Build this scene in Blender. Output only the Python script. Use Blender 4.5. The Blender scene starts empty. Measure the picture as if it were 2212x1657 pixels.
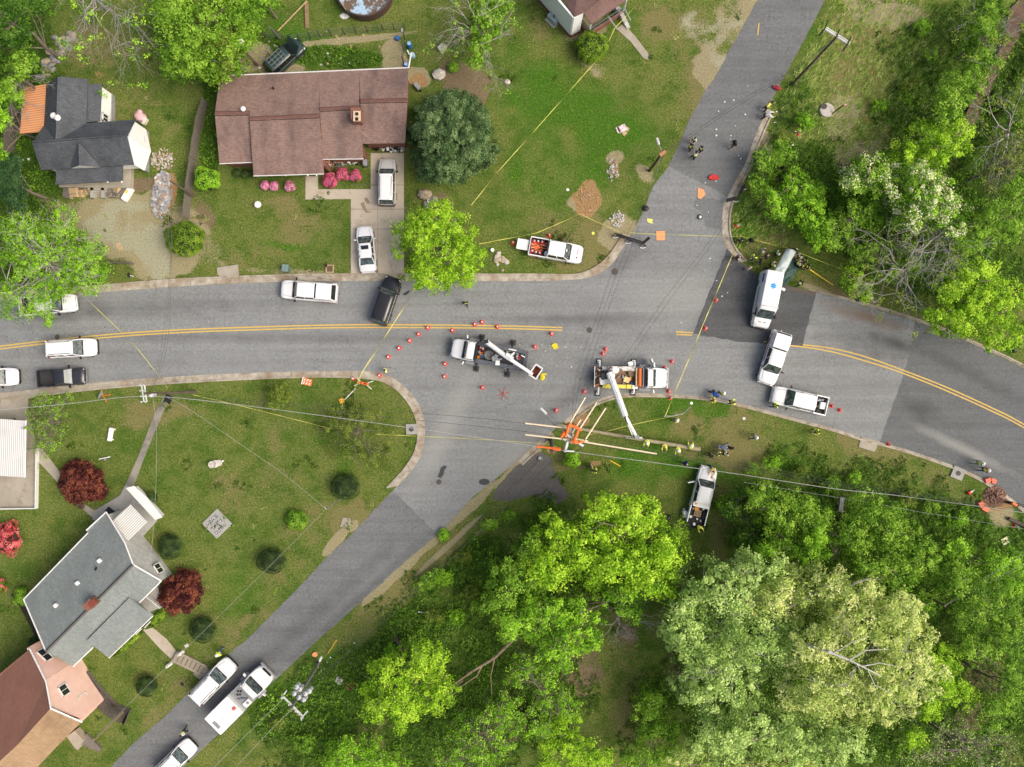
import bpy, bmesh, math, random
import numpy as np
from mathutils import Vector, Matrix
random.seed(7); RS = np.random.RandomState(11)
scene = bpy.context.scene
C = scene.collection
R = math.radians
# ---------------------------------------------------------------- camera, sky, sun, exposure
CAMH = 80.0; SC = 20.0; CX, CY = 1106.0, 828.5
cam = bpy.data.objects.new('camera', bpy.data.cameras.new('camera')); C.objects.link(cam)
cam.location = (0, 0, CAMH); cam.rotation_euler = (0, 0, 0)
cam.data.sensor_width = 36.0; cam.data.lens = 36.0 * CAMH / (2212 / SC)
cam.data.clip_end = 2000; cam.data.clip_start = 0.5
scene.camera = cam
world = bpy.data.worlds.new("World"); scene.world = world; world.use_nodes = True
wn = world.node_tree; sky = wn.nodes.new('ShaderNodeTexSky'); sky.sky_type = 'NISHITA'
SUN_EL, SUN_AZ = 50.0, 105.0
sky.sun_disc = False; sky.sun_elevation = R(SUN_EL); sky.sun_rotation = R(SUN_AZ)
sky.air_density = 1.0; sky.dust_density = 8.0; sky.ozone_density = 0.6
bg = wn.nodes['Background']; bg.inputs['Strength'].default_value = 0.13
wn.links.new(sky.outputs['Color'], bg.inputs['Color'])
sun = bpy.data.lights.new('sun', 'SUN'); sun.energy = 1.3; sun.angle = R(42); sun.color = (1.0, 0.95, 0.85)
so = bpy.data.objects.new('sun', sun); C.objects.link(so)
so.rotation_euler = (R(90 - SUN_EL), 0, R(180 - SUN_AZ))
scene.view_settings.view_transform = 'Standard'; scene.view_settings.look = 'None'
scene.view_settings.gamma = 1; scene.view_settings.exposure = 0.35
# ---------------------------------------------------------------- helpers
def P(px, py, z=0.0):
    """image position (in a 2212 px wide copy of the photo) of something at height z -> world point"""
    k = (CAMH - z) / CAMH / SC
    return Vector(((px - CX) * k, (CY - py) * k, z))
def PP(pts, z=0.0): return [P(a, b, z) for a, b in pts]

class NT:
    def __init__(s, name, rough=.7, spec=.3, metal=0.0):
        s.m = bpy.data.materials.new(name); s.m.use_nodes = True
        s.t = s.m.node_tree; s.b = s.t.nodes['Principled BSDF']
        s.b.inputs['Roughness'].default_value = rough; s.b.inputs['Metallic'].default_value = metal
        s.b.inputs['Specular IOR Level'].default_value = spec
        s.co = s.t.nodes.new('ShaderNodeTexCoord').outputs['Object']
    def new(s, t, **kw):
        n = s.t.nodes.new(t)
        for k, v in kw.items(): setattr(n, k, v)
        return n
    def put(s, sock, v):
        if isinstance(v, bpy.types.NodeSocket): s.t.links.new(v, sock)
        elif isinstance(v, (tuple, list)):
            sock.default_value = (*v, 1) if len(sock.default_value) == 4 and len(v) == 3 else v
        else: sock.default_value = v
    def noise(s, scale, detail=3, rough=.55, vec=None, dist=0.0):
        n = s.new('ShaderNodeTexNoise'); s.put(n.inputs['Vector'], vec or s.co)
        n.inputs['Scale'].default_value = scale; n.inputs['Detail'].default_value = detail
        n.inputs['Roughness'].default_value = rough; n.inputs['Distortion'].default_value = dist
        return n.outputs['Fac']
    def map(s, scale=(1, 1, 1), rot=(0, 0, 0), loc=(0, 0, 0)):
        n = s.new('ShaderNodeMapping'); s.put(n.inputs['Vector'], s.co)
        n.inputs['Scale'].default_value = scale; n.inputs['Rotation'].default_value = rot; n.inputs['Location'].default_value = loc
        return n.outputs[0]
    def math(s, op, a, b=0.0, c=0.0, clamp=False):
        n = s.new('ShaderNodeMath', operation=op, use_clamp=clamp)
        s.put(n.inputs[0], a); s.put(n.inputs[1], b); s.put(n.inputs[2], c); return n.outputs[0]
    def mix(s, f, a, b, mode='MIX'):
        n = s.new('ShaderNodeMix', data_type='RGBA', blend_type=mode)
        s.put(n.inputs[0], f); s.put(n.inputs[6], a); s.put(n.inputs[7], b); return n.outputs[2]
    def ramp(s, f, stops):
        n = s.new('ShaderNodeValToRGB'); s.put(n.inputs[0], f); e = n.color_ramp.elements
        while len(e) < len(stops): e.new(.5)
        for i, (p, c) in enumerate(stops):
            e[i].position = p; e[i].color = (*c, 1) if isinstance(c, tuple) else (c, c, c, 1)
        return n.outputs[0]
    def step(s, f, lo, hi):
        n = s.new('ShaderNodeMapRange'); s.put(n.inputs[0], f)
        n.inputs[1].default_value = lo; n.inputs[2].default_value = hi; return n.outputs[0]
    def col(s, v): s.put(s.b.inputs['Base Color'], v)
    def bump(s, h, strength=.3, dist=.05):
        n = s.new('ShaderNodeBump'); s.put(n.inputs['Height'], h)
        n.inputs['Strength'].default_value = strength; n.inputs['Distance'].default_value = dist
        s.t.links.new(n.outputs[0], s.b.inputs['Normal'])

MATS = {}
def M(name, col=None, rough=.6, var=.15, scale=4.0, bump=0.0, metal=0.0, spec=.4, coat=0.0):
    if name in MATS: return MATS[name]
    n = NT(name, rough, spec, metal)
    a = tuple(min(1, c * (1 + var)) for c in col); b = tuple(c * (1 - var) for c in col)
    f = n.noise(scale, 4)
    n.col(n.ramp(f, [(.3, b), (.7, a)]))
    if bump: n.bump(n.noise(scale * 5, 3), bump)
    if coat: n.b.inputs['Coat Weight'].default_value = coat
    MATS[name] = n.m; return n.m

def tag(o, label=None, cat=None, group=None, kind=None):
    if label: o['label'] = label
    if cat: o['category'] = cat
    if group: o['group'] = group
    if kind: o['kind'] = kind
    return o
def thing(name, label, cat, loc=(0, 0, 0), rz=0.0, group=None, scale=1.0):
    o = bpy.data.objects.new(name, None); C.objects.link(o)
    o.location = loc; o.rotation_euler = (0, 0, rz); o.scale = (scale,) * 3; o.empty_display_size = .3
    return tag(o, label, cat, group)
def dup(root, loc, rz, label=None, group=None, rx=0.0):
    def cp(o, par):
        c = o.copy(); C.objects.link(c)
        if par: c.parent = par
        for ch in [x for x in KIDS.get(o.name, [])]: 
            k = cp(ch, c); KIDS.setdefault(c.name, []).append(k)
        return c
    r = cp(root, None); r.location = loc; r.rotation_euler = (rx, 0, rz)
    if label: r['label'] = label
    if group: r['group'] = group
    return r
KIDS = {}
class MB:
    """collects shapes, builds ONE mesh object"""
    def __init__(s): s.v = []; s.f = []; s.off = Vector((0, 0, 0))
    def add(s, vs, fs):
        n = len(s.v); s.v += [tuple(Vector(v) - s.off) for v in vs]; s.f += [tuple(i + n for i in f) for f in fs]; return s
    def box(s, c, d, rz=0.0, rx=0.0, ry=0.0, bev=0.0):
        x, y, z = d[0] / 2, d[1] / 2, d[2] / 2
        m = Matrix.Rotation(rz, 3, 'Z') @ Matrix.Rotation(ry, 3, 'Y') @ Matrix.Rotation(rx, 3, 'X'); c = Vector(c)
        if bev:
            b = min(bev, x * .9, y * .9); vs = []
            for zz, k in ((-z, 1), (z - min(bev, z * .9), 1), (z, 0)):
                e = b if k == 0 else 0
                X, Y = x - e * .6, y - e * .6
                for sx, sy in ((-1, -1), (1, -1), (1, 1), (-1, 1)):
                    if (sx, sy) in ((-1, -1), (1, 1)): vs += [(sx * X, sy * (Y - b), zz), (sx * (X - b), sy * Y, zz)]
                    else: vs += [(sx * (X - b), sy * Y, zz), (sx * X, sy * (Y - b), zz)]
            fs = [tuple(range(7, -1, -1)), tuple(range(16, 24))]
            for k in range(2):
                for i in range(8): j = (i + 1) % 8; fs.append((k * 8 + i, k * 8 + j, k * 8 + 8 + j, k * 8 + 8 + i))
            return s.add([c + m @ Vector(v) for v in vs], fs)
        vs = [(-x, -y, -z), (x, -y, -z), (x, y, -z), (-x, y, -z), (-x, -y, z), (x, -y, z), (x, y, z), (-x, y, z)]
        return s.add([c + m @ Vector(v) for v in vs], [(3, 2, 1, 0), (4, 5, 6, 7), (0, 1, 5, 4), (1, 2, 6, 5), (2, 3, 7, 6), (3, 0, 4, 7)])
    def tube(s, pts, r, n=6, cap=True):
        pts = [Vector(p) for p in pts]; rs = r if isinstance(r, (list, tuple)) else [r] * len(pts); vs = []; fs = []
        for i, p in enumerate(pts):
            d = (pts[min(i + 1, len(pts) - 1)] - pts[max(i - 1, 0)]).normalized()
            u = d.orthogonal().normalized() if abs(d.z) > .9 else d.cross(Vector((0, 0, 1))).normalized()
            w = d.cross(u)
            for k in range(n):
                a = 2 * math.pi * k / n; vs.append(p + (u * math.cos(a) + w * math.sin(a)) * rs[i])
        for i in range(len(pts) - 1):
            for k in range(n): j = (k + 1) % n; fs.append((i * n + k, i * n + j, i * n + n + j, i * n + n + k))
        if cap: fs += [tuple(range(n - 1, -1, -1)), tuple(range((len(pts) - 1) * n, len(pts) * n))]
        return s.add(vs, fs)
    def lathe(s, prof, n=16, c=(0, 0, 0), m=None):
        vs = []; fs = []; c = Vector(c)
        for r, z in prof:
            for k in range(n):
                a = 2 * math.pi * k / n; v = Vector((r * math.cos(a), r * math.sin(a), z)); vs.append(c + (m @ v if m else v))
        for i in range(len(prof) - 1):
            for k in range(n): j = (k + 1) % n; fs.append((i * n + k, i * n + j, i * n + n + j, i * n + n + k))
        fs += [tuple(range(n - 1, -1, -1)), tuple(range((len(prof) - 1) * n, len(prof) * n))]
        return s.add(vs, fs)
    def ell(s, c, r, n=10, m=8, noise=0.0):
        prof = [(math.sin(math.pi * i / m) + 1e-4, -math.cos(math.pi * i / m)) for i in range(m + 1)]; c = Vector(c); vs = []; fs = []
        for rr, z in prof:
            for k in range(n):
                a = 2 * math.pi * k / n; q = 1 + random.uniform(-noise, noise)
                vs.append(c + Vector((rr * math.cos(a) * r[0] * q, rr * math.sin(a) * r[1] * q, z * r[2] * q)))
        for i in range(m):
            for k in range(n): j = (k + 1) % n; fs.append((i * n + k, i * n + j, i * n + n + j, i * n + n + k))
        return s.add(vs, fs)
    def prism(s, pts, z0, z1):
        pts = [Vector((p[0], p[1], 0)) for p in pts]; n = len(pts)
        if sum(pts[i].x * pts[(i + 1) % n].y - pts[(i + 1) % n].x * pts[i].y for i in range(n)) < 0: pts.reverse()
        vs = [p + Vector((0, 0, z0)) for p in pts] + [p + Vector((0, 0, z1)) for p in pts]
        fs = [tuple(range(n - 1, -1, -1)), tuple(range(n, 2 * n))] + [(i, (i + 1) % n, (i + 1) % n + n, i + n) for i in range(n)]
        return s.add(vs, fs)
    def plate(s, pts, th=.12):
        """3D polygon thickened downwards"""
        pts = [Vector(p) for p in pts]; n = len(pts)
        if sum(pts[i].x * pts[(i + 1) % n].y - pts[(i + 1) % n].x * pts[i].y for i in range(n)) < 0: pts.reverse()
        vs = pts + [p - Vector((0, 0, th)) for p in pts]
        return s.add(vs, [tuple(range(n)), tuple(range(2 * n - 1, n - 1, -1))] + [(i, i + n, (i + 1) % n + n, (i + 1) % n) for i in range(n)])
    def wall(s, pts, bottom=0.0, th=.2):
        """vertical wall under a 3D polyline (tops given)"""
        for a, b in zip(pts[:-1], pts[1:]):
            a = Vector(a); b = Vector(b); d = (b - a); d.z = 0; nn = Vector((-d.y, d.x, 0)).normalized() * th / 2
            vs = [(*(a + nn).xy, bottom), (*(b + nn).xy, bottom), (*(b - nn).xy, bottom), (*(a - nn).xy, bottom),
                  a + nn, b + nn, b - nn, a - nn]
            s.add(vs, [(3, 2, 1, 0), (4, 5, 6, 7), (0, 1, 5, 4), (1, 2, 6, 5), (2, 3, 7, 6), (3, 0, 4, 7)])
        return s
    def strip(s, pts, w, z, h):
        """raised strip along a 2D polyline"""
        pts = [Vector((p[0], p[1], 0)) for p in pts]; vs = []; fs = []; n = len(pts)
        for i, p in enumerate(pts):
            d = (pts[min(i + 1, n - 1)] - pts[max(i - 1, 0)]).normalized(); nn = Vector((-d.y, d.x, 0)) * w / 2
            vs += [p + nn + Vector((0, 0, z)), p - nn + Vector((0, 0, z)), p - nn + Vector((0, 0, z + h)), p + nn + Vector((0, 0, z + h))]
        for i in range(n - 1):
            for k in range(4): j = (k + 1) % 4; fs.append((i * 4 + k, i * 4 + j, i * 4 + 4 + j, i * 4 + 4 + k))
        fs += [(3, 2, 1, 0), tuple(range(4 * n - 4, 4 * n))]
        return s.add(vs, fs)
    def build(s, name, mat, parent=None, smooth=False, world=False, fix=True):
        me = bpy.data.meshes.new(name)
        vs = s.v
        if world and parent is not None:
            mi = Matrix.LocRotScale(parent.location, parent.rotation_euler, parent.scale).inverted(); vs = [mi @ Vector(v) for v in vs]
        me.from_pydata(vs, [], s.f)
        if fix:
            b = bmesh.new(); b.from_mesh(me); bmesh.ops.recalc_face_normals(b, faces=b.faces); b.to_mesh(me); b.free()
        if smooth:
            for p in me.polygons: p.use_smooth = True
            if smooth == 2: me.set_sharp_from_angle(angle=R(38))
        me.materials.append(mat if not isinstance(mat, str) else MATS[mat])
        o = bpy.data.objects.new(name, me); C.objects.link(o)
        if parent is not None: o.parent = parent; KIDS.setdefault(parent.name, []).append(o)
        return o
def loft(mb, secs):
    """secs: list of (x, [(y,z)...]) closed rings of equal length"""
    n = len(secs[0][1]); vs = []; fs = []
    for x, ring in secs: vs += [(x, y, z) for y, z in ring]
    for i in range(len(secs) - 1):
        for k in range(n): j = (k + 1) % n; fs.append((i * n + k, i * n + j, i * n + n + j, i * n + n + k))
    fs += [tuple(range(n)), tuple(range((len(secs) - 1) * n + n - 1, (len(secs) - 1) * n - 1, -1))]
    return mb.add(vs, fs)
def smooth_line(pts, k=3):
    """Catmull-Rom through 2D points"""
    pts = [Vector((p[0], p[1], p[2] if len(p) > 2 else 0)) for p in pts]; out = []
    for i in range(len(pts) - 1):
        p0, p1, p2, p3 = pts[max(i - 1, 0)], pts[i], pts[i + 1], pts[min(i + 2, len(pts) - 1)]
        for j in range(k):
            t = j / k
            out.append(.5 * ((2 * p1) + (p2 - p0) * t + (2 * p0 - 5 * p1 + 4 * p2 - p3) * t * t + (3 * p1 - p0 - 3 * p2 + p3) * t ** 3))
    out.append(pts[-1]); return out
def inpoly(x, y, poly):
    ins = np.zeros(x.shape, bool); n = len(poly)
    for i in range(n):
        x1, y1 = poly[i][0], poly[i][1]; x2, y2 = poly[(i + 1) % n][0], poly[(i + 1) % n][1]
        if y1 == y2: continue
        ins ^= ((y1 > y) != (y2 > y)) & (x < (x2 - x1) * (y - y1) / (y2 - y1) + x1)
    return ins
def blob(X, Y, px, py, rx, ry, rot=0.0, s=1.0):
    """soft weight of an ellipse given in image px (on the ground)"""
    c = P(px, py); a = R(-rot); dx = X - c.x; dy = Y - c.y
    u = (dx * math.cos(a) + dy * math.sin(a)) / (rx / SC); v = (-dx * math.sin(a) + dy * math.cos(a)) / (ry / SC)
    return s * np.clip(1.35 - (u * u + v * v) * .85, 0, 1)
# ---------------------------------------------------------------- roads (traced outline, image px)
N_W = [(-700, 700), (-300, 668), (0, 648), (85, 641), (177, 634.5), (322, 623.6), (412, 617.5), (536, 611), (730, 607.3), (875, 607.3), (1071, 607.3),
       (1168, 607), (1226, 605), (1272, 600), (1304, 585), (1331, 559), (1350, 527.8), (1374, 491), (1391, 452), (1411, 402),
       (1445, 359), (1471, 303), (1484, 271), (1520, 201), (1542, 172), (1607, 53), (1638, 0), (1700, -110), (1860, -400)]
N_E = [(2030, -400), (1860, -140), (1781, 0), (1757, 48), (1743, 75), (1690, 172), (1667, 216), (1638, 279), (1621, 322), (1607, 359), (1588, 393),
       (1571, 426), (1562, 450), (1560, 494), (1566, 528), (1585, 552), (1607, 571), (1631, 591), (1665, 606), (1704, 618), (1767, 632), (1832, 650), (1874, 663),
       (1946, 684), (2048, 720), (2130, 757), (2212, 796), (2400, 905), (2900, 1250)]
S_E = [(2900, 1640), (2400, 1250), (2212, 1098), (2142, 1046), (2092, 1019), (2043, 1000), (1958, 971), (1898, 954), (1859, 944), (1801, 926), (1704, 900),
       (1607, 874), (1532, 859), (1435, 851), (1350, 850), (1314, 856), (1289, 864), (1255, 881), (1217, 910), (1197, 929), (1163, 954),
       (1120, 995), (1071, 1034), (1020, 1075), (960, 1140), (923, 1174), (887, 1203), (810, 1273), (691, 1378), (591, 1472), (453, 1603), (395, 1657), (150, 1885)]
S_W = [(0, 1835), (240, 1657), (288, 1606), (352, 1552), (424, 1479), (453, 1447), (536, 1380), (642, 1273), (705, 1205), (746, 1167), (766, 1148), (802, 1109),
       (848, 1060), (887, 1019), (909, 985), (917, 949), (918, 920), (911, 888), (894, 857), (863, 826), (834, 810), (800, 802), (705, 802), (584, 804), (400, 812), (237, 824),
       (85, 840), (0, 848), (-300, 872), (-700, 905)]
ROAD = [P(*p) for p in N_W + N_E + S_E + S_W]
def cut(mb, poly, z):
    mb.add([(p[0], p[1], z) for p in poly], [tuple(range(len(poly)))]); return mb
# asphalt
def asphalt(name, base, dark=0.0, rot=0.0, smudge=()):
    n = NT(name, .9, .25)
    fine = n.noise(3.4, 8, .92); mid = n.noise(.55, 4, .6); big = n.noise(.08, 3)
    streak = n.noise(1.0, 4, .6, n.map((.035, 1.1, 1), (0, 0, rot)))
    streak2 = n.noise(2.5, 3, .6, n.map((.12, 1.6, 1), (0, 0, rot)))
    speck = n.noise(26, 2, .9)
    c = n.ramp(fine, [(.36, tuple(b * .52 for b in base)), (.5, base), (.64, tuple(b * 1.5 for b in base))])
    c = n.mix(n.math('MULTIPLY', n.step(streak, .42, .66), .42), c, (base[0] * .5,) * 3)
    c = n.mix(n.math('MULTIPLY', n.step(streak2, .55, .75), .22), c, (base[0] * .42,) * 3)
    c = n.mix(n.math('MULTIPLY', n.step(mid, .35, .7), .28), c, tuple(b * 1.35 for b in base))
    c = n.mix(n.math('MULTIPLY', n.step(big, .4, .65), .25), c, tuple(b * 1.25 for b in base))
    c = n.mix(n.math('MULTIPLY', n.step(speck, .64, .72), .5), c, (.03, .03, .03)); c = n.mix(n.math('MULTIPLY', n.step(speck, .36, .28), .5), c, (.55, .54, .52))
    # sparse droppings / oil spots
    sp = n.noise(3.2, 2, .4); c = n.mix(n.math('MULTIPLY', n.step(sp, .735, .76), .75), c, (.035, .034, .033))
    # cracks
    v = n.new('ShaderNodeTexVoronoi', feature='DISTANCE_TO_EDGE'); wob = n.new('ShaderNodeVectorMath', operation='ADD')
    nz = n.new('ShaderNodeTexNoise'); nz.inputs['Scale'].default_value = 1.6; nz.inputs['Detail'].default_value = 4; n.put(nz.inputs['Vector'], n.co)
    n.put(wob.inputs[0], n.co); n.put(wob.inputs[1], nz.outputs['Color']); n.put(v.inputs['Vector'], wob.outputs[0]); v.inputs['Scale'].default_value = .19
    cr = n.math('MULTIPLY', n.step(v.outputs['Distance'], .0045, .0), n.step(n.noise(.12, 2), .52, .64))
    c = n.mix(n.math('MULTIPLY', cr, .6), c, (.03, .03, .03))
    for px, py, rx, ry, ro, k, cc in smudge:
        mp = n.new('ShaderNodeMapping', vector_type='TEXTURE'); n.put(mp.inputs['Vector'], n.co); w = P(px, py); mp.inputs['Location'].default_value = (w.x, w.y, 0); mp.inputs['Rotation'].default_value = (0, 0, R(-ro)); mp.inputs['Scale'].default_value = (rx / SC, ry / SC, 1)
        ln = n.new('ShaderNodeVectorMath', operation='LENGTH'); n.put(ln.inputs[0], mp.outputs[0]); q = n.math('ADD', ln.outputs['Value'], n.math('MULTIPLY', n.math('SUBTRACT', mid, .5), 1.1))
        c = n.mix(n.math('MULTIPLY', n.step(q, 1.25, .2), k), c, cc)
    n.col(c); n.bump(speck, .25, .01); MATS[name] = n.m; return n.m
DK = (.055, .055, .055); BR = (.17, .12, .085); PL = (.36, .36, .33)
asphalt('asphalt', (.212, .222, .222), smudge=[(1935, 742, 60, 16, 18, .7, DK), (1900, 745, 140, 40, 16, .4, DK), (1870, 684, 100, 16, 17, .8, BR), (1200, 880, 110, 22, -38, .35, DK), (1350, 560, 60, 22, -30, .35, DK), (960, 930, 30, 160, 28, .45, PL), (1120, 1000, 80, 12, -42, .6, BR), (1480, 640, 120, 60, 0, .3, PL), (1090, 1010, 120, 40, -42, .3, PL), (700, 730, 700, 14, 0, .3, DK), (300, 665, 330, 16, -2, .35, DK), (1250, 690, 180, 16, 0, .35, DK), (120, 680, 120, 22, -4, .35, DK)])
asphalt('asphalt_new', (.086, .091, .094), rot=R(-20), smudge=[(1640, 690, 90, 20, 8, .45, DK), (1740, 625, 60, 10, 14, .7, BR)]); asphalt('asphalt_mid', (.158, .166, .168), rot=R(45), smudge=[(620, 1380, 360, 20, -42, .3, DK), (780, 1290, 200, 12, -42, .35, DK)])
asphalt('asphalt_east', (.124, .131, .134), rot=R(28), smudge=[(1985, 885, 44, 26, 20, .6, DK), (2080, 800, 160, 16, 27, .45, DK), (2080, 970, 120, 12, 26, .5, PL)]); asphalt('asphalt_park', (.150, .158, .160), rot=R(-60))
asphalt('asphalt_old', (.115, .108, .10))
def ragged(q, a=.07):
    o = []
    for p, r in zip(q, q[1:] + q[:1]):
        k = max(1, int((r - p).length / .35)); o += [p.lerp(r, i / k) + Vector((random.uniform(-a, a), random.uniform(-a, a), 0)) * (1 if i else .3) for i in range(k)]
    return o
tag(cut(MB(), ROAD, .004).build('road', 'asphalt'), kind='structure')
def patch(name, pts, mat, z=.008):
    return tag(cut(MB(), ragged(PP(pts)), z).build(name, mat), kind='structure')
patch('road_patch_dark', [(1571, 537), (1583, 550), (1607, 571), (1631, 591), (1665, 606), (1704, 618), (1763, 631), (1748, 690), (1734, 748), (1650, 742), (1607, 739), (1550, 730), (1497, 721), (1534, 626)], 'asphalt_new')
patch('road_east', [(1977, 695), (2048, 720), (2130, 757), (2212, 796), (2400, 905), (2900, 1250), (2900, 1640), (2400, 1250), (2212, 1098), (2142, 1046), (2092, 1019), (2043, 1000), (1958, 971), (1900, 954), (1927, 880), (1951, 810), (1966, 760)], 'asphalt_east')
patch('side_road', [(848, 1060), (893, 1103), (940, 1149), (945, 1154), (923, 1174), (887, 1203), (810, 1273), (691, 1378), (591, 1472), (453, 1603), (395, 1657), (150, 1885), (0, 1835), (240, 1657), (288, 1606), (352, 1552), (424, 1479), (453, 1447), (536, 1380), (642, 1273), (705, 1205), (746, 1167), (766, 1148), (802, 1109)], 'asphalt_mid')
patch('park_road', [(1445, 359), (1471, 303), (1484, 271), (1520, 201), (1542, 172), (1607, 53), (1638, 0), (1700, -110), (1860, -400), (2030, -400), (1860, -140), (1781, 0), (1757, 48), (1743, 75), (1690, 172), (1667, 216), (1638, 279), (1621, 322), (1607, 359), (1588, 393), (1571, 426), (1547, 411), (1525, 400), (1480, 378)], 'asphalt_park')
patch('road_patch_repair', [(1505, 424), (1563, 434), (1560, 460), (1560, 497), (1524, 491), (1517, 460), (1498, 446)], 'asphalt_mid', .012)
patch('gravel_lot', [(1113, 1008), (1168, 975), (1190, 990), (1200, 1020), (1215, 1050), (1231, 1072), (1205, 1090), (1180, 1074), (1130, 1075), (1090, 1083), (1062, 1078), (1075, 1050)], 'asphalt_old', .012)
# painted lines
n = NT('yellow_paint', .7, .3); w_ = n.noise(6, 4, .7)
n.col(n.mix(n.step(w_, .55, .68), (.60, .41, .09), (.22, .20, .16))); MATS['yellow_paint'] = n.m
def line(name, pts, w=.14): return tag(MB().strip(smooth_line(PP(pts), 4), w, .013, .004).build(name, 'yellow_paint'), kind='structure')
line('road_marking', [(-200, 775), (0, 748), (130, 733), (267, 720), (400, 712), (536, 707), (700, 702.5), (851, 701.5), (1071, 703.6), (1215, 707.7)])
line('road_marking', [(-200, 781), (0, 754), (130, 739), (267, 726), (400, 718), (536, 713), (700, 708.3), (851, 707.5), (1071, 709.3), (1215, 713.5)])
line('road_marking', [(1460, 717), (1497, 718.8)]); line('road_marking', [(1460, 722.5), (1495, 724)])
line('road_marking', [(1734, 744.8), (1801, 753.3), (1873, 772), (1956, 802), (2043, 836), (2142, 881), (2212, 917), (2400, 1030)])
line('road_marking', [(1700, 745.5), (1776, 755.7), (1849, 773.9), (1941, 803), (2043, 843.4), (2142, 888), (2212, 924), (2400, 1038)])
line('road_marking', [(1650, 738), (1664, 740)]); line('road_marking', [(1639.5, 50), (1636.5, 76)], .12)
# kerbs and gutters
n = NT('kerb_concrete', .85, .3); a_ = n.noise(1.2, 5, .7); b_ = n.noise(14, 4, .7); j_ = n.noise(.35, 3)
c_ = n.ramp(a_, [(.34, (.22, .18, .13)), (.44, (.36, .32, .25)), (.55, (.45, .41, .335)), (.66, (.54, .50, .42))])
c_ = n.mix(n.math('MULTIPLY', n.step(j_, .5, .62), .55), c_, (.26, .17, .10)); c_ = n.mix(n.math('MULTIPLY', b_, .3), c_, (.2, .17, .13))
n.col(c_); n.bump(b_, .3, .01); MATS['kerb_concrete'] = n.m
MATS['gutter_concrete'] = n.m
def kerb(edge, inner, w=.17):
    e = smooth_line(PP(edge), 3); i = smooth_line(PP(inner), 3)
    tag(cut(MB(), e + i[::-1], .016).build('gutter', 'gutter_concrete'), kind='structure')
    tag(MB().strip(i, w, 0, .13).build('kerb', 'kerb_concrete'), kind='structure')
    jb = MB(); acc = 0
    for a, b, c2, d2 in zip(e[:-1], e[1:], i[:-1], i[1:]):
        acc += (b - a).length
        if acc > 3.0: acc = 0; jb.strip([b, b.lerp(d2, 1.0)], .035, .018, .004)
    if jb.v: tag(jb.build('kerb_joint', M('seam_dirt', (.14, .12, .09)), fix=False), kind='structure')
kerb([(-300, 668), (0, 648), (85, 641), (177, 634.5), (322, 623.6), (412, 617.5), (536, 611), (730, 607.3), (875, 607.3), (1071, 607.3), (1168, 607), (1226, 605), (1272, 600), (1304, 585), (1331, 559), (1350, 528), (1362, 510)],
     [(-300, 652), (0, 633), (85, 627), (184, 620), (322, 608), (412, 602), (536, 597), (657, 593.5), (875, 592), (1071, 593), (1168, 593), (1217, 594), (1253, 592), (1282, 580), (1309, 560), (1333, 528), (1346, 505)])
kerb([(-300, 872), (0, 848), (85, 840), (237, 824), (400, 812), (584, 804), (705, 802), (800, 802), (834, 810), (863, 826), (894, 857), (911, 888), (918, 920), (917, 949), (909, 985), (887, 1019), (858, 1051)],
     [(-300, 885), (0, 862), (85, 854), (237, 838), (400, 826), (584, 817), (705, 814), (802, 818), (838, 829), (865, 849), (885, 874), (897, 898), (903, 925), (902, 954), (892, 985), (870, 1017), (836, 1054)])
kerb([(1658, 235), (1638, 279), (1621, 322), (1607, 359), (1588, 393), (1571, 426), (1562, 450), (1560, 494), (1566, 528), (1585, 552), (1600, 566)],
     [(1670, 241), (1652, 281), (1634, 324), (1618, 366), (1600, 400), (1586, 430), (1578, 455), (1576, 494), (1583, 526), (1598, 549), (1612, 564)])
kerb([(1767, 632), (1832, 650), (1874, 662), (1946, 683), (2048, 719), (2130, 756), (2212, 795), (2400, 904)],
     [(1767, 629), (1832, 646), (1874, 657), (1946, 678), (2048, 714), (2130, 751), (2212, 790), (2400, 899)])
kerb([(1217, 910), (1255, 881), (1289, 864), (1314, 856), (1350, 850), (1435, 851), (1532, 859), (1607, 874), (1704, 900), (1801, 926), (1859, 944), (1958, 971), (2043, 1000), (2092, 1019), (2142, 1046), (2212, 1098), (2400, 1250)],
     [(1226, 918), (1262, 890), (1292, 873), (1316, 864), (1350, 857), (1435, 857), (1532, 864), (1606, 879), (1703, 905), (1800, 931), (1857, 949), (1956, 976), (2041, 1005), (2089, 1024), (2139, 1051), (2208, 1103), (2395, 1255)])
kerb([(1120, 995), (1163, 954), (1190, 933)], [(1128, 1004), (1172, 962), (1198, 941)])
# ---------------------------------------------------------------- ground sheet with painted-on cover kinds (soil, straw, litter ...)
st = .22
gx = np.concatenate([[-500, -250, -120, -85], np.arange(-66, 66.01, st), [85, 120, 250, 500]])
gy = np.concatenate([[-500, -250, -120, -70], np.arange(-50, 50.01, st), [70, 120, 250, 500]])
X, Y = np.meshgrid(gx, gy)
def vnoise(x, y, sc, seed):
    g = np.random.RandomState(seed).rand(256, 256); u = x / sc + 1000; v = y / sc + 1000
    i = np.floor(u).astype(int); j = np.floor(v).astype(int); a = u - i; b = v - j; a = a * a * (3 - 2 * a); b = b * b * (3 - 2 * b)
    i %= 255; j %= 255
    return (g[i, j] * (1 - a) + g[i + 1, j] * a) * (1 - b) + (g[i, j + 1] * (1 - a) + g[i + 1, j + 1] * a) * b
def fbm(x, y, sc, seed, o=4): return sum(vnoise(x, y, sc / 2 ** k, seed + k) * .5 ** k for k in range(o)) / sum(.5 ** k for k in range(o))
WX = X + (fbm(X, Y, 6, 1) - .5) * 6 + (fbm(X, Y, 1.6, 21) - .5) * 1.6; WY = Y + (fbm(X, Y, 6, 31) - .5) * 6 + (fbm(X, Y, 1.6, 51) - .5) * 1.6
MOD = (fbm(X, Y, 3.0, 71, 5) - .5) * 1.7
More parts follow.
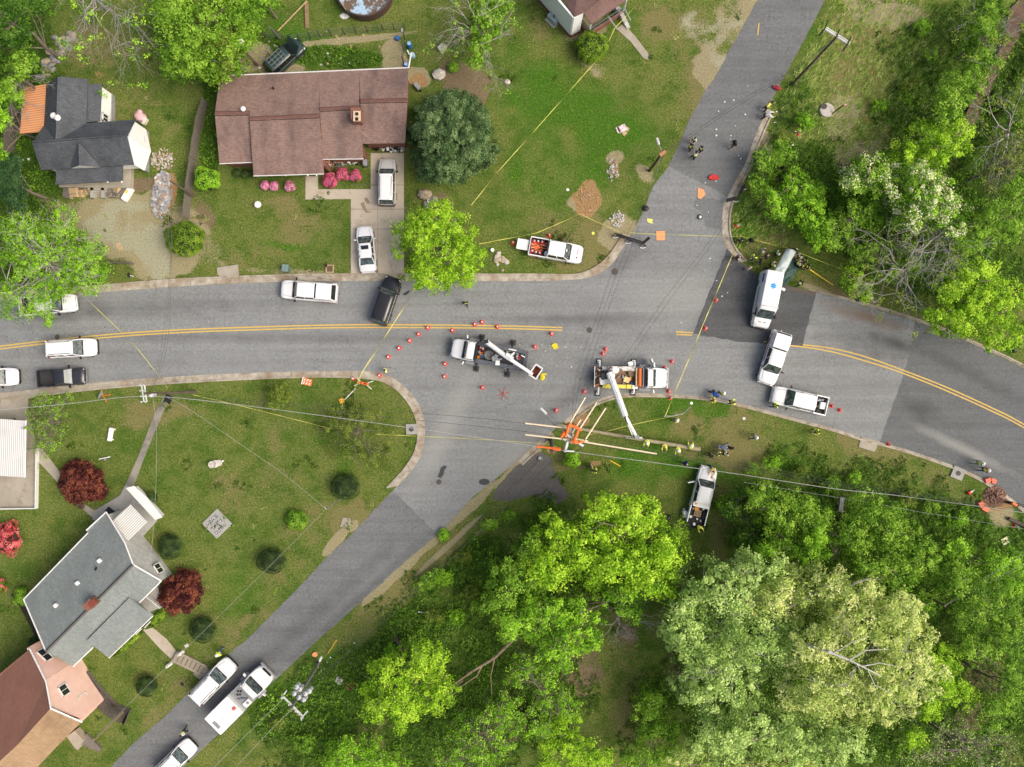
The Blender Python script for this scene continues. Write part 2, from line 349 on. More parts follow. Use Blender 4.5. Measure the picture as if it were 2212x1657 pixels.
m = {k: np.zeros(X.shape) for k in ('dirt', 'dry', 'lush', 'weed', 'litter', 'clay', 'gravel', 'dark')}
def B(k, *a):
    kw = min(1, (min(a[2], a[3]) / 45) ** 1.2); w = blob(X + (WX - X) * kw, Y + (WY - Y) * kw, *a); m[k] = np.maximum(m[k], np.clip(w + MOD * np.clip(w * 3, 0, 1) * (.45 if min(a[2], a[3]) < 16 else .9), 0, 1.2))
for a in [(300, 520, 150, 75, 10), (330, 570, 70, 60), (230, 470, 110, 50), (1260, 440, 30, 22), (1600, 60, 60, 90, -25, .8), (1560, 140, 45, 80, -25, .9), (1265, 90, 40, 50, 0, .6),
          (855, 110, 28, 50, 0, .95), (760, 82, 130, 7, -6, .9), (600, 150, 60, 25), (905, 160, 30, 30, 0, .95), (1280, 140, 50, 20, 30, .6), (560, 130, 40, 30), (1920, 30, 60, 40, 20, .7), (1540, 215, 15, 30, -25, .6),
          (1335, 495, 40, 35, 0, .75), (1122, 1012, 60, 12, -43, 1.2), (1022, 1094, 80, 11, -43, 1.2), (906, 1195, 90, 13, -43, 1.2), (830, 1266, 60, 11, -43, 1.2), (975, 1175, 110, 6, -42, 1), (345, 590, 50, 14, 0, 1.1), (1050, 1140, 30, 7, -40, .6), (728, 1175, 36, 11, -50, 1.1), (765, 1140, 14, 8, -45, .8),
          (1880, 688, 90, 9, 17, .85), (1760, 625, 40, 7, 15, .8), (2170, 1100, 40, 45, 0, .6), (1235, 905, 20, 10, -35, .8), (1640, 275, 14, 70, -25, .8), (1330, 345, 20, 15, 0, .8), (1390, 375, 20, 22, 0, .8), (830, 700, 10, 10, 0, 0),
          (1100, 170, 0.1, 0.1), (1840, 290, 60, 100, -20, .5), (620, 590, 100, 10, 3, .5), (880, 480, 20, 90, 0, .4), (160, 455, 90, 35, 0, .6), (260, 500, 120, 55, 10, 1.25), (345, 565, 26, 50, 8, 1.25)]: B('dirt', *a)
for a in [(620, 450, 120, 50, 10, .6), (1480, 120, 110, 170, -20, .7), (1380, 560, 110, 40, -10, .7), (1240, 520, 120, 70, 0, .6), (500, 540, 90, 50, 0, .55), (1580, 960, 110, 70, 10, .7), (1640, 930, 80, 50, 15, .6), (1850, 170, 110, 130, -20, .75),
          (1900, 300, 90, 110, 0, .7), (330, 905, 90, 35, 0, .6), (620, 950, 60, 60, 0, .5), (560, 1050, 120, 80, 0, .45), (1940, 1000, 150, 40, 18, .65), (2060, 1060, 90, 40, 30, .5), (1800, 640, 120, 30, 18, .7), (1650, 535, 60, 40, 0, .6),
          (300, 180, 120, 120, 0, .5), (230, 110, 100, 60, 0, .5), (660, 1170, 120, 60, -40, .5), (780, 1120, 80, 30, -40, .6), (560, 1330, 70, 50, -40, .55), (480, 1380, 50, 60, 0, .5), (1560, 1180, 30, 120, -10, .7), (1340, 1490, 60, 160, 5, .6),
          (1330, 640, 10, 10, 0, 0), (1140, 80, 60, 60, 0, .5), (860, 840, 60, 60, 0, .35), (400, 1470, 90, 60, -40, .4), (940, 1290, 60, 60, 0, .4), (1200, 1010, 40, 30, 0, .5), (450, 1540, 60, 40, 0, .5), (1880, 80, 70, 60, 0, .7), (2130, 1170, 60, 60, 0, .55), (340, 1540, 60, 20, -45, .5)]: B('dry', *a)
for a in [(1180, 230, 110, 130, 0, .75), (1300, 270, 110, 110, 0, .8), (1200, 380, 130, 80, 0, .7), (740, 115, 100, 30, 0, .95), (1340, 80, 60, 60, 0, .5), (1500, 900, 120, 40, 5, .8), (1450, 1010, 140, 60, 8, .85), (700, 1000, 90, 90, 0, .35), (1630, 600, 40, 40, 0, 0),
          (1600, 460, 30, 60, 0, .8), (1730, 80, 40, 90, -25, .8), (1700, 230, 60, 100, -20, .5), (620, 1520, 110, 60, -45, .9), (720, 1440, 80, 50, -40, .7), (600, 60, 90, 50, 0, .9), (1420, 480, 30, 60, 0, .4), (620, 510, 90, 22, 0, .6), (800, 480, 40, 20, 0, 0), (1380, 1560, 30, 120, 0, .5), (60, 250, 60, 160, 0, .8), (520, 1270, 50, 40, 0, .5), (1700, 970, 120, 40, 15, .55)]: B('lush', *a)
for a in [(1850, 450, 190, 110, 15, .95), (1700, 370, 60, 80, 0, .9), (1760, 440, 70, 70, 0, .9), (2080, 330, 190, 330, 0, .95), (2000, 1250, 320, 190, 10, 1), (1780, 1150, 190, 80, 10, .9), (1600, 1180, 40, 160, 0, .5), (1170, 1240, 240, 130, 0, .9), (1000, 1450, 260, 220, 0, 1), (1080, 1130, 90, 28, -20, .7),
          (700, 1520, 170, 120, -40, .85), (850, 1400, 120, 90, -40, .8), (40, 300, 90, 400, 0, .9), (1850, 1500, 450, 220, 0, 1), (480, 80, 130, 130, 0, .5), (1850, 1050, 200, 50, 15, .7), (960, 1230, 90, 60, -40, .75), (2060, 600, 190, 60, 15, .8), (740, 112, 95, 28, 0, .6), (1720, 230, 50, 90, -20, .6), (2120, 1250, 130, 160, 0, .9), (450, 300, 20, 120, 0, .8)]: B('weed', *a)
for a in [(1000, 180, 45, 80, 0, .95), (985, 300, 40, 120, 0, .8), (330, 395, 70, 25, 0, .6), (1255, 1010, 14, 8, 0, .5), (1350, 1330, 30, 60, 0, .75), (1260, 1400, 40, 120, 5, .8), (1450, 1450, 30, 40, 0, .6), (1600, 1130, 30, 80, -10, .5), (1140, 1340, 60, 80, 0, .7), (2100, 1480, 60, 110, 20, .7), (1850, 640, 60, 14, 16, .6), (970, 430, 40, 30, 0, .6), (430, 450, 30, 60, 0, .6), (1700, 390, 25, 15, 0, .8), (1110, 1500, 30, 120, 0, .6), (260, 560, 50, 30, 0, .6)]: B('litter', *a)
for a in [(1270, 430, 26, 26, 0, .95), (1262, 455, 16, 18, 0, .9), (1253, 912, 22, 20, 0, 1), (1328, 365, 10, 18, 0, .8), (365, 430, 16, 55, 5, .9), (905, 172, 22, 20, 0, .8), (1290, 1000, 20, 8, 0, .7), (2168, 1072, 38, 26, 0, .7), (1190, 975, 14, 10, 0, .9), (1640, 330, 16, 24, -20, .5), (215, 160, 14, 8, 0, .5), (1250, 895, 24, 7, 10, .6), (1700, 300, 2, 2)]: B('clay', *a)
for a in [(345, 570, 24, 50, 8, .95), (345, 530, 60, 60, 0, .6), (1600, 110, 50, 100, -25, .8), (1560, 60, 70, 60, 0, .7), (1325, 580, 6, 6, 0, 0)]: B('gravel', *a)
for a in [(250, 500, 120, 50, 8, .75), (330, 560, 50, 70, -10, .8)]: B('gravel', *a)
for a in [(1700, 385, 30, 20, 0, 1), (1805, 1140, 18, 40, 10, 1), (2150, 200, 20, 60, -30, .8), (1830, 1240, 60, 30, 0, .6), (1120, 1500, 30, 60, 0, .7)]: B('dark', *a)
CREEK = [(2260, -60), (2187, 15), (2170, 97), (2136, 150), (2097, 233), (2060, 300), (2075, 330), (2112, 262), (2142, 194), (2162, 150), (2192, 100), (2225, 48), (2300, -60)]
sv = np.clip(blob(X, Y, 900, 1232, 330, 42, -43, 1.0), 0, 1); B('dry', 900, 1232, 300, 34, -43, .6)
m['weed'] = np.clip((m['weed'] - 1.3 * m['dirt']) * (1 - .8 * sv), 0, 1.2)
road_in = inpoly(X, Y, ROAD)
mc = np.clip(blob(X, Y, 2150, 150, 45, 190, 24, 1.2), 0, 1)
Z = -.9 * mc
rough = np.clip(m['weed'], 0, 1) * (1 - mc)
Z += rough * .12 * (np.sin(X * 1.7 + np.sin(Y * .9)) * np.cos(Y * 1.3 + np.sin(X * .7)))
near = road_in.copy()
for _ in range(4):
    near = near | np.roll(near, 1, 0) | np.roll(near, -1, 0) | np.roll(near, 1, 1) | np.roll(near, -1, 1)
Z[near] = 0
Z[road_in] = -.03
def fast_mesh(name, V, F, mat, parent=None, tint=None, smooth=False):
    me = bpy.data.meshes.new(name); V = np.asarray(V, np.float32); F = np.asarray(F, np.int32); k = F.shape[1]
    me.vertices.add(len(V)); me.vertices.foreach_set('co', V.ravel())
    me.loops.add(F.size); me.loops.foreach_set('vertex_index', F.ravel())
    me.polygons.add(len(F)); me.polygons.foreach_set('loop_start', np.arange(0, F.size, k, dtype=np.int32))
    me.polygons.foreach_set('loop_total', np.full(len(F), k, np.int32)); me.update(calc_edges=True)
    if tint is not None:
        at = me.attributes.new('tint', 'FLOAT', 'FACE'); at.data.foreach_set('value', np.asarray(tint, np.float32))
    if smooth: me.polygons.foreach_set('use_smooth', np.ones(len(F), bool))
    me.materials.append(MATS[mat] if isinstance(mat, str) else mat)
    o = bpy.data.objects.new(name, me); C.objects.link(o)
    if parent is not None: o.parent = parent; KIDS.setdefault(parent.name, []).append(o)
    return o
ny, nx = X.shape; idx = np.arange(nx * ny).reshape(ny, nx)
F = np.stack([idx[:-1, :-1], idx[:-1, 1:], idx[1:, 1:], idx[1:, :-1]], -1).reshape(-1, 4)
n = NT('ground_cover_soil', .95, .15)
def attr(nm):
    a = n.new('ShaderNodeAttribute'); a.attribute_name = nm; return a
a1 = attr('m1'); a2 = attr('m2'); s1 = n.new('ShaderNodeSeparateColor'); n.put(s1.inputs[0], a1.outputs['Color']); s2 = n.new('ShaderNodeSeparateColor'); n.put(s2.inputs[0], a2.outputs['Color'])
fine = n.noise(5.5, 5, .75); vf = n.noise(16, 3, .8); mid = n.noise(1.1, 5, .65); big = n.noise(.16, 4, .6); big2 = n.noise(.09, 3, .6, n.map((1, 1, 1), loc=(40, 3, 0)))
g = n.ramp(fine, [(.3, (.020, .036, .007)), (.44, (.055, .084, .016)), (.56, (.098, .130, .032)), (.7, (.20, .20, .075))])
g = n.mix(n.math('MULTIPLY', n.step(mid, .42, .62), .5), g, n.ramp(fine, [(.32, (.03, .034, .012)), (.5, (.085, .10, .03)), (.68, (.22, .20, .10))]))
g = n.mix(n.math('MULTIPLY', n.step(big, .4, .62), .55), g, n.ramp(fine, [(.3, (.045, .060, .014)), (.5, (.11, .118, .034)), (.75, (.26, .225, .10))]))
g = n.mix(n.math('MULTIPLY', n.step(big2, .45, .6), .35), g, n.ramp(fine, [(.3, (.014, .040, .004)), (.7, (.05, .115, .012))]))
blot = n.noise(.45, 4, .7, n.map((1, 1, 1), loc=(3, 70, 0)))
g = n.mix(n.math('MULTIPLY', n.step(blot, .46, .62), .38), g, n.ramp(fine, [(.32, (.05, .055, .02)), (.5, (.13, .135, .05)), (.68, (.27, .24, .13))]))
g = n.mix(n.math('MULTIPLY', n.step(blot, .5, .36), .6), g, n.ramp(fine, [(.3, (.012, .032, .004)), (.5, (.035, .075, .01)), (.7, (.08, .13, .02))]))
g = n.mix(1.0, g, (1.42, 1.40, 1.25), 'MULTIPLY')
def layer(c, mask, amount, lo, hi, stops, tex=None):
    f = n.math('ADD', mask, n.math('MULTIPLY', n.math('SUBTRACT', n.math('ADD', n.math('MULTIPLY', mid, .5), n.math('MULTIPLY', fine, .5)), .5), amount))
    return n.mix(n.step(f, lo, hi), c, n.ramp(tex or fine, stops))
g = layer(g, s1.outputs[2], 1.8, .3, 1.1, [(.3, (.018, .052, .004)), (.48, (.052, .135, .012)), (.7, (.13, .22, .03))])
g = layer(g, s1.outputs[1], 2.2, .36, .8, [(.25, (.10, .11, .035)), (.5, (.20, .17, .075)), (.8, (.36, .29, .16))])
g = layer(g, a1.outputs['Alpha'], 1.6, .3, .8, [(.28, (.016, .038, .005)), (.5, (.05, .105, .012)), (.75, (.13, .21, .035))])
g = layer(g, s2.outputs[0], 1.5, .4, .7, [(.25, (.09, .06, .04)), (.5, (.20, .14, .10)), (.8, (.38, .27, .21))])
g = layer(g, s1.outputs[0], 1.2, .28, .6, [(.2, (.17, .13, .08)), (.5, (.33, .265, .18)), (.8, (.50, .43, .32))])
g = layer(g, s2.outputs[2], 1.3, .4, .7, [(.25, (.22, .19, .15)), (.5, (.37, .33, .265)), (.8, (.54, .49, .41))])
g = layer(g, s2.outputs[1], 1.2, .4, .62, [(.25, (.20, .10, .05)), (.5, (.36, .20, .11)), (.8, (.60, .42, .28))])
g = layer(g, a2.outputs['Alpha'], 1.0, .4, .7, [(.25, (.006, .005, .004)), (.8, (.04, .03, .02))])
g = n.mix(1.0, g, (.93, 1.02, .85), 'MULTIPLY')
# tiny dead-leaf and daisy flecks
g = n.mix(n.math('MULTIPLY', n.step(vf, .66, .73), .5), g, (.42, .40, .26)); g = n.mix(n.math('MULTIPLY', n.step(vf, .33, .28), .6), g, (.012, .022, .005))
n.col(g); n.bump(n.math('ADD', fine, vf), .6, .12); MATS['ground'] = n.m
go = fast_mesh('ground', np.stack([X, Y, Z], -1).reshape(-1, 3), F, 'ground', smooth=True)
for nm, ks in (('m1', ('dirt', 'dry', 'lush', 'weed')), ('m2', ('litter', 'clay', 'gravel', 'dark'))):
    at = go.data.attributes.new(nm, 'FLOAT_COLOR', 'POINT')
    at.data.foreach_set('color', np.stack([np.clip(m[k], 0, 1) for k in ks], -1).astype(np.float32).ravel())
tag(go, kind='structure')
wm = NT('muddy_water', .12, .5); wm.col(wm.ramp(wm.noise(.8, 4), [(.3, (.06, .032, .016)), (.7, (.13, .075, .04))])); wm.bump(wm.noise(3, 3), .2, .03); MATS['muddy_water'] = wm.m
tag(cut(MB(), PP(CREEK), -.45).build('creek', 'muddy_water'), kind='structure')
tag(cut(MB(), PP([(1795, 1110), (1822, 1105), (1826, 1150), (1812, 1200), (1788, 1215), (1780, 1160)]), .02).build('creek', 'muddy_water'), kind='structure')
# ---------------------------------------------------------------- concrete slabs, drives, paths
def conc(name, c1, c2, stain=(.2, .16, .11), j=0.0):
    n = NT(name, .85, .3); a = n.noise(.5, 5, .65); b = n.noise(7, 4, .75)
    c = n.ramp(a, [(.3, c1), (.65, c2)]); c = n.mix(n.math('MULTIPLY', n.step(n.noise(.9, 4, .7, n.map((1, 1, 1), loc=(9, 2, 0))), .55, .7), .5), c, stain)
    c = n.mix(n.math('MULTIPLY', b, .25), c, (.2, .18, .15)); n.col(c); n.bump(b, .2, .01); MATS[name] = n.m
conc('drive_concrete', (.44, .38, .29), (.52, .46, .37)); conc('old_concrete', (.30, .27, .21), (.42, .38, .31)); conc('grey_concrete', (.30, .30, .28), (.40, .40, .37)); conc('dark_walk', (.15, .14, .12), (.30, .28, .23), (.09, .085, .075))
def slab(name, pts, mat, z1=.05, z0=-.05): return tag(MB().prism(PP(pts), z0, z1).build(name, mat), kind='structure')
seam = M('seam_dirt', (.14, .12, .09))
slab('driveway', [(758, 409), (758, 592), (873, 592), (872.6, 331), (801, 331), (801, 409)], 'drive_concrete')
for yy in (495, 452, 400):
    tag(MB().strip(PP([(759, yy), (872, yy)]), .05, .05, .003).build('driveway_joint', seam), kind='structure')
tag(MB().strip(PP([(816, 410), (816, 590)]), .03, .05, .003).build('driveway_joint', seam), kind='structure')
slab('path', [(660, 381), (687, 381), (687, 409), (758, 409), (758, 430), (660, 431)], 'drive_concrete', .045)
slab('path', [(366, 861), (355, 856), (336, 890), (298, 988), (271, 1048), (288, 1053), (312, 988), (352, 892), (372, 852)], 'dark_walk', .045)
slab('path', [(84, 968), (92, 970), (131, 1021), (125, 1042), (84, 998)], 'old_concrete', .04)
slab('path', [(160, 1078), (207, 1103), (202, 1120), (155, 1078)], 'old_concrete', .04)
slab('patio', [(271, 1048), (288, 1053), (302, 1062), (340, 1125), (290, 1180), (255, 1150), (200, 1122), (205, 1103), (260, 1070)], 'grey_concrete', .06)
slab('carport_floor', [(-60, 853), (60, 845), (62, 905), (84, 970), (82, 1096), (-60, 1100)], 'old_concrete', .05)
slab('path', [(309, 1360), (326, 1352), (360, 1380), (390, 1418), (378, 1430), (345, 1400)], 'drive_concrete', .05)
slab('path', [(1331, 62), (1347, 52), (1372, 78), (1405, 122), (1400, 129), (1390, 126), (1362, 90)], 'old_concrete', .04)
slab('sidewalk', [(-60, 856), (60, 848), (237, 829), (237, 838), (88, 855), (60, 862), (-60, 868)], 'old_concrete', .03)
slab('concrete_pad', [(469, 578), (514, 572), (517, 596), (481, 603), (470, 592)], 'old_concrete', .08)
def labelled(name, label, cat, mb, mat, group=None): return tag(mb.build(name, mat), label, cat, group)
labelled('concrete_slab', 'tilted pale concrete slab on the grass verge by the curved kerb of the uphill street', 'slab', MB().prism(PP([(1647, 317), (1664, 322), (1684, 334), (1680, 350), (1672, 349), (1638, 336)]), -.03, .14), 'old_concrete')
labelled('concrete_slab', 'cracked pair of square pinkish slabs at the lower kerb near a lone cone', 'slab', MB().prism(PP([(1860, 944), (1898, 953), (1893, 968), (1888, 976), (1868, 970), (1854, 965)]), -.03, .09), 'old_concrete')
labelled('concrete_slab', 'small rough slab in the grass where the side street verge is worn to dirt', 'slab', MB().prism(PP([(741, 1118), (758, 1120), (756, 1140), (735, 1138)]), -.03, .08), 'old_concrete')
iron = M('cast_iron', (.07, .06, .055), .7, .3, 12)
def manhole(px, py, r, label, z=.012):
    t = thing('manhole_cover', label, 'manhole cover', P(px, py), group='manhole covers in the roads')
    MB().lathe([(r, z), (r, z + .008), (r * .9, z + .01)], 20).build('rim', M('manhole_ring', (.12, .12, .12), .8), t)
    MB().lathe([(r * .84, z + .002), (r * .84, z + .014), (r * .3, z + .016)], 20).build('lid', iron, t)
manhole(1273, 713, .33, 'dark manhole cover in the road just right of the end of the double yellow line')
manhole(1328, 587, .4, 'large grey manhole cover beside the curved kerb below the fallen black street lamp')
manhole(948, 1041, .3, 'manhole cover in the side street below the branching tar patch')
manhole(124, 728, .3, 'manhole cover above the yellow line near the white car with the black rear window', .016)
def drain(px, py, w, rz, label):
    t = thing('drain_slab', label, 'drain cover', P(px, py), rz, group='square concrete drain tops with iron lids')
    MB().box((0, 0, .07), (w, w * .95, .2), bev=.03).build('concrete_top', MATS['grey_concrete'], t)
    MB().lathe([(.27, .16), (.27, .19), (.2, .195)], 16).build('lid', iron, t)
drain(889, 927, 1.2, R(2), 'square concrete drain top with dark lid inside the curved kerb of the grass corner')
drain(2068, 1022, 1.35, R(-22), 'square concrete drain top on the lower right verge beside two walking workers')
tar = M('tar', (.045, .045, .048), .6)
tag(cut(MB(), PP([(945, 1030), (950, 1018), (952, 1010), (960, 1005), (966, 1008), (960, 1016), (958, 1026), (952, 1033)]), .014).build('tar_patch', tar), kind='structure')
tag(cut(MB(), [P(1046 + 12 * math.cos(a), 1041 + 7 * math.sin(a)) for a in np.linspace(0, 6, 12)], .014).build('tar_patch', tar), kind='structure')
tag(cut(MB(), PP([(1033 + 70, 0)] * 0 + [(871, 634), (882, 628), (888, 627), (880, 636), (872, 639)]), .014).build('wet_patch', tar), kind='structure')
brown = M('oil_stain', (.26, .19, .12), .7)
for q in ([(779, 440), (786, 436), (790, 448), (793, 456), (806, 458), (792, 460), (784, 453)], [(787, 428), (793, 427), (799, 437), (795, 441), (789, 436)]):
    tag(cut(MB(), PP(q), .0545).build('oil_stain', brown), kind='structure')
# ---------------------------------------------------------------- vegetation
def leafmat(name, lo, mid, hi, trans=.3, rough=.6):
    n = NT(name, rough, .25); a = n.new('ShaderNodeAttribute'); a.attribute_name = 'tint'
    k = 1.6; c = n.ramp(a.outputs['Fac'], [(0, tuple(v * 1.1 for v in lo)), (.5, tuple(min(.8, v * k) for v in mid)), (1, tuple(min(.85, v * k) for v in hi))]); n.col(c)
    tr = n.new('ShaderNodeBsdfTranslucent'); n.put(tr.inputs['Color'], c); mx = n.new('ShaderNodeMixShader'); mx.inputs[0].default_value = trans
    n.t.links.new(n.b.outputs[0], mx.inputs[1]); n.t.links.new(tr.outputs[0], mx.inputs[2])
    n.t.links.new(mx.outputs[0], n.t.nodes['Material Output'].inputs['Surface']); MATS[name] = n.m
leafmat('leaf_bright', (.04, .13, .004), (.145, .31, .012), (.30, .50, .04))
leafmat('leaf_lime', (.06, .15, .004), (.205, .38, .012), (.38, .58, .045))
leafmat('leaf_mid', (.045, .12, .005), (.12, .25, .014), (.25, .39, .045))
leafmat('leaf_dark', (.014, .05, .004), (.042, .115, .009), (.11, .20, .025))
leafmat('leaf_pale', (.13, .21, .045), (.255, .385, .085), (.43, .54, .19))
leafmat('leaf_straw', (.19, .25, .05), (.335, .44, .10), (.52, .60, .23))
leafmat('leaf_blue', (.026, .062, .018), (.070, .135, .042), (.19, .26, .11))
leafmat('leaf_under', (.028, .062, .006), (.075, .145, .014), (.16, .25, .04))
leafmat('leaf_olive', (.045, .075, .006), (.11, .17, .015), (.22, .27, .05))
leafmat('leaf_red', (.030, .007, .008), (.085, .018, .016), (.26, .085, .04), .2)
leafmat('leaf_box', (.008, .022, .005), (.024, .050, .010), (.07, .11, .025), .1)
leafmat('leaf_bush', (.03, .07, .003), (.09, .17, .010), (.22, .31, .03))
leafmat('flower_pink', (.06, .05, .02), (.40, .05, .12), (.52, .17, .26), .1)
leafmat('flower_hotpink', (.10, .08, .03), (.42, .12, .22), (.56, .32, .40), .1)
leafmat('flower_coral', (.30, .03, .03), (.62, .07, .08), (.80, .22, .20), .2)
leafmat('flower_cream', (.28, .31, .12), (.50, .51, .27), (.56, .56, .40), .1)
leafmat('leaf_conifer', (.012, .035, .012), (.030, .075, .022), (.07, .14, .04), .2)
bark = M('bark', (.20, .165, .13), .9, .3, 3, .4); bark_pale = M('bark_pale', (.42, .40, .36), .85, .25, 3, .3); bark_dark = M('bark_dark', (.09, .075, .06), .9, .3, 3, .3)
twig = M('twig', (.42, .39, .36), .9, .25, 3)
def leaves(cen, rad, n, leaf, tint, up=.65, flat=.8, shell=.5, jt=.32):
    """leaf quads round clump centres -> vertices, faces, tints"""
    cen = np.repeat(np.asarray(cen, float), n, 0); rad = np.repeat(np.asarray(rad, float), n); tn = np.repeat(np.asarray(tint, float), n); k = len(cen)
    d = RS.normal(size=(k, 3)); d[:, 2] = np.abs(d[:, 2]) * .9 - .18; d /= np.linalg.norm(d, axis=1)[:, None]
    rr = rad * (shell + (1 - shell) * RS.rand(k) ** .7) * (1 + .25 * RS.normal(size=k))
    p = cen + d * rr[:, None] * np.array([1, 1, flat * .8])
    nn = d * .55 + np.array([0, 0, up]) + RS.normal(size=(k, 3)) * .5; nn /= np.linalg.norm(nn, axis=1)[:, None]
    t = np.cross(nn, RS.normal(size=(k, 3))); t /= np.linalg.norm(t, axis=1)[:, None]; b = np.cross(nn, t)
    s = leaf * (.65 + .7 * RS.rand(k))[:, None]
    V = np.stack([p - t * s * .5, p + b * s * .33 + t * s * .05, p + t * s * .55, p - b * s * .33 + t * s * .05], 1).reshape(-1, 3)
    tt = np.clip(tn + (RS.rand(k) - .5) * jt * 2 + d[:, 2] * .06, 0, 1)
    return V, tt
def quads(V): return np.arange(len(V)).reshape(-1, 4)
LOCAL = {}
def tree(label, lobes, h, leafm, cat='tree', name='tree', group=None, barkm=None, n=46, leaf=.27, clump=.62, dens=1.0, spread=.5, twigs=0.0, trunk=None, lean=None, accent=None, acc=0.12, low=None, cvar=.3, tr=None):
    """lobes: (px,py,rx,ry) ellipses of the crown as seen in the photo; h: height of the crown top (m)"""
    barkm = barkm or bark; zc = h * .72; lobes = [tuple(l) for l in lobes]
    wsum = sum(l[2] * l[3] for l in lobes); cxp = sum(l[0] * l[2] * l[3] for l in lobes) / wsum; cyp = sum(l[1] * l[2] * l[3] for l in lobes) / wsum
    base = P(*trunk, 0) if trunk else P(cxp, cyp, zc); base.z = 0
    t = thing(name, label, cat, base, group=group); cs = []; rs = []; tn = []
    for li, (px, py, rx, ry) in enumerate(lobes):
        c = P(px, py, zc); A = rx / SC * (CAMH - zc) / CAMH; Bq = ry / SC * (CAMH - zc) / CAMH
        cnt = max(6, int(dens * math.pi * A * Bq / (clump * clump) * .95)); ph = RS.rand(4) * 6.28
        for _ in range(cnt):
            a = RS.rand() * 6.283; r = RS.rand() ** .5; edge = 1 + .13 * math.sin(3 * a + ph[0]) + .10 * math.sin(5 * a + ph[1]) + .07 * math.sin(9 * a + ph[2])
            u = min(r * edge, 1.12); hz = h * (.98 - spread * (u ** 2.2) * .7) - RS.rand() ** 1.3 * min(h * spread * .75, 5) - RS.rand() * .3
            hz = max(hz, (low or .6)); k = (CAMH - hz) / (CAMH - zc)
            cs.append(((c.x + A * .93 * u * math.cos(a)) * k, (c.y + Bq * .93 * u * math.sin(a)) * k, hz)); rs.append(clump * (.42 + 1.05 * RS.rand() ** 1.3))
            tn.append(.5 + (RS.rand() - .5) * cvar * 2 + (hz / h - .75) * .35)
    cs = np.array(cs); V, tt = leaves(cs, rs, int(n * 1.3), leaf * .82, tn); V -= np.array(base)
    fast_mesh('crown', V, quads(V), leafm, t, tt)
    if accent:
        sel = RS.rand(len(cs)) < acc; 
        if sel.any():
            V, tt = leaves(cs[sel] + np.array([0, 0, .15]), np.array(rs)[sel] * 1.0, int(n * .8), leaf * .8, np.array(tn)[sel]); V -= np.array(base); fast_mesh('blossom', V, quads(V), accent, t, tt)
    # trunk and limbs
    mb = MB(); r0 = max(.06, h * .021) if tr is None else tr; top = Vector((cs[:, 0].mean(), cs[:, 1].mean(), h * .8)); b = Vector(base)
    mids = [b + (top - b) * f + Vector((RS.normal() * .12, RS.normal() * .12, 0)) * h * .12 for f in (.3, .55, .8)]
    mb.off = b; mb.tube([b, *mids, top], [r0, r0 * .8, r0 * .62, r0 * .4, r0 * .12], 7)
    order = RS.permutation(len(cs)); nl = min(len(cs), 7 + int(len(cs) * (.1 + twigs)), 260); limbs = []
    for i in order[:nl]:
        e = Vector(cs[i]) + Vector((0, 0, .1)); s = (mids + [top])[RS.randint(0, 3)]
        if limbs and RS.rand() < .6:
            j = min(limbs, key=lambda q: (q[1] - e).length); s = j[1] if (j[1] - e).length < (s - e).length else s
        m1 = s.lerp(e, .5) + Vector((RS.normal() * .1, RS.normal() * .1, .1)) * (e - s).length * .6
        L = (e - s).length; q = min(r0 * .4, .02 + L * .014); mb.tube([s, m1, e], [q, q * .6, .012], 4, False); limbs.append((s, m1))
    mb2 = mb
    if twigs:
        mt = mb2
        for i in order[:int(len(cs) * twigs * 2)]:
            e = Vector(cs[i])
            for _ in range(3):
                d = Vector((RS.normal(), RS.normal(), abs(RS.normal()) * .5)).normalized() * clump * (1.2 + RS.rand()); mt.tube([e, e + d * .5 + Vector(RS.normal(size=3) * .08), e + d], [.022, .014, .008], 3, False)
    mb.build('trunk', barkm, t, fix=False)
    return t
def bare_tree(label, root, tips, h, name='bare_tree', spread=1.0, green=None, m=None, depth=4, r0=.16, gd=.5):
    """root, tips in image px: leafless limbs reaching out"""
    b = P(*root); t = thing(name, label, 'tree', b); mb = MB(); mb.off = Vector(b); ends = []
    def grow(p, d, L, r, lv):
        q = p + d * L * .5 + Vector(RS.normal(size=3) * L * .07); e = p + d * L + Vector(RS.normal(size=3) * L * .08)
        mb.tube([p, q, e], [r, r * .75, r * .5], 5 if lv < 2 else 3, False)
        if lv >= depth: ends.append(e); return
        for k in range(3 if lv < depth - 1 else 4):
            dd = (d + Vector((RS.normal(), RS.normal(), RS.normal() * .4)) * .55).normalized(); grow(e if k else q, dd, L * (.55 + RS.rand() * .25), r * .48, lv + 1)
    fork = Vector((b.x, b.y, h * .35)); mb.tube([b, fork], [r0, r0 * .8], 8)
    for px, py, hz in tips:
        e = P(px, py, hz); d = e - fork; grow(fork, d.normalized(), d.length * .5, r0 * .55, 1)
    mb.build('branches', m or twig, t, fix=False)
    if green:
        cs = np.array([tuple(e) for e in ends]); cs = cs[RS.rand(len(cs)) < gd]; V, tt = leaves(cs, [.35] * len(cs), 14, .2, RS.rand(len(cs))); V -= np.array(b); fast_mesh('crown', V, quads(V), green, t, tt)
    return t
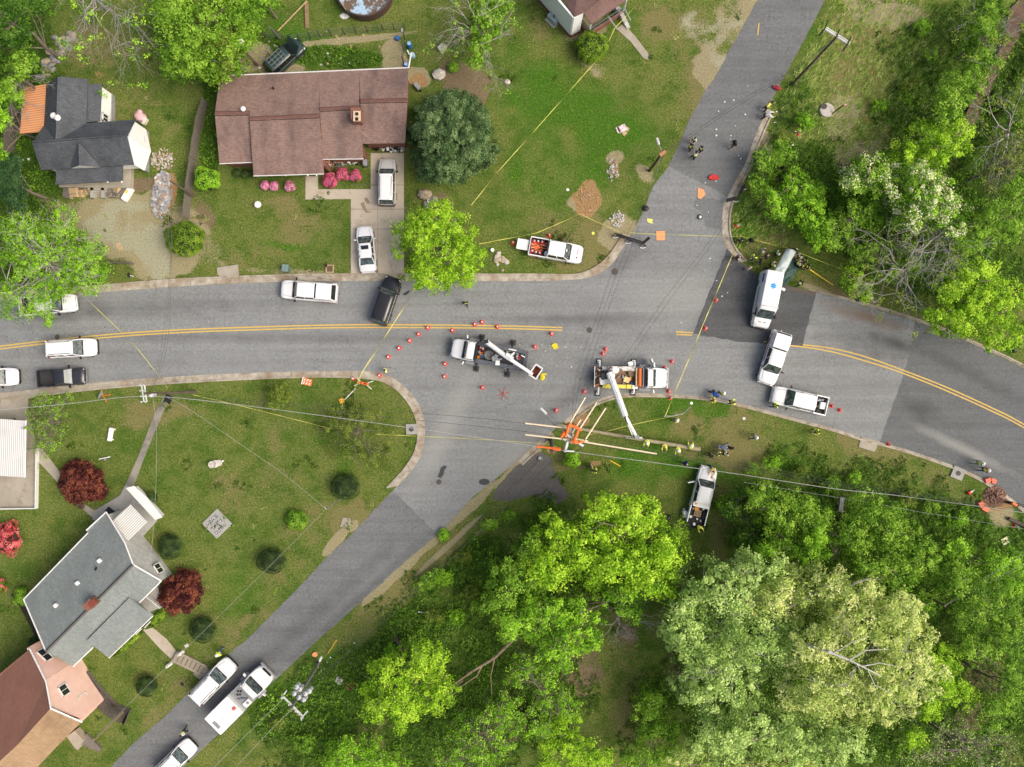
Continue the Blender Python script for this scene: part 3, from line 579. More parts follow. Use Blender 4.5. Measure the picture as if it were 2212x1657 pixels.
def bush(label, px, py, rx, ry, h, leafm, name='bush', cat='bush', group=None, leaf=.13, n=2600, rz=0, lumps=.10, accent=None, acc=.5, core=True):
    """clipped round shrub: dense leaf shell over a woody core"""
    b = P(px, py, h * .5); b.z = 0; k = (CAMH - h * .5) / CAMH / SC; A, Bq = rx * k, ry * k; t = thing(name, label, cat, b, R(rz), group)
    d = RS.normal(size=(n, 3)); d[:, 2] = np.abs(d[:, 2]) - .15; d /= np.linalg.norm(d, axis=1)[:, None]
    ph = RS.rand(6) * 6; w = 1 + lumps * (np.sin(d[:, 0] * 5 + ph[0]) + np.sin(d[:, 1] * 6 + ph[1]) + np.sin(d[:, 2] * 5 + ph[2])) * .6 + RS.normal(size=n) * .025
    p = d * w[:, None] * np.array([A, Bq, h * .52]) + np.array([0, 0, h * .48]); nn = d + RS.normal(size=(n, 3)) * .45 + np.array([0, 0, .2]); nn /= np.linalg.norm(nn, axis=1)[:, None]
    tt_ = np.cross(nn, RS.normal(size=(n, 3))); tt_ /= np.linalg.norm(tt_, axis=1)[:, None]; bb = np.cross(nn, tt_); s = leaf * (.7 + .6 * RS.rand(n))[:, None]
    V = np.stack([p - tt_ * s * .5, p + bb * s * .35, p + tt_ * s * .5, p - bb * s * .35], 1).reshape(-1, 3); cl = vnoise(p[:, 0], p[:, 1], .35, 5)
    tint = np.clip(.1 + cl * .8 + (RS.rand(n) - .5) * .3, 0, 1)
    if accent:
        sel = (cl + (RS.rand(n) - .5) * .5) > (1 - acc); V4 = V.reshape(-1, 4, 3)
        fast_mesh('blossom', V4[sel].reshape(-1, 3), quads(V4[sel].reshape(-1, 3)), accent, t, tint[sel]); V = V4[~sel].reshape(-1, 3); tint = tint[~sel]
    fast_mesh('foliage', V, quads(V), leafm, t, tint)
    c = MB()
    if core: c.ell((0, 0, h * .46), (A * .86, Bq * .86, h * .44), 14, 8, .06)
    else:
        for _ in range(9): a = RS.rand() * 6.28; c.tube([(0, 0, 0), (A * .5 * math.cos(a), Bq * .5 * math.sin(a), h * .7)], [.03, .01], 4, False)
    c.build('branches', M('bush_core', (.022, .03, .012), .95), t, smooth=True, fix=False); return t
# --- the trees, each a thing
G1 = 'leafy trees of the wood along the right side'; G2 = 'bright green trees of the lower wood'
tree('light green feathery tree overhanging the white pickup at the left end of the street', [(110, 560, 108, 95), (60, 520, 75, 70), (60, 640, 70, 60), (180, 560, 60, 60), (130, 480, 40, 45), (195, 600, 45, 40), (95, 690, 22, 20)], 9.5, 'leaf_bright', n=40, leaf=.19, clump=.5, twigs=.25, dens=.8, barkm=twig, trunk=(180, 590))
tree('round bright green maple between the concrete driveway and the tow-behind cones pickup', [(948, 535, 92, 90), (905, 500, 50, 50), (1000, 560, 48, 60), (930, 600, 62, 36), (945, 470, 45, 38)], 8.5, 'leaf_lime', n=46, leaf=.2, clump=.48, dens=.95, twigs=.08, trunk=(952, 548))
tree('dense blue-green evergreen tree beside the brown ranch house', [(975, 298, 90, 98), (940, 270, 55, 55), (1020, 300, 52, 70), (960, 360, 60, 45), (975, 225, 55, 30)], 8, 'leaf_blue', n=95, leaf=.17, clump=.42, dens=1.5, spread=.7, cvar=.4)
tree('big spreading green tree in the back yard left of the dark green van', [(440, 60, 120, 110), (390, 110, 60, 70), (480, 110, 70, 70), (520, 20, 55, 50), (370, 20, 60, 50), (415, 135, 55, 32)], 9, 'leaf_mid', n=44, leaf=.24, clump=.55, dens=1.05, trunk=(470, 100), cvar=.45)
tree('small straw-green tree growing against the big back yard tree', [(468, 95, 50, 50), (500, 130, 38, 42)], 9.6, 'leaf_olive', n=30, leaf=.2, clump=.5, dens=.8, cvar=.4)
tree('dark tree in the black top left corner of the lawn wood', [(10, 60, 60, 70), (70, 10, 45, 30)], 11, 'leaf_dark', n=40, clump=.6)
tree('mid green tree beside the scattered rocks, upper left', [(45, 140, 34, 45), (22, 200, 30, 36)], 8, 'leaf_mid', n=40, clump=.55)
tree('bright green tree left of the orange metal roof', [(2, 235, 20, 50), (0, 330, 12, 26)], 8, 'leaf_bright', n=40, clump=.5)
tree('dark conifer at the left edge below the orange roofed house', [(15, 385, 40, 55), (38, 430, 26, 30)], 8, 'leaf_conifer', n=70, leaf=.16, clump=.4, dens=1.3, name='conifer')
tree('ivy green tree under the bare limbs at the top, between pool and white house', [(1050, 60, 42, 50), (1030, 120, 22, 30), (1060, 10, 45, 30)], 7, 'leaf_mid', n=40, clump=.5)
tree('green tree top left of the swimming pool', [(560, -10, 30, 30), (590, 5, 20, 20)], 6, 'leaf_mid', n=36, clump=.45)
tree('low rounded olive tree between the main street pavement and the overhead lines', [(603, 853, 26, 26), (590, 870, 18, 14)], 2.6, 'leaf_olive', n=60, leaf=.14, clump=.34, dens=1.2)
tree('thin see-through olive tree on the corner lawn under the power lines', [(775, 940, 80, 68), (740, 910, 50, 40), (800, 985, 50, 30), (790, 895, 45, 30)], 4.2, 'leaf_olive', n=34, leaf=.14, clump=.46, dens=.62, twigs=.12, cvar=.45, spread=.8)
tree('thin light green tree beside the ribbed white carport roof', [(95, 915, 52, 62), (110, 870, 45, 30), (100, 960, 42, 28)], 4.5, 'leaf_bright', n=22, leaf=.14, clump=.4, dens=.55, twigs=.5)
tree('round dark red japanese maple nearer the carport', [(178, 1043, 48, 50), (160, 1035, 32, 34), (200, 1050, 30, 36)], 3.2, 'leaf_red', n=70, leaf=.17, clump=.34, dens=1.3, name='japanese_maple', spread=.8)
tree('round copper and purple japanese maple in front of the grey roofed house', [(391, 1280, 46, 47), (375, 1295, 32, 32), (405, 1265, 32, 32)], 3.2, 'leaf_red', n=80, leaf=.17, clump=.34, dens=1.4, name='japanese_maple', spread=.85, cvar=.45)
# lower wood
tree('huge lime green tree in the middle of the lower wood, brightest crown', [(1260, 1190, 95, 75), (1190, 1160, 60, 45), (1350, 1220, 95, 65), (1370, 1120, 62, 55), (1440, 1190, 45, 50), (1300, 1110, 55, 45), (1180, 1230, 60, 45), (1410, 1260, 55, 40)], 13, 'leaf_lime', n=56, leaf=.28, clump=.62, dens=1.05, cvar=.45, trunk=(1280, 1160))
tree('mid green tree on the left shoulder of the huge lime tree', [(1120, 1240, 65, 60), (1085, 1300, 45, 50), (1150, 1180, 40, 30)], 10, 'leaf_mid', n=50, leaf=.24, clump=.55, dens=1.1, group=G2, cvar=.45)
tree('yellow-green tree hanging over the lower edge of the huge lime tree', [(1180, 1330, 80, 60), (1250, 1350, 65, 70), (1120, 1350, 50, 40), (1350, 1300, 50, 45), (1200, 1410, 50, 40)], 10.5, 'leaf_bright', n=48, leaf=.26, clump=.58, dens=.95, group=G2, twigs=.15, cvar=.45)
tree('yellow-green tree left of the sawn fallen limb in the lower wood', [(870, 1470, 95, 70), (920, 1420, 55, 42), (850, 1530, 70, 50), (950, 1500, 40, 45)], 9, 'leaf_lime', n=50, leaf=.24, clump=.55, dens=1.05, group=G2, twigs=.1, cvar=.45)
tree('light green young tree at the bottom edge below the sawn limb', [(1050, 1590, 80, 60), (1090, 1540, 50, 50), (1010, 1640, 80, 40)], 9, 'leaf_bright', n=30, leaf=.2, clump=.5, dens=.7, group=G2, twigs=.3)
tree('lime green tree at the bottom edge left of the lower wood', [(770, 1620, 60, 45), (820, 1650, 60, 30), (730, 1650, 30, 20)], 6, 'leaf_bright', n=44, leaf=.2, clump=.5, dens=1.0, group=G2)
tree('thin green tree over the trunk in the dark hollow of the lower wood', [(1130, 1450, 40, 45), (1190, 1490, 40, 60), (1160, 1560, 46, 40), (1220, 1530, 36, 40)], 8, 'leaf_bright', n=30, leaf=.2, clump=.5, dens=.8, group=G2, twigs=.3)
tree('yellow-green tree at the bottom beside the worn grass lane', [(1235, 1620, 80, 45), (1210, 1570, 45, 40), (1290, 1640, 35, 25)], 6, 'leaf_lime', n=44, leaf=.2, clump=.48, dens=.95, group=G2)
tree('small mid green tree right of the worn grass lane', [(1400, 1540, 40, 60), (1430, 1600, 50, 55), (1390, 1640, 50, 30)], 6, 'leaf_mid', n=44, leaf=.2, clump=.48, dens=1.0, group=G2)
tree('slim yellow-green sapling beside the pickup parked on the grass', [(1445, 1200, 26, 45), (1465, 1150, 20, 36), (1480, 1175, 14, 20)], 6.5, 'leaf_lime', n=30, leaf=.17, clump=.34, dens=.8, group=G2, twigs=.3)
# the big pale trees lower right
tree('giant pale yellow-green tree with a long white limb, lower right', [(1880, 1370, 130, 95), (1950, 1450, 90, 80), (1790, 1480, 120, 90), (1890, 1500, 90, 80), (1940, 1330, 70, 50), (1760, 1400, 80, 70)], 15, 'leaf_straw', n=54, leaf=.27, clump=.6, dens=.95, barkm=bark_pale, trunk=(1745, 1390), cvar=.45, twigs=.06)
tree('giant pale sage green tree left of the one with the white limb', [(1560, 1290, 110, 90), (1620, 1390, 120, 90), (1520, 1400, 90, 60), (1560, 1480, 110, 80), (1480, 1340, 60, 70), (1640, 1230, 70, 40)], 14, 'leaf_pale', n=54, leaf=.26, clump=.58, dens=1.0, barkm=bark_pale, cvar=.45, twigs=.05)
tree('pale yellowish tree behind the two giants, nearer the curved street', [(1740, 1270, 120, 50), (1830, 1290, 80, 50), (1670, 1300, 70, 50), (1880, 1270, 40, 30)], 14, 'leaf_straw', n=50, leaf=.26, clump=.58, dens=.95, barkm=bark_pale, cvar=.45)
tree('pale sage tree cut by the bottom edge of the picture', [(1640, 1580, 110, 70), (1560, 1600, 80, 60), (1740, 1600, 80, 60), (1830, 1620, 60, 50)], 13, 'leaf_pale', n=50, leaf=.26, clump=.58, dens=.95, cvar=.45)
tree('golden pale tree at the bottom edge under the sage trees', [(1500, 1640, 60, 30), (1700, 1655, 90, 24), (1600, 1665, 60, 20)], 9, 'leaf_straw', n=40, leaf=.24, clump=.55, dens=.9)
tree('bright green tree peeping out right of the giant pale tree', [(2030, 1440, 50, 60), (2060, 1500, 50, 40), (2010, 1530, 30, 40), (1975, 1600, 30, 25)], 8, 'leaf_lime', n=44, leaf=.22, clump=.5, dens=1.0)
big = [o for o in bpy.data.objects if o.get('label', '').startswith('giant pale yellow-green')][0]; mb = MB(); mb.off = Vector(big.location)
for q, r in (([(1742, 1393, 12.6), (1790, 1408, 14.4), (1835, 1426, 14.6), (1875, 1446, 14.5), (1905, 1462, 14)], .15), ([(1835, 1426, 15.3), (1870, 1405, 15.2), (1920, 1402, 14.8)], .08), ([(1860, 1440, 15.2), (1900, 1432, 15), (1940, 1440, 14.7)], .06), ([(1850, 1432, 15.2), (1862, 1456, 15)], .05), ([(1875, 1448, 15.1), (1890, 1480, 14.8), (1930, 1500, 14.6)], .05), ([(1800, 1412, 15.2), (1845, 1385, 15.2), (1880, 1375, 15)], .05)): mb.tube([P(*a) for a in q], [r * (1 - .75 * i / (len(q) - 1)) for i in range(len(q))], 6)
mb.build('limb', M('limb_white', (.50, .49, .45), .8, .15, 3), big)
# right hand wood below the street
for i, (lb, lo, h, lm) in enumerate([
    ('dark green tree below the power lines left of the small dark stream', [(1700, 1110, 75, 60), (1650, 1080, 45, 40), (1760, 1130, 50, 50), (1690, 1180, 50, 30)], 8, 'leaf_mid'),
    ('dark green tree right of the small dark stream under the wires', [(1880, 1110, 70, 50), (1850, 1160, 60, 45), (1930, 1160, 60, 45)], 8, 'leaf_mid'),
    ('yellow-green crown in a gap beside the dark stream', [(1750, 1190, 45, 40), (1660, 1190, 30, 25), (1770, 1160, 25, 25)], 9, 'leaf_bright'),
    ('mid green tree above the giant pale trees near the right wood edge', [(1930, 1240, 60, 50), (1990, 1210, 50, 45), (1870, 1220, 45, 30)], 9, 'leaf_mid'),
    ('big mid green tree at the right edge beside the leaning pole', [(2130, 1300, 80, 70), (2180, 1380, 50, 60), (2070, 1250, 50, 45)], 9, 'leaf_mid'),
    ('green tree at the right edge below the cream sign board', [(2160, 1220, 55, 35), (2060, 1190, 40, 30), (2200, 1260, 30, 30)], 6, 'leaf_bright'),
    ('green tree in the lower right corner wood', [(2190, 1480, 40, 60), (2150, 1540, 40, 40), (2110, 1400, 40, 40)], 8, 'leaf_mid'),
    ('deep green tree between the pale giants and the leaning pole', [(2000, 1300, 40, 40), (1970, 1340, 30, 30)], 6, 'leaf_mid'),
    ('dark shrubby tree filling the gap left of the dark stream', [(1620, 1160, 40, 36), (1580, 1100, 24, 30), (1610, 1060, 30, 20)], 5, 'leaf_dark')]):
    tree(lb, lo, h, lm, n=46, leaf=.22, clump=.52, dens=1.1, group=G1, cvar=.5)
tree('half bare tree with grey twigs in the lower right corner', [(2060, 1600, 70, 50), (2000, 1640, 60, 30), (2150, 1620, 50, 50)], 8, 'leaf_pale', n=14, leaf=.17, clump=.5, dens=.5, twigs=.6)
# upper right wood
for i, (lb, lo, h, lm, kw) in enumerate([
    ('yellow-green shrubby tree right of the curved kerb above the green tarp', [(1745, 450, 42, 60), (1720, 400, 38, 36), (1770, 500, 32, 40), (1680, 440, 30, 40)], 5.5, 'leaf_bright', {}),
    ('dark green tree behind the shrubs where the grass lane ends', [(1660, 350, 40, 30), (1690, 330, 30, 30), (1640, 400, 20, 30)], 4, 'leaf_mid', {}),
    ('green tree dusted with cream blossom, right of the rough field', [(1950, 400, 95, 60), (1880, 370, 60, 40), (1990, 470, 80, 55), (1840, 400, 40, 30)], 9, 'leaf_mid', dict(accent='flower_cream', acc=.3)),
    ('tree covered in cream white blossom in the upper right wood', [(2010, 430, 65, 55), (2060, 480, 40, 45), (1990, 370, 45, 30)], 10, 'leaf_bright', dict(accent='flower_cream', acc=.6)),
    ('yellow-green tree beside the muddy creek', [(2030, 320, 65, 45), (2000, 290, 40, 30), (1960, 330, 40, 30), (2070, 290, 36, 30)], 8.5, 'leaf_lime', {}),
    ('mid green tree leaning over the muddy creek', [(2060, 215, 46, 50), (2090, 180, 40, 40), (2040, 250, 36, 30)], 7.5, 'leaf_mid', {}),
    ('green tree on the creek bank at the top right', [(2130, 60, 40, 50), (2120, 130, 40, 45), (2150, 20, 30, 30)], 7, 'leaf_mid', {}),
    ('green tree at the right edge between creek and bare branches', [(2185, 330, 40, 60), (2150, 390, 40, 40)], 8, 'leaf_olive', dict(twigs=.8, dens=.5, n=20)),
    ('green tree at the right edge above the bright maple', [(2170, 470, 55, 60), (2110, 520, 50, 40), (2200, 410, 30, 40)], 9, 'leaf_mid', {}),
    ('dark green tree under the bare grey branches', [(1880, 540, 60, 40), (1950, 560, 60, 45), (1920, 590, 50, 26)], 4.5, 'leaf_mid', dict(dens=.7, twigs=.4)),
    ('bright yellow-green maple overhanging the upper kerb of the curved street', [(2130, 650, 80, 70), (2080, 690, 70, 45), (2160, 720, 60, 40), (2060, 630, 50, 40), (2120, 590, 60, 30), (2020, 680, 26, 20)], 9, 'leaf_lime', dict(cvar=.5)),
    ('small lime green tree between the shrubs and the bare branches', [(1840, 600, 26, 34), (1870, 630, 20, 20)], 4.5, 'leaf_lime', {}),
    ('mid green tree left of the cream blossoms', [(1860, 460, 60, 40), (1810, 500, 40, 40)], 6, 'leaf_mid', {})]):
    k = dict(n=46, leaf=.22, clump=.5, dens=1.05, group=G1, cvar=.5); k.update(kw); tree(lb, lo, h, lm, **k)
for i, (x, y) in enumerate([(915, 1262), (950, 1245), (1010, 1285), (1035, 1312), (985, 1335), (935, 1335), (1625, 1015), (1668, 1003), (1725, 1022), (1790, 1052), (1845, 1035), (1960, 1078), (2012, 1098), (2065, 1125), (1690, 300), (1655, 385), (1735, 265), (1690, 420), (1095, 1118), (1055, 1135), (1000, 1205), (880, 1385), (835, 1405), (595, 1565), (655, 1605), (1562, 1085), (1582, 1155), (1500, 1260), (1900, 230), (1960, 180), (2010, 120), (1990, 60)]):
    r = 15 + 11 * RS.rand(); tree('small leafy bush growing out of the brush on a wooded bank', [(x, y, r, r * .8), (x + 10, y - 6, r * .6, r * .6)], 1.3 + RS.rand(), ['leaf_mid', 'leaf_bright', 'leaf_olive'][i % 3], 'bush', 'brush_bush', 'small bushes of the wooded banks', n=30, leaf=.17, clump=.34, dens=.9)
bare_tree('grey leafless tree sprawling over the wood above the curved kerb', (1930, 600), [(1830, 480, 7), (1990, 480, 8), (1880, 560, 7), (1960, 640, 7), (2040, 560, 8), (1900, 680, 6), (2000, 680, 6), (1840, 600, 6), (1960, 520, 9)], 8, green='leaf_olive', gd=.25)
bare_tree('leafless forked tree at the top between pool and white house', (1040, 90), [(960, 10, 8), (1000, 60, 7), (940, 50, 8), (1060, 130, 7), (1010, -20, 9), (1100, 40, 7), (980, 90, 6), (1070, 170, 5)], 8, green='leaf_mid', gd=.12)
bare_tree('nearly leafless tree reaching over the back lawn at the top left', (230, 20), [(170, 60, 7), (210, 100, 6), (300, 60, 7), (330, 120, 5), (150, 20, 8), (260, -20, 8), (250, 120, 6), (340, 40, 7)], 7, green='leaf_bright', gd=.3)
bare_tree('bare grey shrub tree at the right edge across the creek', (2150, 300), [(2100, 230, 5), (2190, 240, 6), (2120, 340, 6), (2200, 330, 6), (2140, 400, 5), (2190, 180, 6)], 6, green='leaf_olive', gd=.3)
bare_tree('grey leafless tree crown between blossoms and bright maple', (1990, 520), [(1950, 470, 9), (2040, 470, 9), (2080, 530, 9), (2010, 590, 9), (1960, 560, 9), (2060, 600, 8)], 9, r0=.2)
bare_tree('tall bare tree standing in the rough brush at the top right corner', (2120, 80), [(2090, 40, 6), (2150, 50, 7), (2180, 100, 6), (2100, 120, 6), (2190, 20, 7)], 7, green='leaf_olive', gd=.3)
bare_tree('grey bare tree tips left of the big green trees at the left edge', (60, 190), [(20, 160, 5), (90, 170, 5), (40, 240, 5), (70, 260, 4)], 5)
bare_tree('drooping bare branches in the grassy lane of the lower wood', (1330, 1320), [(1330, 1400, 4), (1350, 1380, 4), (1310, 1370, 4), (1410, 1300, 6), (1430, 1340, 5)], 5)
# sawn fallen limb
t = thing('fallen_limb', 'pale sawn fallen tree limb forking through the lower wood', 'limb', P(1040, 1440)); mb = MB(); mb.off = Vector(P(1040, 1440))
for q, r in (([(1108, 1382, 3.5), (1070, 1420, 2.6), (1020, 1450, 2), (985, 1475, 1.6), (968, 1490, 1)], .17), ([(1040, 1440, 2.2), (1030, 1460, 1.8), (1000, 1480, 1.2), (975, 1505, .8)], .1), ([(1068, 1424, 2.5), (1060, 1460, 1.5), (1062, 1500, .3)], .07), ([(1000, 1470, 1.6), (965, 1500, 1), (960, 1510, .6)], .05)):
    mb.tube([P(*a) for a in q], [r * (1 - i / len(q) * .7) for i in range(len(q))], 7)
mb.build('limb', M('limb_bark', (.36, .27, .18), .9, .3, 2), t)
mb = MB(); mb.off = Vector(P(1040, 1440)); mb.tube([P(1108, 1382, 3.5), P(1111, 1380, 3.55)], .16, 10); mb.build('sawn_end', M('sawn_wood', (.6, .47, .28), .8), t)
# --- clipped bushes
GB = 'clipped ball shrubs on the corner lawn'
for lb, px, py, r, ry in [('large dark clipped ball bush near the side street kerb', 747, 1052, 31, 28), ('dark clipped ball bush half way down the corner lawn', 588, 1212, 32, 27), ('dark round bush beside the grey roofed house wall', 367, 1181, 26, 27),
                      ('dark ball bush above the garden steps', 439, 1361, 29, 27), ('small dark ball bush below the grey roofed house', 318, 1482, 22, 21)]:
    bush(lb, px, py, r, ry, 1.7, 'leaf_box', 'ball_bush', 'bush', GB, .09, 4200, lumps=.05)
bush('bright green loose bush on the corner lawn', 640, 1124, 22, 20, 1.2, 'leaf_mid', n=1800)
bush('yellow-green round bush beside the gravel drive', 402, 516, 43, 38, 2.4, 'leaf_bush', n=5200, lumps=.12)
bush('bright green bush at the left front corner of the ranch house', 447, 388, 27, 26, 2.2, 'leaf_bright', n=2600, lumps=.16)
bush('big round green bush in front of the white house at the top', 1277, 101, 36, 34, 2.4, 'leaf_bush', n=4600, lumps=.1)
bush('dark small bush behind the long white awning', 328, 1078, 12, 15, 1.2, 'leaf_box', n=1200)
bush('bright green sapling bush beside the old broken pole', 1236, 994, 18, 17, 1.5, 'leaf_bright', n=900, leaf=.2, core=False, lumps=.3)
bush('small bright bush on the lower verge of the side street', 958, 1156, 13, 14, .9, 'leaf_bright', n=900, core=False)
bush('small round green shrub in the mulch bed by the evergreen', 979, 145, 13, 11, .9, 'leaf_mid', n=900)
bush('lime hedge bush left of the porch walkway of the grey roofed house', 270, 1390, 42, 11, 1.0, 'leaf_bush', 'hedge', 'hedge', n=2600, rz=38)
bush('lime hedge bush right of the porch walkway beside the copper maple', 336, 1335, 28, 13, 1.0, 'leaf_bush', 'hedge', 'hedge', n=2000, rz=45)
bush('bright shrub on the fence line left of the grey roofed house', 45, 1290, 14, 22, 1.2, 'leaf_mid', n=1500, leaf=.16)
bush('dark shrub at the rear corner between grey and pink houses', 75, 1388, 12, 12, 1.0, 'leaf_box', n=800)
for i, (px, lb) in enumerate([(512, 'leftmost of the three boxwood balls under the ranch house eave'), (530, 'middle of the three boxwood balls under the ranch house eave'), (548, 'rightmost of the three boxwood balls under the ranch house eave')]):
    bush(lb, px, 374 + i, 9.5, 9.5, .8, 'leaf_box', 'boxwood', 'bush', 'boxwood balls by the ranch house', .07, 900, lumps=.03)
bush('pink azalea left lobe in the ranch house flower bed', 573, 401, 10, 10, .9, 'leaf_bush', 'azalea', 'bush', 'azaleas of the ranch house', .1, 900, accent='flower_hotpink', acc=.85)
bush('pink azalea just right of the leftmost one', 592, 402, 9, 10, .9, 'leaf_bush', 'azalea', 'bush', 'azaleas of the ranch house', .1, 900, accent='flower_hotpink', acc=.8)
bush('faded pink azalea alone between walkway and the pale pair', 626, 403, 12, 12, 1.0, 'leaf_olive', 'azalea', 'bush', 'azaleas of the ranch house', .1, 1100, accent='flower_hotpink', acc=.6)
bush('deep pink azalea at the corner of the walkway', 713, 390, 17, 17, 1.1, 'leaf_olive', 'azalea', 'bush', 'azaleas of the ranch house', .1, 1900, accent='flower_pink', acc=.8)
bush('long deep pink and green azalea behind the corner one', 740, 376, 17, 14, 1.1, 'leaf_olive', 'azalea', 'bush', 'azaleas of the ranch house', .1, 1800, accent='flower_pink', acc=.66)
bush('deep pink azalea nearest the driveway', 768, 379, 16, 13, 1.1, 'leaf_olive', 'azalea', 'bush', 'azaleas of the ranch house', .1, 1700, accent='flower_pink', acc=.66)
bush('coral red azalea at the left picture edge', 18, 1165, 26, 34, 1.6, 'leaf_red', 'azalea', 'bush', None, .13, 3200, accent='flower_coral', acc=.7, lumps=.2)
bush('dark coral azalea cut by the left picture edge', -2, 1165, 16, 30, 1.5, 'leaf_red', 'azalea', 'bush', None, .13, 1500, accent='flower_coral', acc=.35)
bush('small coral azalea below the other coral ones', 2, 1265, 12, 16, 1, 'leaf_bush', 'azalea', 'bush', None, .13, 700, accent='flower_coral', acc=.4)
# --- undergrowth that nobody could count: weeds, vines, tall grass
def scatter_mask(mask, count, zr, leaf, seed, thr=.35, amp=1.0):
    rs = np.random.RandomState(seed); x = rs.uniform(-60, 60, count * 3); y = rs.uniform(-46, 46, count * 3)
    i = np.clip(((x + 66) / st).astype(int) + 4, 0, X.shape[1] - 1); j = np.clip(((y + 50) / st).astype(int) + 4, 0, X.shape[0] - 1)
    w = mask[j, i] + (fbm(x, y, 2.2, seed) - .5) * 1.4 * amp; ok = (w > thr) & (~near[j, i]); x = x[ok][:count]; y = y[ok][:count]; w = w[ok][:count]; z = Z[j[ok][:count], i[ok][:count]]
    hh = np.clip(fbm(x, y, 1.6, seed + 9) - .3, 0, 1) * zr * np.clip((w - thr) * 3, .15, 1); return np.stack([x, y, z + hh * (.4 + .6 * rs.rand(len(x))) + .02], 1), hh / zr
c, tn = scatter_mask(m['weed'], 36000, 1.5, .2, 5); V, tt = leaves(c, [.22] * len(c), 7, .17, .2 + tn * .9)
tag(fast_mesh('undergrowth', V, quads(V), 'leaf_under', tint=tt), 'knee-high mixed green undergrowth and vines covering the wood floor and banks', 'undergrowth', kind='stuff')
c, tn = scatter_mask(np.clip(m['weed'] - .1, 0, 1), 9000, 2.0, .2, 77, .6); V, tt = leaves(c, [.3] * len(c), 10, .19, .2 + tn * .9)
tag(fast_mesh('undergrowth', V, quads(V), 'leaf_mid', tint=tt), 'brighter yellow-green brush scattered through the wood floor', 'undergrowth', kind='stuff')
def grass_tufts(mask, count, seed, L, mat, label, thr=.45, dirv=(.35, .45)):
    c, tn = scatter_mask(mask, count, .01, .2, seed, thr); k = len(c); rs = np.random.RandomState(seed); q = 6; c = np.repeat(c, q, 0) + rs.normal(size=(k * q, 3)) * [.12, .12, 0]
    d = rs.normal(size=(k * q, 3)) * .35 + [dirv[0], dirv[1], .6]; d /= np.linalg.norm(d, axis=1)[:, None]; d *= (L * (.6 + .8 * rs.rand(k * q)))[:, None]; s = np.cross(d, [0, 0, 1.]); s /= np.linalg.norm(s, axis=1)[:, None]; s *= .018
    V = np.stack([c - s, c + s, c + d * .7 + s * .7, c + d], 1).reshape(-1, 3); tag(fast_mesh('tall_grass', V, quads(V), mat, tint=rs.rand(k * q)), label, 'grass', kind='stuff')
field = np.maximum.reduce([blob(X, Y, 1830, 180, 150, 190, -20, 1), blob(X, Y, 1640, 500, 60, 60), blob(X, Y, 1960, 120, 90, 120)])
grass_tufts(field, 15000, 3, .5, 'leaf_straw', 'dry straw-coloured tall grass in the rough field beside the uphill street')
grass_tufts(field, 11000, 8, .45, 'leaf_mid', 'green tall grass mixed through the rough field')
grass_tufts(np.maximum(m['lush'] * .8, 0), 16000, 12, .16, 'leaf_mid', 'short lush tufts in the greener lawns', .4, (.1, .1))
leafmat('grass_russet', (.30, .14, .05), (.46, .25, .10), (.60, .38, .18), .2)
grass_tufts(np.maximum(blob(X, Y, 1860, 240, 28, 60, -20), blob(X, Y, 1880, 170, 24, 24)), 1500, 15, .55, 'grass_russet', 'russet broom grass patch in the middle of the rough field', .5)
# ---------------------------------------------------------------- houses
def shingle(name, c1, c2, c3, rot=0.0, scale=1.0, stain=None, bump=.3):
    n = NT(name, .9, .2); br = n.new('ShaderNodeTexBrick'); n.put(br.inputs['Vector'], n.map((1, 1, 1), (0, 0, rot)))
    br.inputs['Scale'].default_value = 1.0; br.inputs['Brick Width'].default_value = .34 * scale; br.inputs['Row Height'].default_value = .15 * scale; br.inputs['Mortar Size'].default_value = .012; br.inputs['Bias'].default_value = 0
    n.put(br.inputs['Color1'], c1); n.put(br.inputs['Color2'], c2); n.put(br.inputs['Mortar'], tuple(v * .55 for v in c1))
    c = n.mix(n.math('MULTIPLY', n.step(n.noise(4, 5, .9), .4, .6), .6), br.outputs['Color'], c3)
    c = n.mix(n.math('MULTIPLY', n.step(n.noise(.5, 5, .65, n.map((1, .4, 1), (0, 0, rot))), .45, .68), .7), c, stain or tuple(v * .6 for v in c1))
    n.col(c); n.bump(br.outputs['Fac'], bump, .02); MATS[name] = n.m
shingle('shingle_charcoal', (.065, .073, .085), (.10, .11, .125), (.125, .137, .15), R(3))
shingle('shingle_brown', (.18, .115, .098), (.26, .175, .148), (.33, .225, .19), R(-2), stain=(.095, .072, .068))
shingle('shingle_brown_house', (.17, .10, .09), (.23, .15, .135), (.19, .12, .108), R(40))
shingle('shingle_grey', (.175, .20, .195), (.235, .265, .255), (.29, .32, .31), R(45), stain=(.165, .185, .18))
shingle('shingle_redbrown', (.25, .115, .085), (.29, .145, .105), (.27, .14, .10), R(45), stain=(.20, .10, .075)); shingle('shingle_tan', (.33, .22, .13), (.42, .29, .18), (.36, .25, .15), R(45))
def ribbed(name, c1, c2, rot, sc):
    n = NT(name, .45, .5); w = n.new('ShaderNodeTexWave', wave_type='BANDS', bands_direction='X'); n.put(w.inputs['Vector'], n.map((1, 1, 1), (0, 0, rot))); w.inputs['Scale'].default_value = sc; w.inputs['Distortion'].default_value = 0
    c = n.ramp(w.outputs['Fac'], [(.35, c1), (.6, c2)]); c = n.mix(n.math('MULTIPLY', n.step(n.noise(.6, 4), .5, .75), .25), c, tuple(v * .7 for v in c1)); n.col(c); n.bump(w.outputs['Fac'], .5, .03); MATS[name] = n.m
ribbed('metal_orange', (.62, .26, .11), (.80, .40, .20), R(90 - 3), 1.3); ribbed('metal_white', (.50, .50, .48), (.74, .74, .72), R(2), 1.55); ribbed('canopy_white', (.42, .42, .40), (.74, .74, .72), R(45), 1.5); ribbed('awning_white', (.55, .57, .56), (.76, .78, .76), R(-42), 3.0)
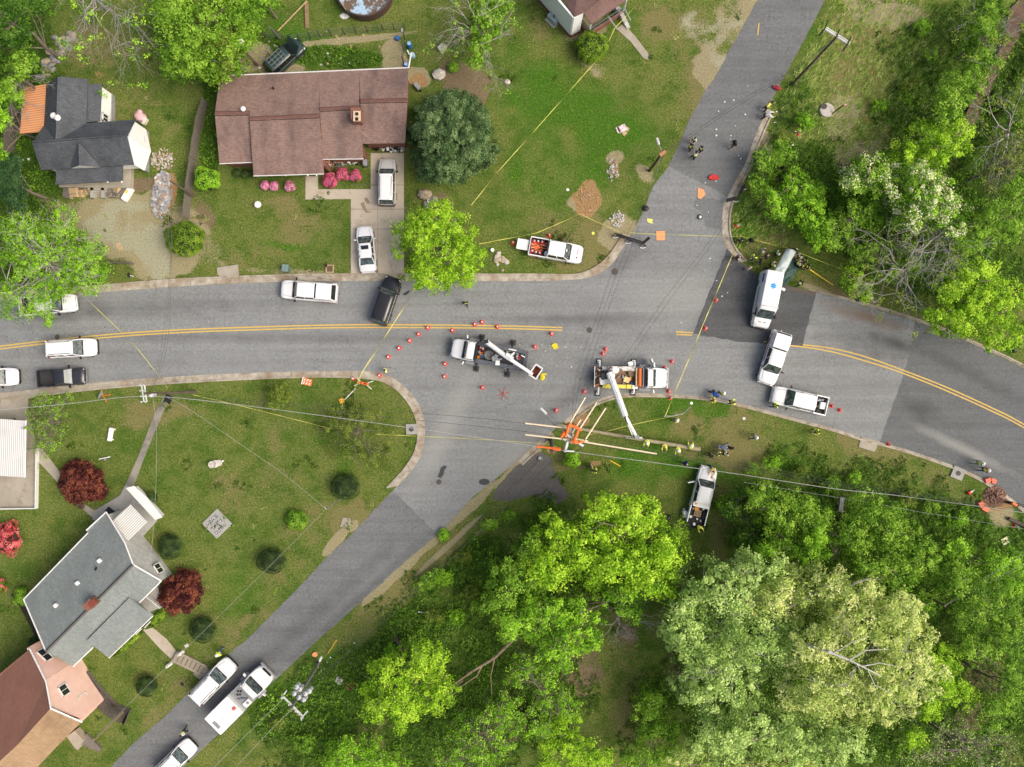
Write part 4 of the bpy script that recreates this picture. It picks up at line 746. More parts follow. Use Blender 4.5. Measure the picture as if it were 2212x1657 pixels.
siding = NT('white_siding', .6, .3); w = siding.new('ShaderNodeTexWave', wave_type='BANDS', bands_direction='Z'); siding.put(w.inputs['Vector'], siding.co); w.inputs['Scale'].default_value = 2.5
siding.col(siding.mix(siding.math('MULTIPLY', siding.noise(2, 4), .3), (.90, .91, .91), (.82, .82, .81))); siding.bump(w.outputs['Fac'], .4, .02); MATS['white_siding'] = siding.m
n = NT('grey_siding', .6, .3); n.col(n.ramp(n.noise(2, 4), [(.3, (.42, .42, .41)), (.7, (.56, .56, .55))])); MATS['grey_siding'] = n.m
n = NT('pink_block', .8, .2); n.col(n.mix(n.math('MULTIPLY', n.step(n.noise(1.6, 5, .75), .66, .7), .8), n.ramp(n.noise(1, 4), [(.3, (.84, .55, .46)), (.7, (.92, .64, .55))]), (.12, .07, .06))); MATS['pink_block'] = n.m
n = NT('red_brick', .85, .2); n.col(n.ramp(n.noise(9, 3, .8), [(.3, (.14, .06, .045)), (.7, (.32, .15, .11))])); MATS['red_brick'] = n.m
n = NT('block_wall', .9, .2); n.col(n.ramp(n.noise(5, 3, .8), [(.3, (.22, .22, .22)), (.7, (.36, .36, .35))])); MATS['block_wall'] = n.m
white = M('white_trim', (.74, .74, .72), .5, .08); dark_glass = M('window_glass', (.02, .025, .028), .08, .2, spec=.8); chim = M('chimney_cap', (.62, .48, .34), .8); fluedark = M('flue_dark', (.03, .012, .008), .9)
woodg = M('weathered_wood', (.17, .15, .125), .9, .3, 6, .3); woodb = M('fresh_board', (.45, .33, .19), .8, .25, 5); galv = M('galvanised', (.42, .43, .44), .4, .15, metal=.6); black = M('black_plastic', (.015, .015, .017), .5)
def rf(t, name, pts, mat, th=.14):
    return MB().plate([P(*p) for p in pts], th).build(name, mat, t, world=True)
def trim(t, pts, r=.07, name='gutter', mat=None):
    return MB().tube([P(*p) for p in pts], r, 4).build(name, mat or white, t, world=True, fix=False)
def wallpoly(t, name, pts, mat, bottom=0.0, th=.18): return MB().wall([P(*p) for p in pts], bottom, th).build(name, mat, t, world=True)
def inner(pts, k, z):
    """footprint from image points, shrunk toward its centre"""
    q = PP(pts, z); c = sum(q, Vector()) / len(q); return [c + (p - c) * k for p in q]
def window(t, a, b, z0, z1, out, two=True, ac=False):
    """window between world points a-b on a wall, heights z0..z1"""
    a = Vector((a[0], a[1], 0)); b = Vector((b[0], b[1], 0)); d = (b - a); L = d.length; d.normalize(); rz = math.atan2(d.y, d.x); nn = Vector((d.y, -d.x, 0)) * out; c = (a + b) / 2; zc = (z0 + z1) / 2
    w_ = MB()
    for s in (-1, 1): w_.box(c + d * s * L / 2 + nn * .12 + Vector((0, 0, zc)), (.1, .12, z1 - z0 + .1), rz)
    for z in (z0, z1): w_.box(c + nn * .12 + Vector((0, 0, z)), (L + .1, .12, .1), rz)
    if two: w_.box(c + nn * .12 + Vector((0, 0, zc)), (.06, .08, z1 - z0), rz)
    f = w_.build('window', white, t, world=True); p = MB().box(c + nn * .10 + Vector((0, 0, zc)), (L, .06, z1 - z0), rz).build('pane', dark_glass, f)
    p.matrix_parent_inverse = Matrix.Translation(-Vector(t.location)); 
    if ac: MB().box(c + d * L * .2 + nn * .25 + Vector((0, 0, z0 + .25)), (.55, .5, .4), rz, bev=.04).build('air_conditioner', M('ac_white', (.66, .66, .64), .5), t, world=True)
Zt = .24246
def A0(x, y, z): return (x * Zt, y * Zt, z)
def A8(x, y, z): return (535.6 + x * Zt, y * Zt, z)
def A16(x, y, z): return (1071.2 + x * Zt, y * Zt, z)
def L12(x, y, z): return (x * Zt, 803.4 + y * Zt, z)
def L18(x, y, z): return (x * Zt, 1205.1 + y * Zt, z)
# --- house with charcoal shingles and orange lean-to
t = thing('shingled_house', 'white house with charcoal shingle roofs and an orange metal lean-to at its left side', 'house', P(200, 290))
e, rg = 3.3, 5.4
rf(t, 'roof', [A0(385, 1125, e), A0(1205, 1065, e), A0(1130, 1213, rg), A0(285, 1277, rg)], 'shingle_charcoal'); rf(t, 'roof', [A0(285, 1277, rg), A0(1130, 1213, rg), A0(1190, 1465, e), A0(365, 1515, e)], 'shingle_charcoal')
rf(t, 'roof', [A0(415, 745, e), A0(520, 680, rg - .1), A0(500, 1262, rg - .1), A0(395, 1140, e)], 'shingle_charcoal'); rf(t, 'roof', [A0(520, 680, rg - .1), A0(780, 705, e), A0(768, 1098, e + .05), A0(500, 1262, rg - .1)], 'shingle_charcoal')
rf(t, 'lean_to_roof', [A0(782, 750, e - .15), A0(905, 746, 2.8), A0(888, 1080, 2.8), A0(772, 1088, e - .15)], 'shingle_charcoal')
rf(t, 'metal_roof', [A0(208, 785, 2.6), A0(412, 748, 3.1), A0(390, 1120, 3.1), A0(345, 1178, 3.0), A0(176, 1192, 2.6)], 'metal_orange', .06)
rf(t, 'porch_roof', [A0(500, 1512, 2.9), A0(1092, 1470, 2.9), A0(1092, 1610, 2.4), A0(495, 1645, 2.4)], 'shingle_charcoal')
for q in ([A0(705, 1270, rg - .02), A0(708, 1472, 4.6), A0(633, 1498, 3.45), A0(640, 1440, 3.9)], [A0(705, 1270, rg - .02), A0(708, 1472, 4.6), A0(896, 1487, 3.45), A0(860, 1440, 3.9)]): rf(t, 'dormer_roof', q, 'shingle_charcoal', .06)
MB().plate([P(*A0(635, 1499, 3.42)), P(*A0(708, 1474, 4.55)), P(*A0(895, 1489, 3.42)), P(*A0(760, 1497, 3.3))], .05).build('dormer_gable', white, t, world=True)
for a, b in (((290, 1262, rg + .06), (1080, 1205, rg + .06)), ((705, 1275, rg + .05), (708, 1465, 4.68)), ((519, 690, rg), (500, 1240, rg))): trim(t, [A0(*a), A0(*b)], .09, 'ridge_cap', 'shingle_charcoal')
# walls: east gable and the others under the eaves
g0, g1, g2 = P(*A0(1205, 1080, e)), P(*A0(1130, 1213, rg)), P(*A0(1190, 1455, e)); off = Vector((-.25, 0, -.1))
MB().wall([g0 + off, Vector((g1.x + .05, g1.y, rg - .15)), g2 + off], .7).build('wall', 'white_siding', t, world=True)
mb = MB(); mb.wall([P(*A0(300, 1500, e)) + Vector((1, .35, -.1)), g2 + off + Vector((0, .35, 0))], .7); mb.build('wall', 'white_siding', t, world=True)
MB().wall([g0 + off - Vector((0, .3, 0)), P(*A0(772, 1100, e)) + Vector((0, -.3, -.1))], .7).build('wall', 'white_siding', t, world=True)
MB().wall([P(*A0(904, 765, 2.8)) + Vector((-.2, 0, -.1)), P(*A0(888, 1085, 2.8)) + Vector((-.2, 0, -.1))], .7).build('wall', 'white_siding', t, world=True)
MB().wall([P(*A0(415, 760, e)) + Vector((.3, -.1, -.1)), P(*A0(775, 720, e)) + Vector((-.3, -.3, -.1))], 0).build('wall', 'white_siding', t, world=True)
MB().wall([P(*A0(415, 760, e)) + Vector((.3, -.1, -.1)), P(*A0(385, 1480, e)) + Vector((.4, 0, -.1))], 0).build('wall', 'white_siding', t, world=True)
gx_ = g0.x - .28
MB().wall([Vector((gx_, g0.y, .7)), Vector((gx_, g2.y, .7))], 0, .24).build('foundation', 'block_wall', t, world=True)
fx = P(*A0(904, 765, 2.8)).x - .2; MB().wall([Vector((fx + .02, P(*A0(904, 765, 2.8)).y, .7)), Vector((fx + .02, g0.y, .7))], 0, .24).build('foundation', 'block_wall', t, world=True)
window(t, (gx_ + .04, g2.y + 2.1), (gx_ + .04, g2.y + 3.3), 1.7, 2.8, 1, True, True); window(t, (fx + .04, g0.y + .4), (fx + .04, g0.y + 1.2), 1.5, 2.5, 1)
for x in (585, 760, 960, 1085): trim(t, [A0(x, 1620, 2.35), (*A0(x, 1600, .3)[:2], .5)], .1, 'porch_post', white)
MB().prism(PP([A0(520, 1500, 0)[:2], A0(1195, 1480, 0)[:2], A0(1190, 1690, 0)[:2], A0(560, 1680, 0)[:2]]), 0, .65).build('porch_floor', 'old_concrete', t, world=True)
st_ = MB()
for i in range(4): st_.box(P(216, 411 + i * 4) + Vector((0, 0, .3 - i * .08)), (2.0, .3, .6 - i * .16))
st_.build('steps', 'old_concrete', t, world=True)
for x in (205, 228): MB().box(P(x, 414) + Vector((0, 0, .3)), (.35, 1.6, .6)).build('step_cheek', 'grey_concrete', t, world=True)
MB().ell(P(*A0(475, 1030, 5.0)), (.33, .33, .18)).build('roof_vent', white, t, world=True); MB().ell(P(*A0(512, 1050, 5.4)), (.33, .33, .2)).build('roof_vent', white, t, world=True)
# --- brown ranch house
t = thing('ranch_house', 'long brown shingled brick ranch house with stepped front roofs and a driveway', 'house', P(680, 265)); e = 2.7
segs = [((464, 245), (541, 243.5), (546.5, 350), (474, 353), 3.95), ((539, 256), (690, 249.7), (699.5, 375), (547.7, 379.4), 4.1), ((690.5, 236), (776, 231.6), (785, 342.5), (697.6, 343.5), 3.95), ((778, 218), (880.5, 216), (875, 309), (781.7, 310.5), 3.75)]
back = [(475, 164.5), (541, 161.5), (690, 155), (777, 151), (881, 147)]
for i, (r1, r2, s2, s1, z) in enumerate(segs):
    rf(t, 'roof', [(*back[i], e), (*back[i + 1], e), (r2[0], r2[1], z), (r1[0], r1[1], z)], 'shingle_brown', .12); rf(t, 'roof', [(r1[0], r1[1], z), (r2[0], r2[1], z), (*s2, e), (*s1, e)], 'shingle_brown', .12)
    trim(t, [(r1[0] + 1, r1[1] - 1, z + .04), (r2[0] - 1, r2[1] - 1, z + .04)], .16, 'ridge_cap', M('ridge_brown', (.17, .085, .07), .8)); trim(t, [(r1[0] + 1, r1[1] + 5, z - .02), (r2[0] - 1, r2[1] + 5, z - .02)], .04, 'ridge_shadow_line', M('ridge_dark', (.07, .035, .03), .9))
    if i != 3: trim(t, [(s1[0], s1[1] + .5, e - .04), (s2[0], s2[1] + .5, e - .04)], .06)
trim(t, [(475, 164, e - .03), (881, 146.5, e - .03)], .09)
fp = [P(477, 167, e), P(878, 150, e)]; ws = [(P(480, 350, e)), P(548, 348, e)]
k_ = lambda x, y, dx=0, dy=0: P(x, y, e) + Vector((dx, dy, -.15))
MB().wall([k_(477, 168, .2, -.2), k_(878, 150, -.2, -.2)], 0).build('wall', 'red_brick', t, world=True); MB().wall([k_(878, 152, -.2, -.2), k_(872, 308, -.2, .3)], 0).build('wall', 'red_brick', t, world=True)
for a, b in (((476, 350), (546, 348)), ((699, 340), (783, 340)), ((783, 308), (872, 307))): MB().wall([k_(*a, .2, .35), k_(*b, -.1, .35)], 0).build('wall', 'red_brick', t, world=True)
MB().wall([k_(550, 360, .2, .3), k_(697, 356, -.2, .3)], 0).build('wall', 'red_brick', t, world=True)
MB().wall([k_(783, 312, -.15, 0), k_(784, 341, -.15, .4)], 0).build('wall', 'red_brick', t, world=True); MB().wall([k_(476, 170, .2, 0), k_(475, 350, .3, .3)], 0).build('wall', 'red_brick', t, world=True)
MB().wall([k_(697, 345, .1, 0), k_(698, 358, .1, 0)], 0).build('wall', 'red_brick', t, world=True)
for x in (573, 617, 665, 684):
    trim(t, [(x, 379, e - .1), (x, 379, .2)], .09, 'porch_post', white)
MB().box(P(*A8(972, 1036, 0)) * 0 + P(771.2, 251.2, 4.5) + Vector((0, 0, 0)), (.95, 1.2, 1.6)).build('chimney', 'red_brick', t, world=True)
cp = MB().box(P(771.2, 251.2, 5.4), (.78 * .93, 1.08 * .93, .18)).build('chimney_cap', chim, t, world=True)
for dy in (6, -5): MB().box(P(771, 251.2 + dy, 5.52) , (.3, .3, .1)).build('flue', fluedark, t, world=True)
MB().ell(P(525, 235, 4.2), (.28, .28, .16)).build('roof_vent', white, t, world=True); MB().lathe([(.1, 0), (.1, .4)], 8, P(591.5, 192, 3.2)).build('vent_pipe', black, t, world=True)
MB().wall([P(881, 113, 2.4), P(883, 112, 2.4)], 2.2, .5).build('downpipe', white, t, world=True); trim(t, [(882, 147, 2.5), (888, 114, 2.2)], .09, 'downpipe')
# --- house top centre
t = thing('white_house', 'white house with brown shingles and screened porch cut off by the top edge', 'house', P(1265, 5))
rf(t, 'roof', [A16(600, -10, 4.6), A16(698, 150, 4.4), A16(780, 108, 4.6), A16(1000, -60, 5.8), A16(1150, -400, 6.5), A16(760, -300, 6.5)], 'shingle_brown_house'); rf(t, 'porch_roof', [A16(775, 108, 3.6), A16(850, 214, 3.0), A16(1165, 0, 3.0), A16(1240, -60, 3.0), A16(1150, -150, 4.0), A16(900, 0, 3.9)], 'shingle_brown_house')
MB().wall([P(*A16(350, -250, 4.3)), P(*A16(692, 152, 4.3)), P(*A16(775, 108, 4.3))], .5).build('wall', 'white_siding', t, world=True)
MB().wall([P(*A16(350, -250, 4.3)).xy.to_3d() + Vector((0, 0, .5)), P(*A16(692, 152, 4.3)).xy.to_3d() + Vector((0, 0, .5)), P(*A16(775, 108, 4.3)).xy.to_3d() + Vector((0, 0, .5))], 0, .26).build('foundation', 'red_brick', t, world=True)
a_ = P(*A16(640, 78, 4.3)); b_ = P(*A16(605, 30, 4.3)); window(t, a_.xy, b_.xy, 1.9, 3.0, -1)
pa, pb, pc = P(*A16(775, 120, 3)), P(*A16(848, 206, 3)), P(*A16(1165, 0, 3)); fl = lambda v, z: Vector((v.x, v.y, z))
MB().wall([fl(pa, .8), fl(pb, .8), fl(pc, .8)], 0, .24).build('porch_base', 'red_brick', t, world=True); trim(t, [], .04) if 0 else None
rl = MB()
for s_, e_ in ((pa, pb), (pb, pc)):
    for i in range(11): v = s_.lerp(e_, i / 10); rl.tube([fl(v, .8), fl(v, 1.7)], .035, 4)
    rl.tube([fl(s_, 1.7), fl(e_, 1.7)], .05, 4); rl.tube([fl(s_, .95), fl(e_, .95)], .05, 4)
rl.build('porch_railing', M('rail_dark', (.12, .13, .12), .6), t, world=True, fix=False)
for v in (pb, pc, pa): MB().tube([fl(v, .8), fl(v, 2.9)], .08, 6).build('porch_post', white, t, world=True, fix=False)
s_ = MB()
for i in range(6): s_.box(P(1330 + i * 3.6, 22 + i * 5.2) + Vector((0, 0, .42 - i * .065)), (1.7, .42, .84 - i * .13), R(-54))
s_.build('steps', M('step_painted', (.46, .46, .43), .8, .3, 3), t, world=True)
for s in (-1, 1): trim(t, [(1330 + s * 17, 24 - s * 10, 1.7), (1348 + s * 14, 54 - s * 10, .9)], .07, 'stair_rail', M('rail_grey', (.33, .34, .33), .6))
# --- carport at left
t = thing('carport', 'flat ribbed white metal carport roof on posts at the left picture edge', 'carport', P(20, 970))
rf(t, 'metal_roof', [(-80, 900, 2.7), (0, 905, 2.7), (56, 909, 2.7), (53.5, 1031.5, 2.7), (0, 1028, 2.7), (-80, 1024, 2.7)], 'metal_white', .1)
for x, y in ((50, 915), (48, 1022), (10, 1022), (10, 912)): trim(t, [(x, y, 2.6), (x * .967 + 36.5 if 0 else x + 3, y, 0)], .06, 'post', white)
trim(t, [(56, 908, 2.72), (53.6, 1031, 2.72)], .07, 'edge_trim'); 
tag(MB().strip(PP([(84, 968), (82, 1097), (-60, 1099)]), .12, 0, .5).build('low_wall', white), 'low white painted wall edging the carport slab', 'wall')
tag(MB().strip(PP([(57, 974), (84, 968), (84, 1014)]), .07, .05, .25).build('pipe_rail', M('pipe_grey', (.5, .5, .48), .5)), 'low grey pipe rail at the corner of the carport slab', 'rail')
# --- grey roofed house
t = thing('grey_roofed_house', 'large house with grey shingle roof, brick chimney and white trim beside two japanese maples', 'house', P(215, 1290)); e, rg = 3.3, 5.3
RN, RSW = (287.3, 1219.6), (99.4, 1407.6)
rf(t, 'roof', [(229, 1106.5, e), (269.5, 1173, e + 1.35), (*RN, rg), (*RSW, rg), (51, 1294.8, e), (190, 1151.4, e), (186.5, 1145.5, e)], 'shingle_grey')
rf(t, 'roof', [(*RN, rg), (348, 1255, e), (157.6, 1439.5, e), (*RSW, rg)], 'shingle_grey')
rf(t, 'wing_roof', [(279, 1291.5, 4.25), (329.8, 1330, 3.3), (235, 1421, 3.3), (187, 1384, 4.25)], 'shingle_grey')
trim(t, [(*RN, rg + .05), (*RSW, rg + .05)], .15, 'ridge_vent', M('ridge_vent', (.11, .105, .10), .8))
for q in ([(229, 1106, e), (186.2, 1145.5, e)], [(190, 1151, e), (51, 1294.5, e)], [(348, 1255, e), (300.7, 1302, e)], [(329.8, 1330.3, 3.15), (235, 1421, 3.15)], [(201, 1398, e), (157.6, 1439.5, e)], [(229, 1106, e + .05), (269.5, 1173, e + 1.4), (287.3, 1219.6, rg + .02)], [(287.3, 1219.6, rg + .02), (348, 1255, e + .04)], [(279, 1291, 4), (329.8, 1330, 3.2)], [(51, 1295, e), (99.4, 1408, rg)]): trim(t, q, .08)
MB().box(P(199, 1303, 5.6), (1.05, .75, 1.3), R(45)).build('chimney', 'red_brick', t, world=True); MB().box(P(199, 1303, 6.3), (.8, .5, .08), R(45)).build('flue', M('flue_red', (.20, .05, .03), .9), t, world=True)
for x, y in ((214.5, 1211.5), (167, 1260), (120, 1308)): MB().box(P(x, y, 4.6), (.4, .4, .22), R(45), bev=.05).build('roof_vent', white, t, world=True)
MB().box(P(207, 1229, 4.7), (.3, .16, .15), R(60)).build('vent_pipe', black, t, world=True); trim(t, [(127, 1357, 4.9), (136, 1350, 4.9)], .1, 'vent_pipe', galv)
w1, w2, w3 = P(229, 1106.5, e), P(*RN, rg), P(348, 1255, e); 
MB().wall([fl(w1, e - .15) + Vector((-.2, -.4, 0)), fl(w2, rg - .2) + Vector((-.25, 0, 0)), fl(w3, e - .15) + Vector((-.4, -.2, 0))], 0).build('wall', 'grey_siding', t, world=True)
MB().wall([fl(P(51, 1296, e), e - .15) + Vector((.5, -.1, 0)), fl(P(*RSW, rg), rg - .2) + Vector((.4, .3, 0)), fl(P(158, 1437, e), e - .15) + Vector((.1, .4, 0))], 0).build('wall', 'grey_siding', t, world=True)
MB().wall([k_(52, 1297, .6, -.1), k_(186, 1156, .4, -.4), k_(228, 1112, 0, -.5)], 0).build('wall', 'grey_siding', t, world=True)
MB().wall([k_(345, 1254, -.5, .3), k_(203, 1392, -.4, .4), k_(158, 1435, -.1, .4)], 0).build('wall', 'grey_siding', t, world=True)
wa, wb = fl(w2, 0) + Vector((.05, 0, 0)), fl(w3, 0) + Vector((-.3, -.2, 0)); window(t, wa.lerp(wb, .35), wa.lerp(wb, .72), 1.3, 2.5, -1)
MB().prism(PP([(297, 1298), (337, 1262), (352, 1300), (350, 1316), (328, 1328)], .6), 0, .6).build('porch_floor', 'grey_concrete', t, world=True)
rl = MB(); ra, rb = P(316, 1290, 1.5), P(345, 1314, 1.5)
for i in range(10): v = ra.lerp(rb, i / 9); rl.tube([fl(v, .6), fl(v, 1.5)], .035, 4)
rl.tube([ra, rb], .05, 4); rl.build('porch_railing', white, t, world=True, fix=False)
trim(t, [(312, 1356, 1.3), (325, 1342, 1.3)], .06, 'stair_rail'); trim(t, [(293, 1370, 1.3), (306, 1358, 1.3)], .06, 'stair_rail')
t = thing('porch_canopy', 'square ribbed white metal porch canopy attached to the grey roofed house', 'canopy', P(280, 1130))
rf(t, 'metal_roof', [(242.5, 1126, 2.9), (281.5, 1089.5, 2.9), (318.8, 1128.5, 2.9), (272.8, 1172, 2.9)], 'canopy_white', .08)
for x, y in ((280, 1096), (312, 1128), (272, 1164)): trim(t, [(x, y, 2.8), (x, y, .06)], .05, 'post', white)
t = thing('metal_awning', 'long narrow white slatted awning leaning along the patio edge', 'awning', P(310, 1090))
rf(t, 'awning_roof', [(271.6, 1054.4, 2.5), (289.7, 1049.5, 2.0), (318, 1075, 2.0), (351.6, 1117.4, 2.0), (335, 1123.5, 2.5)], 'awning_white', .06)
for x, y in ((274, 1056), (300, 1087), (332, 1120)): trim(t, [(x, y, 2.45), (x, y, .06)], .05, 'post', white)
MB().wall([P(288, 1053, 1.9), P(346, 1116, 1.9)], .9, .05).build('slat_screen', white, t, world=True)
# --- pink house
t = thing('pink_house', 'pink house with brown roof and tan shingled porch roof in the lower left corner', 'house', P(70, 1540))
rf(t, 'roof', [L18(265, 812, 4.6), L18(410, 1105, 6.3), L18(452, 1340, 7.6), L18(150, 1672, 7.6), L18(-150, 1950, 7.6), L18(-500, 1500, 4.6), L18(-40, 1065, 4.6)], 'shingle_redbrown')
rf(t, 'roof', [L18(452, 1340, 7.6), L18(728, 1462, 5.0), L18(520, 1665, 5.0), L18(300, 1900, 5.0), L18(-150, 1950, 7.6), L18(150, 1672, 7.6)], 'shingle_tan')
for q in ([L18(262, 808, 4.62), L18(410, 1105, 6.35), L18(452, 1342, 7.66), L18(730, 1463, 5.04)],): trim(t, q, .1)
p1, p2, p3, p4 = (P(*L18(262, 812, 4.6)), P(*L18(410, 1105, 6.3)), P(*L18(452, 1340, 7.6)), P(*L18(728, 1462, 5.0))); o_ = Vector((-.3, .05, 0))
MB().wall([fl(p1, 4.45) + o_, fl(p2, 6.1) + o_, fl(p3, 7.35) + o_, fl(p4, 4.8) + o_ + Vector((0, .3, 0))], 0).build('wall', 'pink_block', t, world=True)
wA, wB = fl(p3, 0) + o_, fl(p4, 0) + o_
window(t, (fl(p2, 0) + o_).lerp(wA, .55), wA.lerp(wB, .12) if 0 else wA, 4.0, 5.2, -1); window(t, wA.lerp(wB, .30), wA.lerp(wB, .62), 2.2, 3.5, -1); window(t, (fl(p1, 0) + o_).lerp(fl(p2, 0) + o_, .22), (fl(p1, 0) + o_).lerp(fl(p2, 0) + o_, .6), 3.0, 4.1, -1)
MB().wall([fl(p4, 4.8) + o_ + Vector((0, .3, 0)), P(*L18(300, 1870, 4.8)) + Vector((-.3, .3, 0))], 0).build('wall', 'pink_block', t, world=True)
for q in ([L18(410, 1395, 6.95), L18(480, 1370, 6.6), L18(500, 1372, 6.5), L18(455, 1405, 6.6), L18(400, 1432, 6.7)], [L18(330, 1510, 6.7), L18(385, 1485, 6.5), L18(392, 1500, 6.4), L18(350, 1530, 6.5), L18(322, 1525, 6.6)]): MB().plate([P(a, b, c + .05) for a, b, c in q], .04).build('roof_patch', M('patch_grey', (.09, .09, .10), .8), t, world=True)
slab('porch_slab', [(155, 1583), (172, 1570), (190, 1590), (178, 1612), (172, 1607)], 'old_concrete', .9)
t = thing('pump_porch', 'small plank deck and step by the pink house porch', 'deck', P(190, 1598)); MB().prism(PP([(170, 1600), (190, 1582), (218, 1610), (205, 1618), (190, 1610)]), 0, .35).build('deck_boards', woodg, t, world=True); MB().box(P(212, 1614) + Vector((0, 0, .1)), (.9, .5, .2), R(-40)).build('step', woodg, t, world=True)
# --- garden steps
t = thing('garden_steps', 'concrete flight of garden steps descending to the side street by the parked white car', 'steps', P(408, 1428)); mb = MB()
for i in range(7): mb.box(P(384 + i * 8.6, 1417 + i * 4.6) + Vector((0, 0, .1)), (.42, 1.25, .7 - i * .09), R(-28))
mb.build('treads', M('step_tread', (.30, .26, .19), .85), t, world=True)
for dx, dy in ((6, -9), (-5, 9)): trim(t, [(376 + dx, 1417 + dy, .42), (440 + dx, 1449 + dy, .2)], .1, 'side_wall', 'old_concrete')
slab('path', [(424, 1440), (447, 1438), (452, 1449), (432, 1468), (418, 1456)], 'old_concrete', .06)
# --- fences
def board_fence(label, pts, h, name='board_fence', mat=None, lean=0.0):
    t = thing(name, label, 'fence', P(*pts[0])); bm_ = MB(); ps = MB(); q = PP(pts); rng = random.Random(3)
    for a, b in zip(q[:-1], q[1:]):
        d = b - a; L = d.length; n_ = int(L / .16); rz = math.atan2(d.y, d.x); d.normalize(); nn = Vector((-d.y, d.x, 0))
        for i in range(n_):
            hh = h * rng.uniform(.94, 1.03); bm_.box(a + d * (i + .5) * .16 + nn * (lean * .5 + rng.uniform(-.01, .01)) + Vector((0, 0, hh / 2)), (.145, .025, hh), rz)
        for i in range(int(L / 2.4) + 1): ps.box(a + d * min(L, i * 2.4) - nn * .06 + Vector((0, 0, h * .5)), (.1, .1, h), rz)
        for z in (.35, h - .3): bm_.box((a + b) / 2 - nn * .035 + Vector((0, 0, z)), (L, .04, .09), rz)
    bm_.build('boards', mat or woodg, t, world=True, fix=False); ps.build('posts', mat or woodg, t, world=True, fix=False); return t
board_fence('weathered grey board fence between the orange roofed house yard and the ranch house', [(451, 225), (438, 265), (430, 310), (424, 350), (414, 420), (409, 475)], 1.8)
board_fence('dark old board fence behind the orange metal roof at the left', [(68, 185), (52, 240), (38, 300), (28, 338)], 2.0)
board_fence('short low plank fence beside the gravel drive under the feathery tree', [(240, 568), (292, 570)], .9)
board_fence('dark fence running between the grey roofed and pink houses up the left lawn', [(40, 1278), (56, 1300), (72, 1330), (92, 1368)], 1.2, mat=M('fence_black', (.05, .045, .04), .9))
t = thing('plank_ramp', 'long curving weathered plank ramp between the pink house and the lawn', 'ramp', P(240, 1500)); mb = MB(); q = smooth_line(PP([(166, 1440), (190, 1470), (215, 1500), (245, 1530), (280, 1546)]), 8)
for i in range(len(q) - 1):
    for kk in (0, .5): 
        c = q[i].lerp(q[i + 1], kk); d = q[i + 1] - q[i]; mb.box(c + Vector((0, 0, .5)), (.17, 1.5, .05), math.atan2(d.y, d.x))
mb.build('planks', M('ramp_wood', (.10, .088, .072), .9, .35, 5), t, world=True, fix=False)
rr_ = MB()
for s in (-1, 1): rr_.strip([p + Vector((-(q[min(i + 1, len(q) - 1)] - q[max(i - 1, 0)]).normalized().y, (q[min(i + 1, len(q) - 1)] - q[max(i - 1, 0)]).normalized().x, 0)) * .72 * s for i, p in enumerate(q)], .08, 0, .48)
rr_.build('side_beams', woodg, t, world=True, fix=False)
def mesh_fence(label, pts, h, name='wire_fence'):
    t = thing(name, label, 'fence', P(*pts[0])); q = PP(pts); wm_ = MB()
    for i, p in enumerate(q): MB().tube([p, p + Vector((0, 0, h))], .05, 6).build('post', M('dark_post', (.05, .05, .045), .7), t, world=True, fix=False)
    for a, b in zip(q[:-1], q[1:]):
        for z in (h * .98, h * .66, h * .33, .05): wm_.tube([a + Vector((0, 0, z)), b + Vector((0, 0, z))], .012, 3)
        for k in range(1, 6): v = a.lerp(b, k / 6); wm_.tube([v, v + Vector((0, 0, h))], .008, 3)
    wm_.build('wire', M('wire_mesh', (.14, .15, .14), .6), t, world=True, fix=False)
mesh_fence('wire mesh fence with dark posts along the back of the ranch house yard', [(575, 82), (605, 83), (630, 90), (650, 88), (672, 84), (692, 80), (716, 77), (745, 75), (770, 72), (795, 70), (828, 66), (852, 64), (874, 66)], 1.5)
mesh_fence('short dark side fence down the right of the ranch house back yard', [(874, 66), (875, 85), (873, 110), (872, 135)], 1.5)
# --- pool
t = thing('swimming_pool', 'round above-ground pool with leaf-littered pale blue cover water cut by the top edge', 'swimming pool', P(790, -14))
cz = P(790, -14); mb = MB(); mb.off = cz * 0
mb.lathe([(3.05, 0), (3.05, 1.2), (2.9, 1.24), (2.9, .8)], 36, cz); mb.build('pool_wall', M('pool_wall', (.075, .045, .04), .6), t, world=True)
n = NT('pool_water', .35, .5); n.col(n.mix(n.step(n.math('ADD', n.noise(.8, 5, .65), n.math('MULTIPLY', n.noise(6, 3), .25)), .60, .68), (.36, .52, .66), (.14, .095, .06))); MATS['pool_water'] = n.m
MB().lathe([(2.9, .9), (2.9, .95)], 36, cz).build('water', 'pool_water', t, world=True)
MB().tube([P(743, 0, 1.3), P(741, 12, 1.3), P(748, 22, 1.3)], .03, 5).build('hose', M('hose_tan', (.5, .4, .25), .6), t, world=True)
